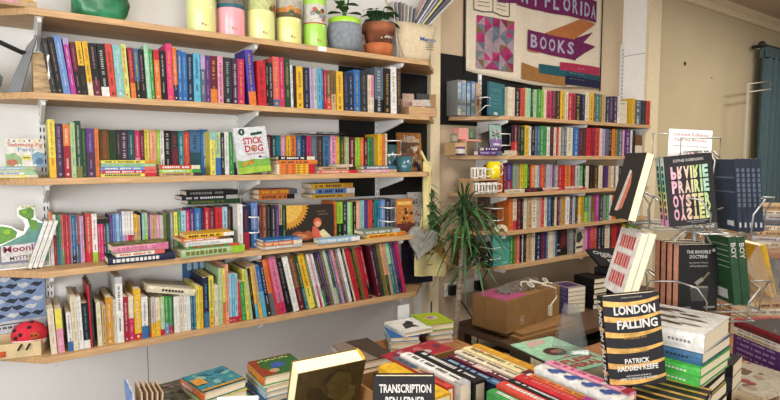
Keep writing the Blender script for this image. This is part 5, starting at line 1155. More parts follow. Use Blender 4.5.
stack('novel', GR, 3.09, 2.33, 1.2895, [(.010, .27, .035, 'red', 'white', '', -.02, 0, 'long red book lying under cream one, third right shelf'), (.013, .16, .035, 'cream', 'salmon', '', .05, 0, 'cream book lying on long red one right, third right shelf')], True)
# fourth right shelf
def moth(F): F.rect(0, .21, 0, .215, '6A5444', 1); F.rect(0, .075, .05, .215, '4E3C30', 2); rnd_blobs(F, .2, .2, ['8A7666', '5A4638', 'A8988A', '3E3028'], 26, 21, .012, .03, 3)
book('picture_book', 'brown mottled picture book face-out, fourth right shelf behind plant leaves', .012, .215, .24, 'brown', facing(2.41, 2.47, 1.0445, 0, .06), front=moth, group=GR, small=True)
wire_bookend(2.43, 2.345, 1.12, .07, .075, 'pale wire bookend before brown mottled book, fourth right shelf', 1.0445)
q = MB(); P = [(.055*math.cos(PI*i/12), .045*math.sin(PI*i/12)) for i in range(13)]+[(.028*math.cos(PI*i/10), .02*math.sin(PI*i/10)) for i in range(10, -1, -1)]
q.prism(P, -.012, .012, mat('cream_ceramic', 'D8CCB0', rough=.4, noise=.05), mx((2.505, 2.365, 1.0448), (1,0,0), (0,0,1), (0,-1,0))); tag(q.build('arch_ornament'), 'small cream half-round ornament on fourth right shelf', 'ornament')
# lowest right shelf
def turq(F): F.rect(0, .155, 0, .205, '53AE98', 1); F.rect(.09, .13, .012, .02, '9CD4C4', 2)
book('novel', 'turquoise book standing cover-out, left of lowest right shelf', .014, .208, .15, 'teal', facing(2.44, 2.378, .8235, 0, .03), front=turq, group=GR, small=True)
wire_bookend(2.40, 2.347, .875, .085, .07, 'pale wire bookend before the turquoise cover', .8235)
q = MB(); q.lathe([(0, 0), (.034, 0), (.034, .055), (.014, .075), (.012, .10), (0, .10)], mat('black_glass', '121416', rough=.2, noise=0, coat=.5)); o = q.build('bottle'); o.location = (2.40, 2.40, .8233); o.location.y = 2.385; tag(o, 'small black bottle left of the turquoise cover', 'bottle')
book('novel', 'black book with red picture cover-out on lowest right shelf', .012, .195, .14, 'black', facing(3.07, 2.385, .8235, 0, .03), front=lambda F: (F.poly([(.05,.05), (.06,.17), (.11,.18), (.13,.09), (.1,.06)], '6A1E22', 2), F.rect(.01, .05, .03, .045, 'A89888', 2), F.rect(.012, .04, .075, .085, 'A89888', 2)) and None, group=GR, small=True)
book('novel', 'cream book with green-black picture tilted cover-out, lowest right shelf', .012, .195, .115, 'cream', facing(3.285, 2.385, .8235, 0, .03, -.06), front=lambda F: (F.poly([(.02,.08), (.03,.14), (.08,.15), (.1,.1), (.06,.07)], '2E4A34', 2), F.poly([(.03,.09), (.06,.085), (.05,.06)], 'B84A3A', 2), F.rect(.02, .09, .03, .045, '2A2A2A', 2)) and None, group=GR, small=True)
for i, c in enumerate(['brown', 'black', 'darkbrown']):
    book('novel', '%s spine at left end of lowest right shelf behind plant' % ['brown', 'black', 'dark brown'][i], .03, .18, .12, c, Matrix.Translation((2.29+.036*i, 2.465, .8235)), group=GR, small=True)

# ------------------------------------------------------------------ banner
t = thing('cloth_banner', 'cream cloth banner with purple ribbons and sewn patchwork above right shelves', 'banner', (0, 2.58, 0))
def by(x, z): return -.009*math.sin(x*9+.6*z)-.003*math.sin(x*23+2*z)
LIN = mat('natural_linen', 'CFC2AC', rough=.95, noise=.05, scale=60, bump=.25)
q = MB(); nx, nz = 48, 24
def bpt(i, j, o):
    x = 2.40+1.45*i/nx; zb = 2.075-.035*math.sin(PI*min(1, i/nx*1.15))-.012*(i/nx); z = zb+(2.88-zb)*j/nz
    return (x, by(x, z)+o, z)
vs = [bpt(i, j, o) for o in (0, .004) for j in range(nz+1) for i in range(nx+1)]; W = nx+1; N = W*(nz+1)
fs = []
for j in range(nz):
    for i in range(nx): a = j*W+i; fs += [(a, a+1, a+W+1, a+W), (N+a, N+a+W, N+a+W+1, N+a+1)]
for i in range(nx): fs += [(i, N+i, N+i+1, i+1)]
for j in range(nz): a = j*W; fs += [(a, a+W, N+a+W, N+a), (a+nx, N+a+nx, N+a+W+nx, a+W+nx)]
q.add(vs, fs, LIN, None, True); q.build('cloth', t)
def onb(q, lift): return lambda u, v, e: (u, by(u, v)-e-.005-lift, v)
def strip(F, pts, c, lift=1, n=10):
    'quad (bl, br, tr, tl) cut finely so that it follows the folds'
    bl, br, tr, tl = pts
    L = lambda p, r, k: (p[0]+(r[0]-p[0])*k, p[1]+(r[1]-p[1])*k); n *= 2; k = 8
    for i in range(n):
        a, b = i/n, (i+1)/n; b0, b1, t0, t1 = L(bl, br, a), L(bl, br, b), L(tl, tr, a), L(tl, tr, b)
        for j in range(k): F.poly([L(b0, t0, j/k), L(b1, t1, j/k), L(b1, t1, (j+1)/k), L(b0, t0, (j+1)/k)], fm(c), lift*2)
def fm(c): return mat('felt_'+c, tone(PAL.get(c, c), .95, .05), rough=.97, noise=.10, scale=45)
RIB = '6E1F52'; LET = 'A9A2B8'
q = MB(); F = Marks(q, onb(q, .002))
strip(F, [(2.66, 2.545), (2.84, 2.565), (2.86, 2.62), (2.70, 2.66)], RIB, 0, 4); strip(F, [(2.84, 2.553), (3.77, 2.572), (3.77, 2.735), (2.84, 2.715)], RIB, 0, 24)
q.build('upper_ribbon', t)
q = MB(); F = Marks(q, onb(q, .0045))
for ch, x in zip('MY', (2.92, 3.045)): F.text(ch, x, 2.632, .08, .105, fm(LET), 4, .03)
q.build('short_word', t); q = MB(); F = Marks(q, onb(q, .0045))
for ch, x, w in zip('FLORIDA', (3.175, 3.27, 3.375, 3.475, 3.55, 3.625, 3.715), (.065, .06, .075, .07, .025, .07, .075)): F.text(ch, x, 2.642+.005*(x-3.2), w, .105, fm(LET), 4, .03)
q.build('state_name', t); q = MB(); F = Marks(q, onb(q, .0055))
for ch, x in zip('BOOKS', (3.035, 3.135, 3.235, 3.335, 3.43)): F.text(ch, x, 2.337-.012*(x-3), .075, .092, fm(LET), 4, .03)
q.build('book_word', t)
q = MB(); F = Marks(q, onb(q, .002)); strip(F, [(3.12, 2.395), (3.55, 2.565), (3.76, 2.56), (3.46, 2.395)], 'B06A3A', 0, 18); q.build('ribbon_fold', t); q = MB(); F = Marks(q, onb(q, .002)); strip(F, [(2.972, 2.262), (3.10, 2.262), (3.02, 2.29), (2.972, 2.29)], 'B06A3A', 0, 3); q.build('ribbon_tail', t)
q = MB(); F = Marks(q, onb(q, .003)); strip(F, [(2.965, 2.275), (3.50, 2.25), (3.50, 2.40), (2.97, 2.41)], RIB, 0, 14); strip(F, [(3.48, 2.25), (3.59, 2.305), (3.59, 2.40), (3.48, 2.40)], RIB, 1, 4); strip(F, [(3.55, 2.29), (3.76, 2.385), (3.58, 2.395), (3.55, 2.395)], RIB, 2, 5); strip(F, [(3.48, 2.38), (3.58, 2.385), (3.715, 2.49), (3.48, 2.41)], RIB, 2, 5); q.build('lower_ribbon', t)
g = random.Random(8); QC = ['9A2E5E', '6A727C', '7A5E40', 'A08890', '882650', '5E6672', '92808A', 'B0306A']
q = MB(); F = Marks(q, onb(q, .002)); cx, cz = 5, 6
for i in range(cx):
    for j in range(cz):
        x0, x1, z0, z1 = 2.487+.066*i, 2.487+.066*(i+1), 2.10+.0565*j, 2.10+.0565*(j+1)
        a, b = g.sample(QC, 2)
        if (i+j) % 2: F.poly([(x0,z0), (x1,z0), (x1,z1)], fm(a), 0); F.poly([(x0,z0), (x1,z1), (x0,z1)], fm(b), 0)
        else: F.poly([(x0,z0), (x1,z0), (x0,z1)], fm(a), 0); F.poly([(x1,z0), (x1,z1), (x0,z1)], fm(b), 0)
q.build('patchwork', t)
q = MB(); F = Marks(q, onb(q, .002)); strip(F, [(2.90, 2.062), (3.40, 2.052), (3.40, 2.125), (2.90, 2.175)], '9A6A36', 0); strip(F, [(3.10, 2.122), (3.39, 2.118), (3.39, 2.19), (3.10, 2.188)], '1E5660', 1)
strip(F, [(3.385, 2.062), (3.84, 2.066), (3.84, 2.125), (3.385, 2.13)], '1E1E3C', 1); strip(F, [(3.385, 2.13), (3.84, 2.125), (3.84, 2.165), (3.385, 2.165)], '1E4A56', 1); strip(F, [(3.33, 2.165), (3.835, 2.165), (3.835, 2.232), (3.33, 2.222)], 'A62A4A', 2)
for k in range(3):
    for i in range(4): F.rect(3.43+.05*i, 3.465+.05*i, 2.19-.042*k, 2.198-.042*k, ['C86A7A', '4A7A80', '4A4A70'][k], 4)
q.build('book_patches', t)
q = MB(); F = Marks(q, onb(q, .002)); F.line([(2.46, 2.60), (2.46, 2.47), (2.54, 2.465), (2.62, 2.475), (2.70, 2.462), (2.77, 2.465), (2.77, 2.58)], .006, '3A3036', 1); F.line([(2.62, 2.475), (2.62, 2.60)], .005, '3A3036', 1)
for k in range(4): F.line([(2.49, 2.5+.025*k), (2.59, 2.505+.025*k)], .003, '6A5A5E', 1); F.line([(2.65, 2.505+.025*k), (2.74, 2.5+.025*k)], .003, '6A5A5E', 1)
q.build('book_outline', t)
for x in (2.385, 3.857):
    q = MB(); q.tube([(x, 2.592, 2.05), (x, 2.592, 2.92)], .006, DARK); tag(q.build('cable'), 'dark cable running down wall at the banner\'s %s edge' % ('left' if x < 3 else 'right'), 'cable')  # thin dark tubes modelled in place of the shadow beside the cloth

# ------------------------------------------------------------------ hanging bags, garland, spiky plant, sockets
t = thing('cloth_tote', 'pale yellow cloth tote with red flower border hanging between bookcases', 'bag', (1.95, 2.42, .83))
YC = mat('pale_yellow_cloth', 'D2C48A', rough=.95, noise=.07, scale=20, bump=.2)
q = MB(); n = 12; rows_ = [(0, -.10, .135), (.08, -.105, .14), (.16, -.10, .13), (.24, -.08, .085), (.34, -.055, .03), (.45, -.045, .02), (.56, -.04, .02), (.66, -.035, .02)]
vs = []
for o in (0, .02):
    for z, a, b in rows_:
        for i in range(n+1): f = i/n; vs.append((a+(b-a)*f, -.012*math.sin(f*9+z*6)*(1 if o == 0 else .5)-.01+o*(1-abs(2*f-1))*1.5, z-.03*f*(z < .1)))
W = n+1; N = W*len(rows_); fs = []
for j in range(len(rows_)-1):
    for i in range(n): a = j*W+i; fs += [(a, a+1, a+W+1, a+W), (N+a, N+a+W, N+a+W+1, N+a+1)]
    a = j*W; fs += [(a, a+W, N+a+W, N+a), (a+n, N+a+n, N+a+W+n, a+W+n)]
q.add(vs, fs, YC, None, True); q.build('bag_body', t)
q = MB(); g = random.Random(5)
for i in range(26):
    u, v = -.10+.2*g.random(), .115+.05*g.random(); r = g.uniform(.006, .013)
    q.add([(u+r*math.cos(k*1.05), -.026, v+r*math.sin(k*1.05)) for k in range(6)], [tuple(range(6))], cm(['8A2A22', 'B8402E', '3A2A1E', 'A85A2A'][i % 4]))
F = Marks(q, lambda u, v, e: (u, -.026-e, v)); F.line([(-.02, .06), (.0, .055), (.02, .06)], .004, '3A3226'); F.disc(-.015, .075, .003, '3A3226'); F.disc(.018, .075, .003, '3A3226')
q.build('printed_border', t)
q = MB(); q.tube([(.0, .0, .64), (.03, .1, .72), (.04, .14, .74)], .008, YC); q.build('strap', t)
q = MB(); q.tube([(1.925, 2.48, 1.47), (1.97, 2.47, 1.36), (2.035, 2.48, 1.2)], .011, mat('navy_webbing', '20242E', rough=.9, noise=.05), 6); q.tube([(1.925, 2.48, 1.47), (1.94, 2.56, 1.5)], .009, mat('navy_webbing')); tag(q.build('strap'), 'dark bag strap hanging slantwise right of the yellow tote', 'strap')
q = MB(); M = mx((1.835, 2.325, 1.045), (.97, -.24, 0), (0, 0, 1), (-.24, -.97, 0)) @ Matrix.Rotation(-.25, 4, 'Z')
P = []
for i in range(36):
    a = 2*PI*i/36; P.append((.0052*16*math.sin(a)**3, .0058*(13*math.cos(a)-5*math.cos(2*a)-2*math.cos(3*a)-math.cos(4*a))))
q.prism([(x*1.08, z*1.12) for x, z in P], -.012, .012, mat('grey_felt', '8E8A82', rough=.95, noise=.15, scale=40, bump=.3), M)
o = q.build('felt_heart', bevel=.005); tag(o, 'grey padded heart hanging at the end of the lowest left shelves', 'ornament')
q = MB(); q.tube([(1.835, 2.325, 1.11), (1.838, 2.32, 1.20), (1.845, 2.34, 1.405)], .002, DARK); tag(q.build('hanging_string'), 'thin string above the grey padded heart', 'string')
t = thing('ivy_garland', 'trailing ivy with some orange leaves beside yellow tote', 'garland', (1.99, 2.42, 0))
q = MB(); VL = [(0, .05, 1.36), (.0, 0, 1.25), (-.02, -.03, 1.12), (.03, -.02, 1.02), (.07, 0, .93)]; q.tube(VL, .003, LEAFD, 6); q.build('vine', t)
g = random.Random(6); qa, qb = MB(), MB()
for i in range(34):
    f = i/34*4; k = min(3, int(f)); p = Vector(VL[k]).lerp(Vector(VL[k+1]), f-k); a = g.uniform(2.2, 7.2)
    leaf(qb if (i > 19 and g.random() < .75) else qa, p, (math.cos(a), -.6, .2*math.sin(a)), g.uniform(.05, .08), g.uniform(.018, .028), LEAFD if i <= 19 else mat('autumn_leaf_%d' % (i % 3), ['A86A20', '8A3A1E', 'C89A2A'][i % 3], rough=.6, noise=.15), .5)
qa.build('green_leaves', t); qb.build('orange_leaves', t)
t = thing('dracaena', 'tall dracaena with pale bare trunk and spiky drooping leaves', 'plant', (1.935, 2.18, 0))
q = MB(); q.lathe([(0, 0), (.085, 0), (.11, .24), (.10, .24), (.095, .2)], mat('dark_plant_pot', '3A3432', rough=.7, noise=.1)); q.build('pot', t)
q = MB(); q.lathe([(0, .2), (.095, .2)], SOIL); q.build('soil', t)
q = MB(); BK = mat('pale_bark', '9A8A76', rough=.95, noise=.3, scale=30, bump=.4, stretch=(1, 1, 6)); q.tube([(-.0, 0, .18), (.01, 0, .35), (.03, .005, .55), (.05, .0, .75), (.075, .01, .95), (.09, .01, 1.16)], .021, BK, 10, r1=.012); q.build('trunk', t)
q = MB(); g = random.Random(14)
for k, (bx, bz, nl) in enumerate([(.09, 1.16, 76), (.085, 1.22, 60), (.10, 1.05, 50), (.17, .94, 46)]):
    if k >= 2: q.tube([(.07, .01, .88 if k == 2 else .80), (bx, 0, bz)], .009, BK, 6)
    for i in range(nl):
        a = g.uniform(0, 2*PI); el = g.uniform(-.2, 1.35); L = g.uniform(.18, .34) if k < 2 else g.uniform(.14, .26)
        leaf(q, (bx, .005, bz+g.uniform(-.05, .05)), (math.cos(a)*math.cos(el), math.sin(a)*math.cos(el)*.75-.1, math.sin(el)), L, g.uniform(.0045, .0075), LEAF if g.random() < .35 else LEAFD, g.uniform(.35, .9))
q.build('foliage', t)
t = thing('power_socket', 'white double power socket with two black plugs below right shelves', 'power socket', (2.40, 2.601, .655))
q = MB(); SW = mat('socket_plastic', 'DCD6CA', rough=.4, noise=.02); M = Matrix.Rotation(0, 4, 'Y'); q.box(-.165, .165, -.012, 0, -.045, .045, SW, M); pl = q.build('plate', t, bevel=.003)
for x in (-.11, .12):
    q = MB(); q.box(x-.03, x+.03, -.045, -.0125, -.035, .03, mat('black_plug', '141414', rough=.5, noise=0)); q.build('plug', pl, bevel=.006)
q = MB(); q.tube([(2.29, 2.55, .64), (2.31, 2.5, .58), (2.40, 2.48, .45), (2.36, 2.5, .36), (2.30, 2.49, .2), (2.2, 2.48, .006)], .005, DARK); tag(q.build('cable'), 'black cable curling down from the left plug', 'cable')
q = MB(); q.tube([(2.52, 2.55, .64), (2.53, 2.52, .5), (2.45, 2.49, .36), (2.42, 2.5, .2), (2.38, 2.49, .006)], .005, DARK); tag(q.build('cable'), 'black cable falling from the right plug', 'cable')
q = MB(); q.tube([(2.525, 2.55, .68), (2.56, 2.53, .75), (2.62, 2.55, .84), (2.64, 2.58, .88)], .0035, DARK); tag(q.build('cable'), 'thin cable rising from right plug to lowest shelf', 'cable')

# ------------------------------------------------------------------ right wall furniture
t = thing('curtain', 'blue-grey pleated curtain hanging at the right edge', 'curtain', (6.15, 2.30, 0))
CU = mat('blue_grey_cloth', '4A5C60', rough=.95, noise=.1, scale=20, stretch=(6, 6, .6)); q = MB(); n = 120
P = [(1.5*i/n, .035*math.sin(i*.62)+.01*math.sin(i*1.7)) for i in range(n+1)]
vs = [(x, y+o, z) for o in (0, .006) for z in (.03, 2.59) for x, y in P]; W = n+1
fs = [(i, i+1, W+i+1, W+i) for i in range(n)]+[(2*W+i, 3*W+i, 3*W+i+1, 2*W+i+1) for i in range(n)]+[(0, W, 3*W, 2*W), (n, 2*W+n, 3*W+n, W+n)]
q.add(vs, fs, CU, None, True); cl = q.build('cloth', t)
q = MB(); q.box(0, 1.5, -.03, .045, 2.52, 2.62, CU); q.build('heading', cl)
t = thing('curtain_rod', 'dark curtain rod with ball end above blue-grey curtain', 'curtain rod', (6.09, 2.30, 2.635))
q = MB(); q.tube([(0, 0, 0), (1.7, 0, 0)], .014, mat('dark_iron', '2A2826', rough=.5, noise=0)); q.build('rod', t)
q = MB(); q.ball((-.02, 0, 0), .032, mat('dark_iron')); q.build('finial', t)
q = MB(); q.box(.05, .07, 0, .12, -.015, .015, mat('dark_iron')); q.build('wall_bracket', t)
t = thing('display_stand', 'thin white metal stand with rectangular top loop by right wall', 'stand', (5.58, 2.21, 0))
WM = mat('white_metal', 'BCB4A0', rough=.4, noise=0)
q = MB(); q.box(-.008, .008, -.008, .008, .01, 2.21, WM); q.build('post', t)
q = MB(); q.tube([(0, 0, 2.2), (.50, -.0, 2.265), (.50, 0, 2.19), (0, 0, 2.125)], .006, WM); q.build('top_loop', t)
q = MB(); q.box(-.2, .2, -.15, .15, 0, .012, WM); q.build('base', t)
for x, z, r in ((4.83, 2.34, .016), (5.33, 2.26, .006)):
    q = MB(); q.ball((x, 2.417, z), r, DARK, sc=(1, .4, 1.1)); tag(q.build('wall_hook'), 'small %s on the tan wall' % ('dark round hook' if r > .01 else 'thin dark nail'), 'hook')
# ------------------------------------------------------------------ tables
def table(name, lab, outline, z, legs, m=TABLEW):
    t = thing(name, lab, 'table', (outline[0][0], outline[0][1], 0)); ox, oy = outline[0]
    q = MB(); q.prism([(x-ox, y-oy) for x, y in outline], z-.03, z, m); q.build('tabletop', t, bevel=.003)
    for x, y in legs:
        q = MB(); q.box(x-ox-.03, x-ox+.03, y-oy-.03, y-oy+.03, 0, z-.03, m); q.build('leg', t)
    if z > .6 and z < 1:  # added unseen panel that stops light passing under the tabletop
        (xa, ya), (xb, yb) = legs[0], legs[1]; q = MB(); q.box(xa-ox+.031, xb-ox-.031, ya-oy-.01, ya-oy+.01, .06, z-.031, m); q.build('added_light_block', t)
table('display_table', 'main display table in the foreground covered with books and trays', [(.16, .40), (1.54, .40), (1.54, 1.90), (1.05, 1.86), (.16, 1.66)], .72, [(.22, .46), (1.48, .46), (1.48, 1.82), (.24, 1.58)])
table('display_table', 'wooden display table under the wire rack and purple books', [(1.55, .28), (2.78, .28), (2.78, 1.32), (1.55, 1.32)], .72, [(1.61, .34), (2.72, .34), (2.72, 1.26), (1.61, 1.26)])
table('low_table', 'low wooden table under the carton and purple book pile by wall', [(2.14, 1.86), (4.05, 1.86), (4.05, 2.42), (2.14, 2.42)], .50, [(2.2, 1.92), (3.99, 1.92), (3.99, 2.36), (2.2, 2.36)], wood('dark_stained_wood', '5A4230', (14, 2, 14)))
table('side_table', 'higher wooden side table with pile of books near the right edge', [(2.80, .62), (3.7, .62), (3.7, 1.18), (2.80, 1.18)], 1.085, [(2.86, .68), (3.64, .68), (3.64, 1.12), (2.86, 1.12)])
GT = 'stacked books on the main display table'
def plainsp(t, L, title, sec=None):
    def f(F, r):
        if sec: F.rect(0, t, 0, L*.25, sec, 1)
        m = cm(title); v = L*.92; lw = min(.012, t*.36)
        while v > L*.25:
            l = lw*r.uniform(.35, .8); F.rect(t/2-lw/2, t/2+lw/2, v-l, v, m, 2); v -= l+lw*.3
            if r.random() < .15: v -= lw*1.2
    return f
def pile(kind, group, x, y, z, items, base_yaw):
    'centred pile; items bottom first: t, L (spine), D, main, title, dx, dy, yaw, label, front art, spine colour'
    for it in items:
        t, L, D, main, title, dx, dy, yw, lab = it[:9]; fr = it[9] if len(it) > 9 else None; spc = it[10] if len(it) > 10 else None
        M = Matrix.Translation((x+dx, y+dy, z)) @ Matrix.Rotation(math.radians(base_yaw+yw), 4, 'Z') @ Matrix.Translation((L/2, -D/2, 0)) @ lying(0, 0, 0)
        book(kind, lab, t, L, D, main, M, hard=t > .017, group=group, spine=plainsp(t, L, title), front=fr, spine_c=spc)
        z += t+.0007
    return z
def blue_map(F): F.rect(.004, .136, .004, .146, '3E8E9A', 1); rnd_blobs(F, .14, .15, ['2E6A86', '7AB8B0', '9CC8B8', '4A90A8'], 26, 31, .008, .02, 2); F.rect(.004, .04, .05, .1, 'E0A040', 12); F.rect(0, .14, 0, .012, 'mustard', 12)
# pile 1 (left), spines to the left
pile('picture_book', GT, .470, 1.635, .7205, [
 (.024, .155, .155, 'paleteal', 'white', .0, .0, 8, 'teal and white patterned book, bottom of leftmost table pile', lambda F: rnd_blobs(F, .15, .15, ['green', 'teal'], 20, 1)),
 (.026, .15, .15, 'teal', 'mint', .01, -.005, 14, 'teal flowered book under yellow one in leftmost table pile', lambda F: rnd_blobs(F, .15, .15, ['green', 'mint'], 20, 2), 'gold'),
 (.022, .15, .145, 'lemon', 'orange', .005, .0, 10, 'yellow book second from top of leftmost table pile', None, 'mint'),
 (.028, .15, .14, 'teal', 'white', .0, .0, 16, 'blue-green book with orange spine, topmost of leftmost table pile', blue_map, 'orange')], -96)
def forest(F): F.rect(.0, .15, 0, .145, '9A3A1E', 1); F.poly([(.05,.0), (.15,.0), (.15,.14), (.03,.14), (.02,.08)], '2E6A2E', 2); F.poly([(.05,.045), (.07,.05), (.085,.045), (.105,.075), (.08,.095), (.055,.085)], '3A5AA8', 3); F.disc(.05, .03, .016, 'C8A070', 3); [F.disc(.03+.012*i, .12+.005*(i % 2), .005, 'E0D080', 4, 8) for i in range(9)]
pile('picture_book', GT, .668, 1.605, .7205, [
 (.022, .15, .155, 'slate', 'white', .0, .0, -2, 'slate book, bottom of pile topped by red and green', None),
 (.020, .15, .155, 'steelblue', 'white', .0, .004, 1, 'steel blue book, second up in pile topped by red and green', None),
 (.018, .15, .155, 'paleblue', 'navy', .003, .0, -1, 'pale blue book in middle of pile topped by red and green', None),
 (.018, .148, .155, 'cream', 'orange', .0, .0, 0, 'cream book directly under the red and green book', None, 'paleteal'),
 (.030, .14, .15, 'green', 'gold', .0, .0, -3, 'red-spined book with green forest cover, topmost of second table pile', forest, 'orange')], -88)
def pat3(F): F.rect(0, .2, 0, .2, '4A4438', 1); rnd_blobs(F, .2, .2, ['7A7466', '8A5A66', '5A6A50', '3A342E'], 60, 41, .006, .014)
pile('picture_book', GT, .375, 1.72, .7205, [(.035, .17, .14, 'cream', 'brown', 0, 0, 0, 'plain thick book under the mottled olive one, far left of table', None), (.018, .17, .14, 'olive', 'tan', 0, 0, 3, 'mottled olive book behind the leftmost table pile', lambda F: (F.rect(0, .14, 0, .17, '5A5444', 1), rnd_blobs(F, .14, .17, ['7A7466', '8A5A66', '5A6A50', '3A342E'], 50, 41, .006, .014, 2)))], -88)
q = None
t = thing('board_book', 'small blue board book standing fanned open, bottom left of table', 'book', (.255, 1.52, .7205))
q = MB(); q.box(-.035, -.031, -.05, .05, 0, .185, cm('cornflower'), Matrix.Rotation(-.05, 4, 'Y')); q.box(-.0308, -.027, -.048, .048, .002, .183, cm('white'), Matrix.Rotation(-.05, 4, 'Y')); q.build('front_board', t)
for i in range(5):
    q = MB(); q.box(0, .0035, -.048, .048, .0, .175-.003*i, mat('board_leaf', 'B49A7C', rough=.8, noise=.08), Matrix.Translation((-.018+.0095*i, 0, .0)) @ Matrix.Rotation(.02*i, 4, 'Y')); q.build('board_leaf', t)
pile('picture_book', GT, .285, 1.40, .7205, [(.030, .14, .12, 'blue', 'pink', 0, 0, 0, 'blue book lying beside the fanned board book', lambda F: rnd_blobs(F, .12, .14, ['rose', 'paleblue'], 10, 2)), (.028, .14, .12, 'blue', 'pink', .01, 0, 20, 'blue book with pink print lying upper beside fanned board book', lambda F: rnd_blobs(F, .12, .14, ['rose', 'paleblue', 'navy'], 14, 3))], -40)
q = MB(); M = Matrix.Translation((.353, 1.235, .722)) @ Matrix.Scale(.93, 4) @ Matrix.Rotation(math.radians(-30), 4, 'Z') @ Matrix.Rotation(-.2, 4, 'X')
q.box(0, .105, 0, .002, 0, .222, white, M); F = Marks(q, lambda u, v, e: tuple(M @ Vector((u, -e, v))))
for i in range(6): F.rect(.02+.011*i, .028+.011*i, .205, .213, 'red', 1)
tag(q.build('leaflet'), 'white leaflet with red print standing at the bottom left', 'leaflet')
pile('paperback', GT, .60, 1.33, .7205, [(.03, .14, .12, 'darkbrown', 'tan', 0, 0, 0, 'dark brown book lying low left of the thick gold tome'), (.02, .14, .12, 'red', 'white', 0.0, 0, 12, 'red book lying on dark brown one left of gold tome')], -60) if False else None
# big gold tome leaning back, seen from its back cover
def goldart(F): F.rect(0, .185, 0, .245, '4E3E1C', 1); rnd_blobs(F, .185, .245, ['5E4C22', '6E5A2A', '3E3218'], 16, 51, .02, .05)
book('hardback', 'thick gold and bronze tome leaning back, page tops towards us', .050, .245, .185, 'bronze',
     Matrix.Translation((.726, 1.226, .752)) @ Matrix.Rotation(math.radians(-4.5), 4, 'Z') @ Matrix.Rotation(math.radians(20), 4, 'X') @ mx((0, 0, 0), (0, 1, 0), (-1, 0, 0), (0, 0, 1)),
     hard=True, back=goldart, spine_c='gold', pages=mat('bright_cream_pages', 'F2E4B8', rough=.8, noise=.03))
q = MB(); M = Matrix.Translation((.60, 1.30, .721)); q.box(-.05, .10, .0, .07, 0, .17, mat('acrylic_block', '6A5A40', rough=.2, noise=0, coat=.5), M); tag(q.build('book_block'), 'dark block propping the gold tome', 'block') if False else None
# grey-brown books behind
def brownc(F): F.rect(0, .16, 0, .22, '8E7C6E', 1); F.poly([(.09,0), (.16,0), (.16,.22), (.06,.22)], '4A3E34', 2)
pile('hardback', GT, 1.03, 1.66, .7205, [
 (.022, .21, .15, 'brown', 'salmon', -.01, -.02, 3, 'brown book, bottom of pile between gold tome and blue books'),
 (.014, .20, .15, 'salmon', 'maroon', .0, -.01, -4, 'pale salmon book in pile between gold tome and blue books'),
 (.030, .21, .16, 'darkbrown', 'white', .0, .0, 0, 'grey-brown hardback on top of pile right of gold tome', brownc, 'palegrey')], -95)
# white and blue pile
def penguin(F): F.rect(0, .14, 0, .165, 'E6E2DA', 1); F.poly([(.03,.04), (.05,.10), (.08,.12), (.11,.11), (.09,.08), (.1,.04), (.07,.05)], '2E3428', 2); F.disc(.09, .118, .014, '2E3428', 2)
pile('hardback', GT, 1.285, 1.76, .7205, [
 (.024, .17, .125, 'white', 'grey', .0, -.005, -4, 'white hardback, bottom of pile with bird cover', None, 'slate'),
 (.022, .17, .125, 'cream', 'grey', .0, .0, 0, 'cream hardback, second up in pile with bird cover', None, 'paleblue'),
 (.020, .165, .122, 'blue', 'white', .0, .005, 2, 'bright blue book under the white bird-cover book', None, 'palegrey'),
 (.018, .165, .14, 'white', 'grey', .035, .0, 22, 'white book with dark bird picture, topmost of white and blue pile', penguin)], -117)
def ginger(F): F.rect(0, .12, 0, .16, 'A6B424', 1); F.disc(.06, .09, .028, 'C8B8A0', 2); F.disc(.055, .095, .016, 'A8786A', 3)
pile('hardback', GT, 1.455, 1.765, .7205, [
 (.020, .16, .12, 'rose', 'white', .0, .0, 3, 'pink book, bottom of pile with yellow-green cover', None),
 (.020, .16, .12, 'palegrey', 'coral', .0, .0, -3, 'pale grey book, second up under yellow-green cover', None, 'salmon'),
 (.022, .16, .12, 'paleblue', 'white', .0, .0, 2, 'pale blue book directly under yellow-green book', None),
 (.026, .165, .125, 'lime', 'white', .0, .0, 0, 'yellow-green hardback with round picture, topmost of its pile', ginger, 'lime')], -103)
q = MB(); q.box(1.34, 1.40, 1.86, 1.866, .722, .86, mat('pale_grey_card', 'C2C2C4', noise=.03)); tag(q.build('card_sheet'), 'pale card standing behind white and blue book pile', 'card')
q = MB(); q.tube([(1.50, 1.83, .722), (1.51, 1.84, .86)], .004, DARK); tag(q.build('pen'), 'dark pen standing behind yellow-green book pile', 'pen')
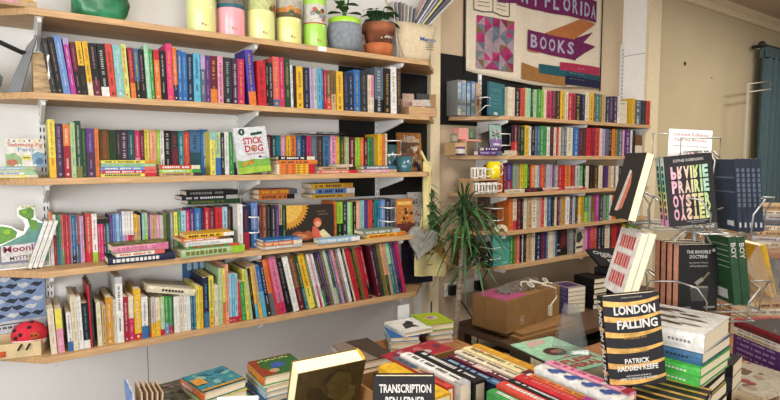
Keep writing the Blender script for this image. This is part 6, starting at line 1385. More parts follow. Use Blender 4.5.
# trays with spine-up books
def tray(x0, x1, y0, y1, h, lab, flap=False):
    t = thing('cardboard_box', lab, 'box', (x0, y0, .7205)); w, d = x1-x0, y1-y0
    for nme, b in [('side', (0, .005, 0, d, 0, h)), ('side', (w-.005, w, 0, d, 0, h)), ('end', (.005, w-.005, 0, .005, 0, h)), ('end', (.005, w-.005, d-.005, d, 0, h)), ('base', (.005, w-.005, .005, d-.005, 0, .005))]:
        q = MB(); q.box(*b, KRAFT); q.build(nme, t)
    return t
t = tray(.745, 1.16, .915, 1.27, .165, 'open cardboard box holding the rows of upright hardbacks')
GB2_ = 'upright books in the front cardboard box'
GB1 = 'upright hardbacks in the cardboard box'
def upb(x, yb, L, t, D, main, title, lab, ztop=.952, yaw=0, sec=None, pgc=None, spc=None, grp=GB1, xtra=None, kind='hardback'):
    def sp(F, r):
        if sec:
            for a, b, c in sec: F.rect(0, t, L*a, L*b, c, 1)
        m = cm(title); v = L*.92; lw = t*.38
        while v > L*.30:
            l = lw*r.uniform(.3, .65); F.rect(t/2-lw/2, t/2+lw/2, v-l, v, m, 2); v -= l+lw*.22
            if r.random() < .15: v -= lw*.8
        v = L*.24
        while v > L*.1: F.rect(t/2-lw*.3, t/2+lw*.3, v-lw*.35, v, m, 2); v -= lw*.5
        if xtra: xtra(F)
    x += .02 if grp == GB2_ else .016
    book(kind, lab, t, L, D, main, spine_up(x, yb-L, ztop, math.radians(yaw)), hard=True, group=grp, spine=sp, spine_c=spc)
upb(.757, 1.165, .235, .053, .215, 'gold', 'gold', 'big bright yellow hardback, spine up behind the black title book', .945)
upb(.815, 1.185, .235, .022, .22, 'salmonred', 'navy', 'orange-red and blue patterned spine left of the white spine', .948, sec=[(.6, 1, 'slate'), (.45, .6, 'tan'), (.3, .45, 'coral')])
upb(.841, 1.182, .25, .034, .222, 'white', 'black', 'white hardback spine up between orange-red and black spines', .955, sec=[(0, .1, 'palegrey')])
upb(.879, 1.170, .25, .036, .222, 'black', 'white', 'black hardback spine up right of the white one', .955)
upb(.925, 1.105, .24, .030, .22, 'navy', 'paleblue', 'navy hardback spine up right of the black one', .945, sec=[(0, .28, 'steelblue')])
upb(.958, 1.112, .24, .026, .22, 'maroon', 'white', 'maroon hardback with pale middle band beside navy one', .948, sec=[(.38, .6, 'D8B4A8'), (0, .08, 'darkbrown')])
upb(.987, 1.118, .24, .029, .222, 'cream', 'brown', 'cream spine with brown lettering beside maroon one', .952)
upb(1.019, 1.120, .24, .036, .222, 'F0DCA0', 'olive', 'thick pale yellow flowered spine, second from right in box', .954, sec=[(0, .09, 'maroon')], xtra=lambda F: [F.disc(.018+.006*math.sin(i*2.1), .14+.011*i, .005, ['olive', 'salmonred', 'sage'][i % 3], 3, 8) for i in range(8)])
upb(1.058, 1.122, .24, .030, .222, 'mustard', 'gold', 'golden orange spine, rightmost in the cardboard box', .954)
# red magazine across the box edge
q = MB(); M = Matrix.Translation((1.00, 1.345, .7205)) @ Matrix.Rotation(math.radians(5), 4, 'Z')
for i, (c, lab) in enumerate([('brown', 'brown book lying lowest below red paper behind cardboard box'), ('tan', 'tan book lying under red paper behind the cardboard box'), ('palegrey', 'pale book lying directly under red paper behind cardboard box')]):
    book('paperback', lab, .035, .2, .14, c, Matrix.Translation((1.21, 1.345, .7205+.036*i)) @ lying(0, 0, 0, math.radians(4)), hard=True, group=GT)
q.box(0, .24, 0, .13, .110, .114, cm('B02A38'), M); F = Marks(q, lambda u, v, e: tuple(M @ Vector((u, v, .114+e)))); rnd_blobs(F, .24, .13, ['C8606A', 'D8B8B0', '6A3A52'], 12, 61, .01, .025)
tag(q.build('magazine'), 'red printed magazine lying behind the cardboard box of hardbacks', 'magazine')
# title book in front
def trans(F):
    d, h = .128, .2
    F.rect(0, d, 0, h, '151417', 1); F.text('TRANSCRIPTION', d/2+.002, .180, .108, .018, 'white', 3, .025); F.text('BEN LERNER', d/2+.002, .154, .082, .018, 'white', 3, .025)
book('hardback', 'black hardback titled in white capitals standing at bottom centre', .022, .205, .128, 'black', facing(.588, .905, .845, math.radians(-35), .10), hard=True, front=trans, spine=lambda F, r: F.text('TRANSCRIPTION', .011, .12, .12, .010, 'grey', 3, .02, down=True))
book('paperback', 'plain kraft-coloured box supporting the black title book', .001, .01, .01, 'tan') if False else None
for i, (c, lab) in enumerate([('darkbrown', 'dark brown book lying under the black title book'), ('slate', 'slate book lying third down under the black title book'), ('lilac', 'lilac book lying second down under black title book'), ('charcoal', 'dark grey book lying directly under the black title book')]):
    book('hardback', lab, .0305, .20, .15, c, Matrix.Translation((.685, .815, .7205+.031*i)) @ lying(0, 0, 0, math.radians(-30)), hard=True, group='books under the black title book')
book('hardback', 'lilac book lying tilted left of the black title book', .02, .2, .14, 'lilac', Matrix.Translation((.68, 1.0, .90)) @ Matrix.Rotation(.12, 4, 'Y') @ lying(0, 0, 0, math.radians(-28)), hard=True) if False else None
pile('hardback', GT, .575, 1.03, .7205, [(.05, .16, .13, 'cream', 'brown', 0, 0, 0, 'thick cream book low in lilac-topped pile before gold tome'), (.05, .17, .13, 'charcoal', 'white', 0, 0, 3, 'thick dark book in lilac-topped pile before gold tome'), (.03, .17, .13, 'lilac', 'cream', 0, 0, -6, 'lilac book lying between the gold tome and black title book', lambda F: rnd_blobs(F, .13, .17, ['palegrey', 'cream', 'slate'], 8, 71))], -32)
# second box of spine-up books
tray(.865, 1.132, .56, .885, .20, 'low cardboard box holding red and blue-wave spines')
GB2 = 'upright books in the front cardboard box'
upb(.853, .86, .23, .030, .22, 'green', 'white', 'green hardback spine up at the bottom edge', .962, grp=GB2, sec=None)
upb(.887, .862, .23, .033, .22, 'salmonred', 'white', 'thick orange-red spine between green and black spines', .970, grp=GB2)
upb(.924, .862, .23, .020, .22, 'black', 'white', 'black spine between two red ones in front box', .970, grp=GB2)
upb(.947, .862, .23, .036, .22, 'red', 'coral', 'red hardback spine right of black one in front box', .972, grp=GB2)
upb(.986, .862, .23, .022, .22, 'white', 'crimson', 'white spine with orange and purple title in front box', .968, grp=GB2, sec=[(.5, .96, 'orange'), (.0, .3, 'magenta'), (.3, .5, 'mustard')])
upb(1.010, .862, .23, .012, .215, 'cream', 'red', 'thin cream spine left of the blue wave spine', .960, grp=GB2)
def wave(F):
    for i in range(4):
        v = .012+.048*i
        F.poly([(.002,v+.022), (.006,v+.038), (.014,v+.043), (.020,v+.039), (.022,v+.032), (.030,v+.031), (.037,v+.022), (.037,v+.006), (.031,v), (.024,v+.004), (.020,v+.013), (.010,v+.012)], '3A54A0', 4)
upb(1.026, .866, .23, .040, .222, 'white', 'white', 'thick white hardback with blue wave pattern, spine up', .978, grp=GB2, xtra=wave)
upb(1.072, .872, .23, .034, .222, 'pink', 'raspberry', 'pink hardback spine up right of the blue wave spine', .978, grp=GB2, sec=[(0, .08, 'crimson'), (.25, .3, 'white')])
# green pair lying flat
def isb(F):
    F.rect(0, .165, 0, .24, '9CCBA6', 1); F.disc(.075, .135, .036, '4A2E28', 2, 24, .03); F.disc(.08, .135, .02, 'A86A5A', 3, 16, .012)
    F.text('FLESH', .088, .06, .12, .026, 'B0322C', 3, .04); F.text('FERAL', .085, .028, .11, .026, 'B0322C', 3, .04); F.rect(.02, .12, .082, .086, '6A4A40', 3); rnd_blobs(F, .14, .235, ['C08A78'], 1, 3, .01, .02); F.poly([(.03,.19), (.10,.2), (.12,.23), (.05,.235)], 'C8A898', 3)
z = .7205
for i, (c, t, lab, fr, spc) in enumerate([('darkbrown', .055, 'dark brown hardback at bottom of pale green pile', None, None), ('maroon', .052, 'maroon hardback second up in the pale green pile', None, None), ('tan', .045, 'tan hardback in the middle of the pale green pile', None, None), ('mint', .034, 'pale green hardback, lower of two beside front box', None, 'darkbrown'), ('mint', .038, 'pale green hardback with oval portrait and red title lying flat', isb, 'darkbrown')]):
    M = Matrix.Translation((1.255-(.022 if i == 3 else 0), .945+.012*(i == 3), z)) @ Matrix.Rotation(math.radians(-97+(3 if i == 3 else 0)), 4, 'Z') @ Matrix.Translation((.12, -.0825, 0)) @ lying(0, 0, 0)
    book('hardback', lab, t, .24, .165, c, M, hard=True, group='pale green pile', front=fr, spine_c=spc, spine=lambda F, r, t=t: F.rect(t*.2, t*.8, .02, .15, 'cream', 2) if spc else None)
    z += t+.0007
ACR = mat('clear_acrylic', 'F2F4F4', rough=.05, noise=0, trans=.95)
t = thing('sign_holder', 'clear acrylic A-frame holder standing on pale green books', 'sign holder', (1.285, .935, z+.003), math.radians(-40))
for s in (-1, 1):
    q = MB(); q.prism([(-.045, 0), (.045, 0), (.02, .14), (-.02, .14)], -.0015, .0015, ACR, Matrix.Translation((0, s*.03, 0)) @ Matrix.Rotation(s*.2, 4, 'X') @ mx((0,0,0), (1,0,0), (0,0,1), (0,-1,0))); q.build('panel', t)
# striped thriller copies, one standing
GL = 'matching striped thrillers'
GOLD = mat('gold_foil', 'C89A50', rough=.35, noise=.25, scale=40, metal=.3)
def stripe_spine(F, r):
    for v in (.03, .08, .13, .18): F.rect(0, .03, v, v+.008, GOLD, 2)
    F.text('LONDON FALLING', .0145, .108, .185, .016, 'white', 3, .03, down=True)
def stripe_front(F):
    d, h = .136, .212
    F.rect(0, d, 0, h, '17141A', 1)
    for k in range(6):
        v = .004+.036*k; F.poly([(d*i/12, v+.006*((i/12-.4)**2)*6) for i in range(13)]+[(d*i/12, v+.013-.006*(i/12)+.006*((i/12-.4)**2)*6) for i in range(12, -1, -1)], GOLD, 2)
    F.text('LONDON', .074, .176, .10, .021, 'white', 5, .035); F.text('FALLING', .078, .143, .098, .021, 'white', 5, .035)
    F.text('A MYSTERIOUS DEATH', .07, .119, .065, .0045, 'C8A050', 5, .01); F.text('IN A GILDED CITY', .07, .111, .055, .0045, 'C8A050', 5, .01); F.text('AND A FAMILY\'S', .068, .086, .05, .0045, 'C8A050', 5, .01); F.text('SEARCH FOR TRUTH', .068, .078, .06, .0045, 'C8A050', 5, .01)
    F.text('PATRICK', .07, .058, .06, .012, 'white', 5, .03); F.text('RADDEN KEEFE', .07, .042, .098, .012, 'white', 5, .03)
    F.text('PRIZE-WINNING AUTHOR OF', .07, .024, .06, .003, 'white', 5, .01); F.text('EMPIRE OF PAIN AND SAY NOTHING', .07, .0175, .088, .005, 'white', 5, .015)
    F.text('INTERNATIONAL BESTSELLER', .07, .205, .05, .003, 'C8C0B0', 5, .01)
book('hardback', 'standing black and gold striped thriller with large white title', .028, .212, .136, 'black', facing(1.115, .714, .970, math.radians(-31), .10, -.075), hard=True, front=stripe_front, group=GL, spine=stripe_spine)
z = .7205
for i in range(8):
    lab = 'black and gold striped thriller lying under standing copy, %s of pile' % ['bottom one', 'second up', 'third up', 'fourth up', 'fifth up', 'sixth up', 'second from top', 'topmost one'][i]
    rng = random.Random(i)
    M = Matrix.Translation((1.208+rng.uniform(-.004, .004), .618+rng.uniform(-.004, .004), z)) @ Matrix.Rotation(math.radians(14), 4, 'Z') @ Matrix.Translation((.106, -.072, 0)) @ lying(0, 0, 0)
    book('hardback', lab, .029, .212, .144, 'black', M, hard=True, group=GL, spine=stripe_spine, front=lambda F: [F.rect(0, .144, .004+.036*k, .016+.036*k, GOLD, 2) for k in range(6)] and None)
    z += .0298
# tall white-topped pile
GW = 'tall pile topped by white hardback'
def photo_cover(F):
    F.rect(0, .2, 0, .225, 'E0DCD4', 1); g = random.Random(77)
    for i in range(13):
        u, v, l, w = g.uniform(.03, .17), g.uniform(.01, .12), g.uniform(.05, .10), g.uniform(.006, .016)
        F.poly([(u, v), (u+w, v+l*.3), (u+w*.7, v+l), (u-w*.2, v+l*.8), (u-w*.4, v+l*.3)], ['5A4C40', '4A4038', '8A7C70', '6A5C50'][i % 4], 2+i*.2)
items = [('grey', .034, 'grey hardback, lowest of the tall pile with white top', None, 'white'), ('cream', .032, 'cream-spined book, second up in the tall white-topped pile', None, 'brown'), ('charcoal', .032, 'dark grey book, third up in the tall pile with white top', None, 'white'), ('tan', .030, 'tan book, fourth up in the tall pile with white top', None, 'brown'), ('black', .028, 'black book, fifth up in the tall pile with white top', None, 'gold'), ('black', .034, 'black book with yellow edge line in middle of tall pile', 'y', 'gold'),
         ('charcoal', .024, 'dark grey book under the green ones in tall pile', None, 'grey'), ('darkgreen', .015, 'dark green thin book below the bright green pair', None, 'white'), ('green', .026, 'bright green hardback, lower of green pair in tall pile', None, 'white'), ('green', .026, 'bright green hardback, upper of green pair in tall pile', None, 'white'),
         ('steelblue', .029, 'blue and black hardback under the white one in tall pile', None, 'black'), ('white', .047, 'thick white hardback with dark photo cover topping the tall pile', 'p', 'grey')]
z = .7205; g = random.Random(99)
for c, t, lab, k, ti in items:
    L, D = .225, .215
    M = Matrix.Translation((1.405+g.uniform(-.006, .006)-(.006 if c == 'green' else 0), .715+g.uniform(-.006, .006), z)) @ Matrix.Rotation(math.radians(-90+7+g.uniform(-2, 2)), 4, 'Z') @ Matrix.Translation((L/2, -D/2, 0)) @ lying(0, 0, 0)
    cc = '4CC04A' if c == 'green' else c
    book('hardback', lab, t, L, D, cc, M, hard=True, group=GW, front=photo_cover if k == 'p' else (lambda F: (F.rect(0, .2, 0, .006, 'lemon', 2), F.rect(0, .006, 0, .225, 'lemon', 2)) and None) if k == 'y' else None, spine=lambda F, r, t=t, ti=ti: ([F.rect(t*.4, t*.55, .03+.009*k, .036+.009*k, ti, 2) for k in range(6)], [F.rect(t*.42, t*.54, .12+.007*k, .125+.007*k, ti, 2) for k in range(9)]) and None)
    z += t+.0007
# ------------------------------------------------------------------ wire book rack with its books
AX = Vector((1.70, .80)); YW = math.radians(-34.85)
t = thing('wire_book_rack', 'rotating grey wire book rack holding face-out books on right table', 'rack', (AX.x, AX.y, .7205), YW)
q = MB(); q.tube([(0, 0, 0), (0, 0, .80)], .008, WIRE); q.build('pole', t)
q = MB(); q.lathe([(0, 0), (.11, 0), (.11, .012), (.02, .02), (0, .02)], WIRE); q.build('base', t)
def pocket(a, z0, hgt, off, w=.155, dep=.10, slope=.05):
    q = MB(); M = Matrix.Translation((0, 0, z0)) @ Matrix.Rotation(a, 4, 'Z'); r = .0026; h = w/2
    q.tube([(-h, -off, 0), (h, -off, 0), (h, -off-dep-slope, .0), (-h, -off-dep-slope, .0), (-h, -off, 0)], r, WIRE, 6, M)
    for s in (-1, 1):
        q.tube([(s*h, -off+.0, 0), (s*h*.9, -off+.03, hgt), (s*h*.5, -off+.03, hgt+.03), (0, -off+.03, hgt+.03)], r, WIRE, 6, M)
        q.tube([(s*h*.75, -off-dep-slope, 0), (s*h*.75, -off-dep-slope-.004, .055), (s*h*1.12, -off-dep-slope-.006, .095), (s*h*1.35, -off-dep*.4-slope, .098), (s*h, -off, .06)], r, WIRE, 6, M)
    q.tube([(-h*.75, -off-dep-slope, 0), (h*.75, -off-dep-slope, 0)], r, WIRE, 6, M); q.tube([(0, 0, 0), (0, -off-dep-slope, 0)], r, WIRE, 6, M); q.tube([(0, 0, hgt), (0, -off+.03, hgt)], r, WIRE, 6, M)
    q.build('wire_pocket', t)
for a in (0, PI/2, PI, -PI/2):
    pocket(a, .33, .20, .02); pocket(a, .575, .20, .02)
q = MB(); q.tube([(-.06, -.01, .78), (-.06, -.01, .845), (.06, -.01, .845), (.06, -.01, .78), (-.06, -.01, .78)], .0026, WIRE, 6); q.tube([(-.13, .02, .78), (-.13, .02, .86), (-.07, .02, .86), (-.07, .02, .78)], .0022, WIRE, 6); q.tube([(-.13, .02, .78), (.06, .0, .78)], .0022, WIRE, 6); q.build('sign_clip', t)
q = MB(); M = Matrix.Translation((1.628, .855, 1.49)) @ Matrix.Rotation(YW, 4, 'Z') @ Matrix.Rotation(-.06, 4, 'X') @ Matrix.Rotation(.05, 4, 'Y')
q.box(0, .132, 0, .002, 0, .105, white, M); F = Marks(q, lambda u, v, e: tuple(M @ Vector((u, -e, v))))
for s, v, w, h, u in [('Limited Edition', .090, .105, .010, .066), ('Talk my Bounty', .072, .10, .010, .066), ('Literary Society Loan', .054, .108, .007, .066), ('£16.99', .034, .045, .010, .07)]: F.text(s, u, v, w, h, 'C82A4A' if h > .008 else '6A4A6A', 1, .008)
tag(q.build('handwritten_sign'), 'white card handwritten in red on top of wire rack', 'sign')
def rackpt(px, py, pz): return Vector((px, py, pz))
NF = Vector((math.sin(YW), -math.cos(YW))); RV = Vector((math.cos(YW), math.sin(YW)))
def prairie(F):
    d, h = .136, .198
    F.rect(0, d, 0, h, '1E1B1E', 1); F.text('SOPHIE ROBINSON', d/2, .184, .085, .008, 'D8D0C8', 3, .01)
    G1 = ['F2B8C8', 'F0C4C0', 'EED0B4', 'ECE0A4', 'DCE89C', 'C4E4A4', 'B4E0C0']; G2 = ['F0A8C0', 'F2B4BC', 'F0C8B0', 'EEDCA0', 'E4E494', 'C8E49C', 'B8E0B8']
    for k, (word, v, fl, hh) in enumerate([('PRAIRIE', .150, True, .036), ('PRAIRIE', .110, False, .036), ('OYSTER', .070, False, .036), ('OYSTER', .033, True, .034)]):
        ws = [.35 if ch == 'I' else 1 for ch in word]; W = sum(ws)+.16*(len(ws)-1); u = .016
        for i, ch in enumerate(word):
            w = .105*ws[i]/W; F.text(ch, u+w/2, v, w, hh, (G1 if k < 2 else G2)[i if k < 2 else i], 3, .05, flip=fl); u += w+.105*.16/W
    F.rect(.05, .11, .010, .0125, '8A8488', 3); F.rect(.062, .1, .0055, .0075, '8A8488', 3)
def rainbow(F, r): [F.rect(.001, .021, .198*i/8, .198*(i+1)/8, ['EAA0C0', 'F0B4A8', 'F0D890', 'DCE890', 'A8E0A0', 'A0DCC8', 'C8E8D8', 'E8F0E0'][i], 1) for i in range(8)] and [F.rect(.006, .015, .02+.02*i, .033+.02*i, 'charcoal', 2) for i in range(8)]
GP = 'books in the wire rack'
for i in range(2):
    o = Vector((1.500, .775))-NF*(.0255*i)-NF*.022
    book('paperback', 'black poetry book with big pastel mirrored title, %s copy in wire rack' % ['front', 'rear'][i], .022, .198, .136, 'charcoal', facing(o.x, o.y, 1.309, YW, .05, -.10), front=prairie, spine=rainbow, group=GP, spine_c='white')
def doctrine(F):
    d, h = .122, .195
    F.rect(0, d, 0, h, '1C1A1C', 1); F.text('THE INVISIBLE', d/2, .174, .075, .010, 'D8D4CC', 3, .01); F.text('DOCTRINE', d/2, .160, .055, .010, 'D8D4CC', 3, .01)
    F.text('The Secret History', d/2, .142, .06, .006, 'B8B4AC', 3, .0); F.text('of Neoliberalism', d/2, .133, .055, .006, 'B8B4AC', 3, .0)
    F.poly([(.042,.03), (.09,.03), (.094,.068), (.036,.068)], '4A4640', 2); F.poly([(.036,.068), (.094,.068), (.09,.074), (.04,.074)], '8A8478', 3); F.poly([(.052,.072), (.058,.072), (.098,.112), (.092,.116)], '7A6A58', 4); F.poly([(.048,.085), (.072,.1), (.078,.09), (.056,.078)], '9A9488', 5)
    F.rect(.008, .04, .008, .014, '8A8880', 3); F.rect(.08, .115, .008, .014, '8A8880', 3); F.disc(.108, .178, .005, 'B8B4AC', 3)
YD = YW+math.radians(6); ND = Vector((math.sin(YD), -math.cos(YD)))
for i in range(4):
    o = Vector((1.560, .775))-ND*(.030*i)-ND*.02
    book('paperback', 'black book with salmon spine and tree-stump cover, %s copy in rack' % ['front', 'second', 'third', 'rearmost'][i], .024, .195, .122, 'charcoal', facing(o.x, o.y, 1.058, YD, .03, .0), front=doctrine, group=GP, spine_c='salmon', pages=cm('charcoal') if False else None)
YL = YW-PI/2; NL = Vector((math.sin(YL), -math.cos(YL)))
def blackhand(F): F.rect(0, .13, 0, .195, '2A2726', 1); F.poly([(.03,.02), (.05,.02), (.075,.14), (.06,.145)], 'D8C8BC', 2); F.poly([(.05,.02), (.075,.03), (.09,.10), (.08,.135), (.072,.12)], 'D8785A', 3)
for i in range(1):
    o = Vector((1.493, .934))-NL*(.028*i)
    book('paperback', 'black book with orange hand picture slanting on rack\'s left side', .024, .195, .13, 'charcoal', facing(o.x, o.y, 1.325, YL, .24), front=blackhand, group=GP)
def redwin(F):
    d, h = .13, .19
    F.rect(0, d, 0, h, 'EAE4DC', 1)
    for j in range(3):
        v = .022+.055*j; F.rect(.018, d-.018, v, v+.042, 'E8C8C0', 2)
        for i in range(6): F.rect(.022+.0155*i, .033+.0155*i, v+.003, v+.039, 'C8383A' if (i+j) % 2 else 'D86A62', 3)
for i in range(2):
    o = Vector((1.472, .936))-NL*(.022*i)
    book('paperback', 'white book with red window rows on rack\'s left side, %s copy' % ['outer', 'inner'][i], .020, .19, .13, 'white', facing(o.x, o.y, 1.108, YL, .27), front=redwin, group=GP)
YR = YW+PI/2; NR = Vector((math.sin(YR), -math.cos(YR)))
for i in range(5):
    o = Vector((1.650, .660))+NR*(.0146*i)
    book('paperback', 'navy blue book on rack\'s right side, %s of five spines' % ['leftmost', 'second', 'middle', 'fourth', 'rightmost'][i], .0138, .205, .105, '232C40', facing(o.x, o.y, 1.298, YR, .10), group=GP, spine=lambda F, r: ([F.rect(.003, .0105, .07+.014*k, .080+.014*k, 'slate', 2) for k in range(8)], F.rect(.004, .0095, .012, .026, 'palegrey', 2)) and None, back=lambda F: (F.rect(0, .105, 0, .205, '2A3548', 1), F.rect(.01, .10, .15, .155, 'slate', 2), F.rect(.01, .10, .11, .114, 'slate', 2), F.rect(.06, .09, .015, .03, 'palegrey', 2)) and None)
for i in range(2):
    o = Vector((1.645, .658))+NR*(.024*i)
    book('paperback', 'dark green book lettered BOY on rack\'s right side, %s copy' % ['left', 'right'][i], .022, .195, .115, 'darkgreen', facing(o.x, o.y, 1.09, YR, .14), group=GP, spine=lambda F, r: F.text('BOY', .011, .155, .045, .014, 'CEC8B8', 3, .02, down=True), back=lambda F: (F.rect(.02, .09, .012, .04, 'palegrey', 2), [F.rect(.015, .11, .17-.016*k, .173-.016*k, 'sage', 2) for k in range(5)]) and None)
# ------------------------------------------------------------------ right table goods
def artbook(c0, cols, seed, d, h): return lambda F: (F.rect(0, d, 0, h, c0, 1), rnd_blobs(F, d, h, cols, 16, seed, .01, .03)) and None
GQ = 'books on the right table'
pile('hardback', GQ, 2.035, .745, .7205, [(.034, .28, .20, 'cream', 'brown', 0, 0, 0, 'large cream art book with brown figures lying flat, lower right', artbook('BFB49C', ['8A6A4A', '6A5238', 'A89070', '9A3A2E'], 5, .2, .28))], -7)
pile('hardback', GQ, 1.70, .565, .7205, [(.05, .25, .18, 'tan', 'brown', 0, 0, 0, 'cream book with brown foliage cover beside tall white-topped pile', artbook('B8A88C', ['5A3E2A', '7A5A40', '8A7458'], 6, .18, .25))], -14)
def sheen(F): F.rect(0, .17, 0, .24, '3A3430', 1); F.poly([(.0,.0), (.17,.0), (.17,.09), (.0,.05)], '5A6478', 2); F.poly([(.05,.0), (.12,.0), (.12,.05), (.07,.04)], 'A89868', 3)
z = .7205
for i, (c, t, lab) in enumerate([('purple', .021, 'purple book, bottom of purple pile at right edge'), ('purple', .021, 'purple book, second up in pile at right edge'), ('purple', .021, 'purple book, third up in pile at right edge'), ('purple', .019, 'purple book directly under the pale ones, right edge'), ('cream', .014, 'cream book, lower of pale pair above purple books'), ('white', .014, 'white book, upper of pale pair above purple books'), ('maroon', .016, 'maroon book lying second from top, right edge pile'), ('crimson', .014, 'dark red-spined glossy book topping the right edge pile')]):
    M = Matrix.Translation((2.345, .775, z)) @ Matrix.Rotation(math.radians(-116.6), 4, 'Z') @ Matrix.Translation((.13, -.085, 0)) @ lying(0, 0, 0)
    book('paperback', lab, t, .26, .17, c, M, group=GQ, front=sheen if i == 7 else None, spine=plainsp(t, .26, 'lilac' if c == 'purple' else 'brown'))
    z += t+.0006
def orangec(F): F.rect(0, .15, 0, .21, 'B88A6A', 1); F.disc(.07, .11, .045, 'A85A36', 2, 16, .07); F.rect(.1, .12, .06, .16, 'D8C8B0', 3)
pile('paperback', GQ, 2.02, 1.02, .7205, [(.05, .21, .15, 'tan', 'brown', 0, 0, 0, 'thick tan book, bottom of pile behind tall white-topped pile'), (.05, .21, .15, 'cream', 'brown', 0, 0, 4, 'thick cream book, second up behind tall white-topped pile'), (.045, .21, .15, 'tan', 'olive', 0, 0, -3, 'thick tan book, third up behind tall white-topped pile'), (.040, .21, .15, 'cream', 'brown', 0, 0, 2, 'cream book directly under orange-brown cover by rack'), (.024, .21, .15, 'salmon', 'brown', 0, 0, 0, 'orange-brown face-up book behind the tall white-topped pile', orangec)], -20)
pile('paperback', GQ, 2.66, .95, .7205, [(.05, .2, .14, 'tan', 'brown', 0, 0, 3, 'tan thick book, bottom of pile holding the yellow leaning book'), (.035, .2, .14, 'cream', 'brown', 0, 0, 0, 'cream book, second up in pile holding yellow leaning book'), (.03, .2, .14, 'salmon', 'brown', 0, 0, 5, 'pale salmon book, third up in pile holding yellow leaning book'), (.03, .2, .14, 'cream', 'grey', 0, 0, -4, 'cream book, fourth up in pile holding yellow leaning book'), (.028, .2, .14, 'tan', 'maroon', 0, 0, 2, 'tan book topping the pile holding yellow leaning book')], -30)
book('paperback', 'yellow book leaning diagonally near right edge in clear wrap', .024, .235, .13, 'gold', Matrix.Translation((2.645, .915, .905)) @ Matrix.Rotation(math.radians(-35), 4, 'Z') @ Matrix.Rotation(-.26, 4, 'Y'), spine=lambda F, r: [F.rect(.007, .015, .02+.013*k, .029+.013*k, 'brown', 2) for k in range(6)] and None)
q = MB(); q.add([(2.58, .88, .905), (2.72, .81, .905), (2.74, .87, 1.0), (2.70, .89, 1.12), (2.58, .95, 1.15), (2.52, .98, 1.04), (2.54, .97, .905), (2.64, .95, 1.10)], [(0,1,2,7), (2,3,7), (7,3,4), (0,7,4,5), (0,5,6)], mat('clear_film', 'F4F4F2', rough=.15, noise=0, trans=.9, alpha=.35))
sol = q.build('plastic_wrap'); md = sol.modifiers.new('film_thickness', 'SOLIDIFY'); md.thickness = .0008; tag(sol, 'crumpled clear plastic wrap around yellow leaning book', 'plastic wrap')
q = MB(); q.tube([(2.02, .80, .735), (2.1, .86, .80), (2.13, .88, .86)], .008, cm('gold')); q = MB(); 
P = [(0, 0), (.05, .005), (.09, .03), (.10, .06), (.08, .05), (.04, .03), (0, .02)]
q.prism(P, 0, .02, cm('gold'), Matrix.Translation((1.80, .84, .7205)) @ Matrix.Rotation(-.5, 4, 'Z')); 
for i, (c, t, lab) in enumerate([('black', .045, 'black book, bottom of dark pile behind tall white-topped pile'), ('charcoal', .045, 'dark grey book, middle of dark pile behind white-topped pile'), ('black', .04, 'black book, upper of dark pile behind tall white-topped pile'), ]):
    zz = [.7205, .766, .8115, .852][i]; book('paperback', lab, t, .17, .12, c, Matrix.Translation((1.87, .82, zz)) @ Matrix.Rotation(math.radians(-80), 4, 'Z') @ Matrix.Translation((.085, -.06, 0)) @ lying(0, 0, 0), group=GQ) if True else None
z = 1.0855; g = random.Random(2)
for i in range(8):
    t = [.028, .024, .03, .022, .026, .024, .02, .026][i]; c = ['cream', 'palegrey', 'tan', 'cream', 'slate', 'palegrey', 'cream', 'tan'][i]
    M = Matrix.Translation((2.97+g.uniform(-.006, .006), 1.03, z)) @ Matrix.Rotation(math.radians(-55+g.uniform(-5, 5)), 4, 'Z') @ Matrix.Translation((.1, -.07, 0)) @ Matrix.Rotation(0, 4, 'Z') @ lying(0, 0, 0)
    book('hardback', '%s book in pile on the high side table, %s' % (NMS(c) if False else {'cream': 'cream', 'palegrey': 'pale grey', 'tan': 'tan', 'slate': 'slate'}[c], ['bottom', 'second up', 'third up', 'fourth up', 'fifth up', 'sixth up', 'second from top', 'topmost'][i]), t, .2, .14, c, M, hard=True, group='pile on the side table', spine=plainsp(t, .2, 'brown'))
    z += t+.0006
q = MB(); q.box(-.09, .09, -.05, .05, 0, .20, KRAFT, Matrix.Rotation(YW, 4, 'Z')); 
o = q.build('cardboard_box'); o.location = (2.60, 1.15, 1.06); o.location.z = .7205; o.scale = (1, 1, 2.6); tag(o, 'plain brown carton standing behind the wire rack', 'box')
# ------------------------------------------------------------------ low table by the wall
q0 = thing('cardboard_box', 'large brown carton with pink sheet on top, below right shelves', 'box', (2.33, 2.12, .5375), math.radians(8))
q = MB(); q.box(-.17, .39, -.10, .14, 0, .18, KRAFT); q.build('carton_body', q0)
q = MB(); q.box(-.17, .39, -.10, .018, .1805, .183, KRAFT); q.box(-.17, .39, .022, .14, .1805, .183, KRAFT); q.build('top_flap', q0)
q = MB(); q.box(-.1712, -.17, .0, .04, .05, .165, mat('packing_tape', '8E6A42', rough=.3, noise=.05)); q.build('tape', q0)
q = MB(); F = Marks(q, lambda u, v, e: (u, -.1-e, v)); F.line([(-.04, .03), (.0, .03), (.0, .07), (-.04, .07), (-.04, .03)], .004, 'D8CCB8', 1); F.rect(-.028, -.012, .04, .06, 'D8CCB8', 1); q.build('printed_symbol', q0)
q = MB(); q.box(-.16, .05, -.09, .12, 0, .002, cm('D05A8A')); o = q.build('paper_sheet'); o.location = (2.33, 2.12, .7215); o.rotation_euler.z = math.radians(8); tag(o, 'pink paper sheet lying on the brown carton', 'paper')
MB_ = mat('silver_foil', '9A948C', rough=.35, metal=.5, noise=.4, scale=50, bump=.5)
q = MB(); q.prism([(-.1, -.05), (.12, -.06), (.28, -.02), (.36, .05), (.3, .09), (.05, .08), (-.12, .03)], 0, .018, MB_); o = q.build('folded_wrapping'); o.location = (2.38, 2.15, .7245); o.rotation_euler.z = math.radians(8); tag(o, 'crumpled silvery packaging lying across the carton top', 'packaging')
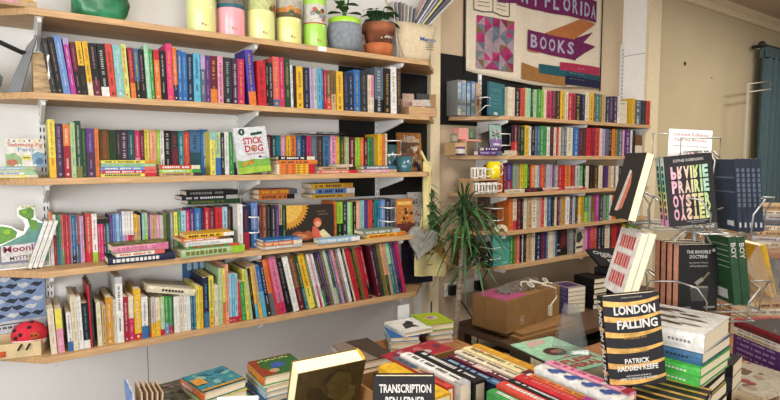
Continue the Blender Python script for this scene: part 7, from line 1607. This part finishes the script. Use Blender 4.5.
q = MB(); CW = mat('white_cord', 'C8BFAC', rough=.5, noise=0)
P = []
g = random.Random(1)
for i in range(60): f = i/59; P.append((2.43+.22*f+.03*math.sin(17*f), 2.10+.04*math.sin(23*f)+.02*math.cos(9*f), .752+.014*math.sin(13*f)**2))
q.tube(P, .006, CW, 6); q.tube([(2.54, 2.06, .752), (2.56, 2.02, .752), (2.60, 2.005, .735), (2.61, 2.003, .68), (2.57, 2.0, .655), (2.535, 1.992, .64)], .005, CW, 6); q.box(2.525, 2.545, 1.982, 1.998, .585, .645, CW)
tag(q.build('extension_lead'), 'coiled white extension cord hanging over the carton front', 'cord')
q = MB(); q.box(2.22, 2.72, 1.93, 2.24, .5005, .520, KRAFT); q.box(2.25, 2.74, 1.95, 2.2, .5205, .536, KRAFT); tag(q.build('flattened_boxes'), 'flattened brown cardboard lying under the large carton', 'cardboard')
q = MB(); q.box(1.66, 2.02, 1.50, 1.86, 0, .50, KRAFT); q.box(1.655, 2.025, 1.495, 1.865, .50, .506, KRAFT); tag(q.build('cardboard_box'), 'plain carton on floor in front of the large carton', 'box')
GPP = 'purple books on the low table'
z = .5005
def psp(F, r): [F.rect(.004+.012*(j % 2), .012+.012*(j % 2), .01+.012*i, .019+.012*i, 'lilac', 2) for j in range(2) for i in range(13)] and None
for i in range(6):
    for k in range(1):
        M = Matrix.Translation((2.975, 2.20, z)) @ Matrix.Rotation(math.radians(-100), 4, 'Z') @ Matrix.Translation((.085, -.075, 0)) @ lying(0, 0, 0)
        book('paperback', 'violet-spined book in matching pile right of the large carton, %s' % ['bottom', 'second up', 'third up', 'fourth up', 'second from top', 'topmost'][i], .0275, .17, .15, 'violet', M, group=GPP, spine=psp, front=(lambda F: (F.rect(0, .15, 0, .17, 'B0A09A', 1), F.rect(.02, .13, .03, .14, '5A3A6A', 2)) and None) if i == 5 else None)
    z += .0282
GBK = 'black books on the low table'
z = .5005
for i in range(6):
    M = Matrix.Translation((3.185, 2.17, z)) @ Matrix.Rotation(math.radians(-98+2*(i % 2)), 4, 'Z') @ Matrix.Translation((.085, -.065, 0)) @ lying(0, 0, 0)
    book('hardback', 'black book with cream pages in pile beside violet books, %s' % ['bottom', 'second up', 'third up', 'fourth up', 'second from top', 'topmost'][i], .034, .17, .13, 'black', M, hard=True, group=GBK); z += .0348
z = .5005
for i in range(8):
    M = Matrix.Translation((3.405, 2.15, z)) @ Matrix.Rotation(math.radians(-80+3*(i % 3)), 4, 'Z') @ Matrix.Translation((.095, -.08, 0)) @ lying(0, 0, 0)
    book('paperback', 'black book in tall pile behind wire rack, %s' % ['bottom', 'second up', 'third up', 'fourth up', 'fifth up', 'sixth up', 'second from top', 'topmost under tote'][i], .03, .19, .16, 'charcoal' if i % 2 else 'black', M, group=GBK); z += .0306
q = MB(); M = Matrix.Translation((3.36, 2.15, z+.062)) @ Matrix.Rotation(math.radians(-18), 4, 'Z') @ Matrix.Rotation(math.radians(27), 4, 'X') @ Matrix.Scale(.82, 4)
q.prism([(-.16,-.11), (.17,-.12), (.19,.0), (.16,.12), (-.15,.13)], 0, .022, mat('black_cloth', '1C1B1C', rough=.95, noise=.1), M); F = Marks(q, lambda u, v, e: tuple(M @ Vector((u, v, .022+e))))
for i, (s, u, v) in enumerate([('Once', -.04, .06), ('upon a', .0, .0), ('time', .02, -.06)]): F.text(s, u, v, .15, .05, 'D0CCC4', 1, .02, rot=-.25)
tag(q.build('folded_tote'), 'folded black cloth bag with white script on black book pile', 'bag')
q = MB(); q.box(2.45, 2.75, 1.95, 2.4, .002, .28, mat('dark_crate', '1A1A1C', rough=.7, noise=.1)); tag(q.build('storage_crate'), 'dark storage crate under the low table', 'crate')
q = MB(); q.box(2.9, 3.4, 1.98, 2.45, .002, .36, mat('dark_crate')); tag(q.build('storage_crate'), 'larger dark storage crate below violet books', 'crate')

# ------------------------------------------------------------------ light and camera
def area(name, loc, rot, sx, sy, e, c):
    l = bpy.data.lights.new(name, 'AREA'); l.shape = 'RECTANGLE'; l.size = sx; l.size_y = sy; l.energy = e; l.color = c
    o = bpy.data.objects.new(name, l); COL.objects.link(o); o.location = loc; o.rotation_euler = [math.radians(a) for a in rot]; return o
area('shop_window_daylight', (-2.3, -.3, 1.65), (0, -90, 0), 1.5, 2.4, 58, (.94, .98, 1))
area('shop_front_daylight', (-.6, -2.8, 1.5), (88, 0, -12), 3.0, 1.5, 62, (1, .98, .95))
for n_, X_, Y_, e_ in (('ceiling_lamp', .6, .9, 1), ('ceiling_lamp', 2.6, .9, 1), ('added_right_fill', 5.2, .6, 1.9)):  # last entry is an added fill brightening the right wall, no known fixture
    area(n_, (X_, Y_, 2.92), (0, 0, 0), 1.2, .4, 17*e_, (1, .95, .89))
w = bpy.data.worlds.new('shop_surroundings'); SC.world = w; w.use_nodes = True
w.node_tree.nodes['Background'].inputs[0].default_value = (1, .97, .93, 1); w.node_tree.nodes['Background'].inputs[1].default_value = 0.11
cam = bpy.data.cameras.new('camera'); cam.sensor_width = 36; cam.lens = 533/780*36; cam.clip_start = .05
co = bpy.data.objects.new('camera', cam); COL.objects.link(co); co.location = (0, 0, 1.5); co.rotation_euler = (math.radians(90-4.32), 0, math.radians(55.15-90)); SC.camera = co
SC.view_settings.view_transform = 'Standard'; SC.view_settings.look = 'None'; SC.view_settings.gamma = 1; SC.view_settings.use_curve_mapping = False
SC.view_settings.exposure = 1.1
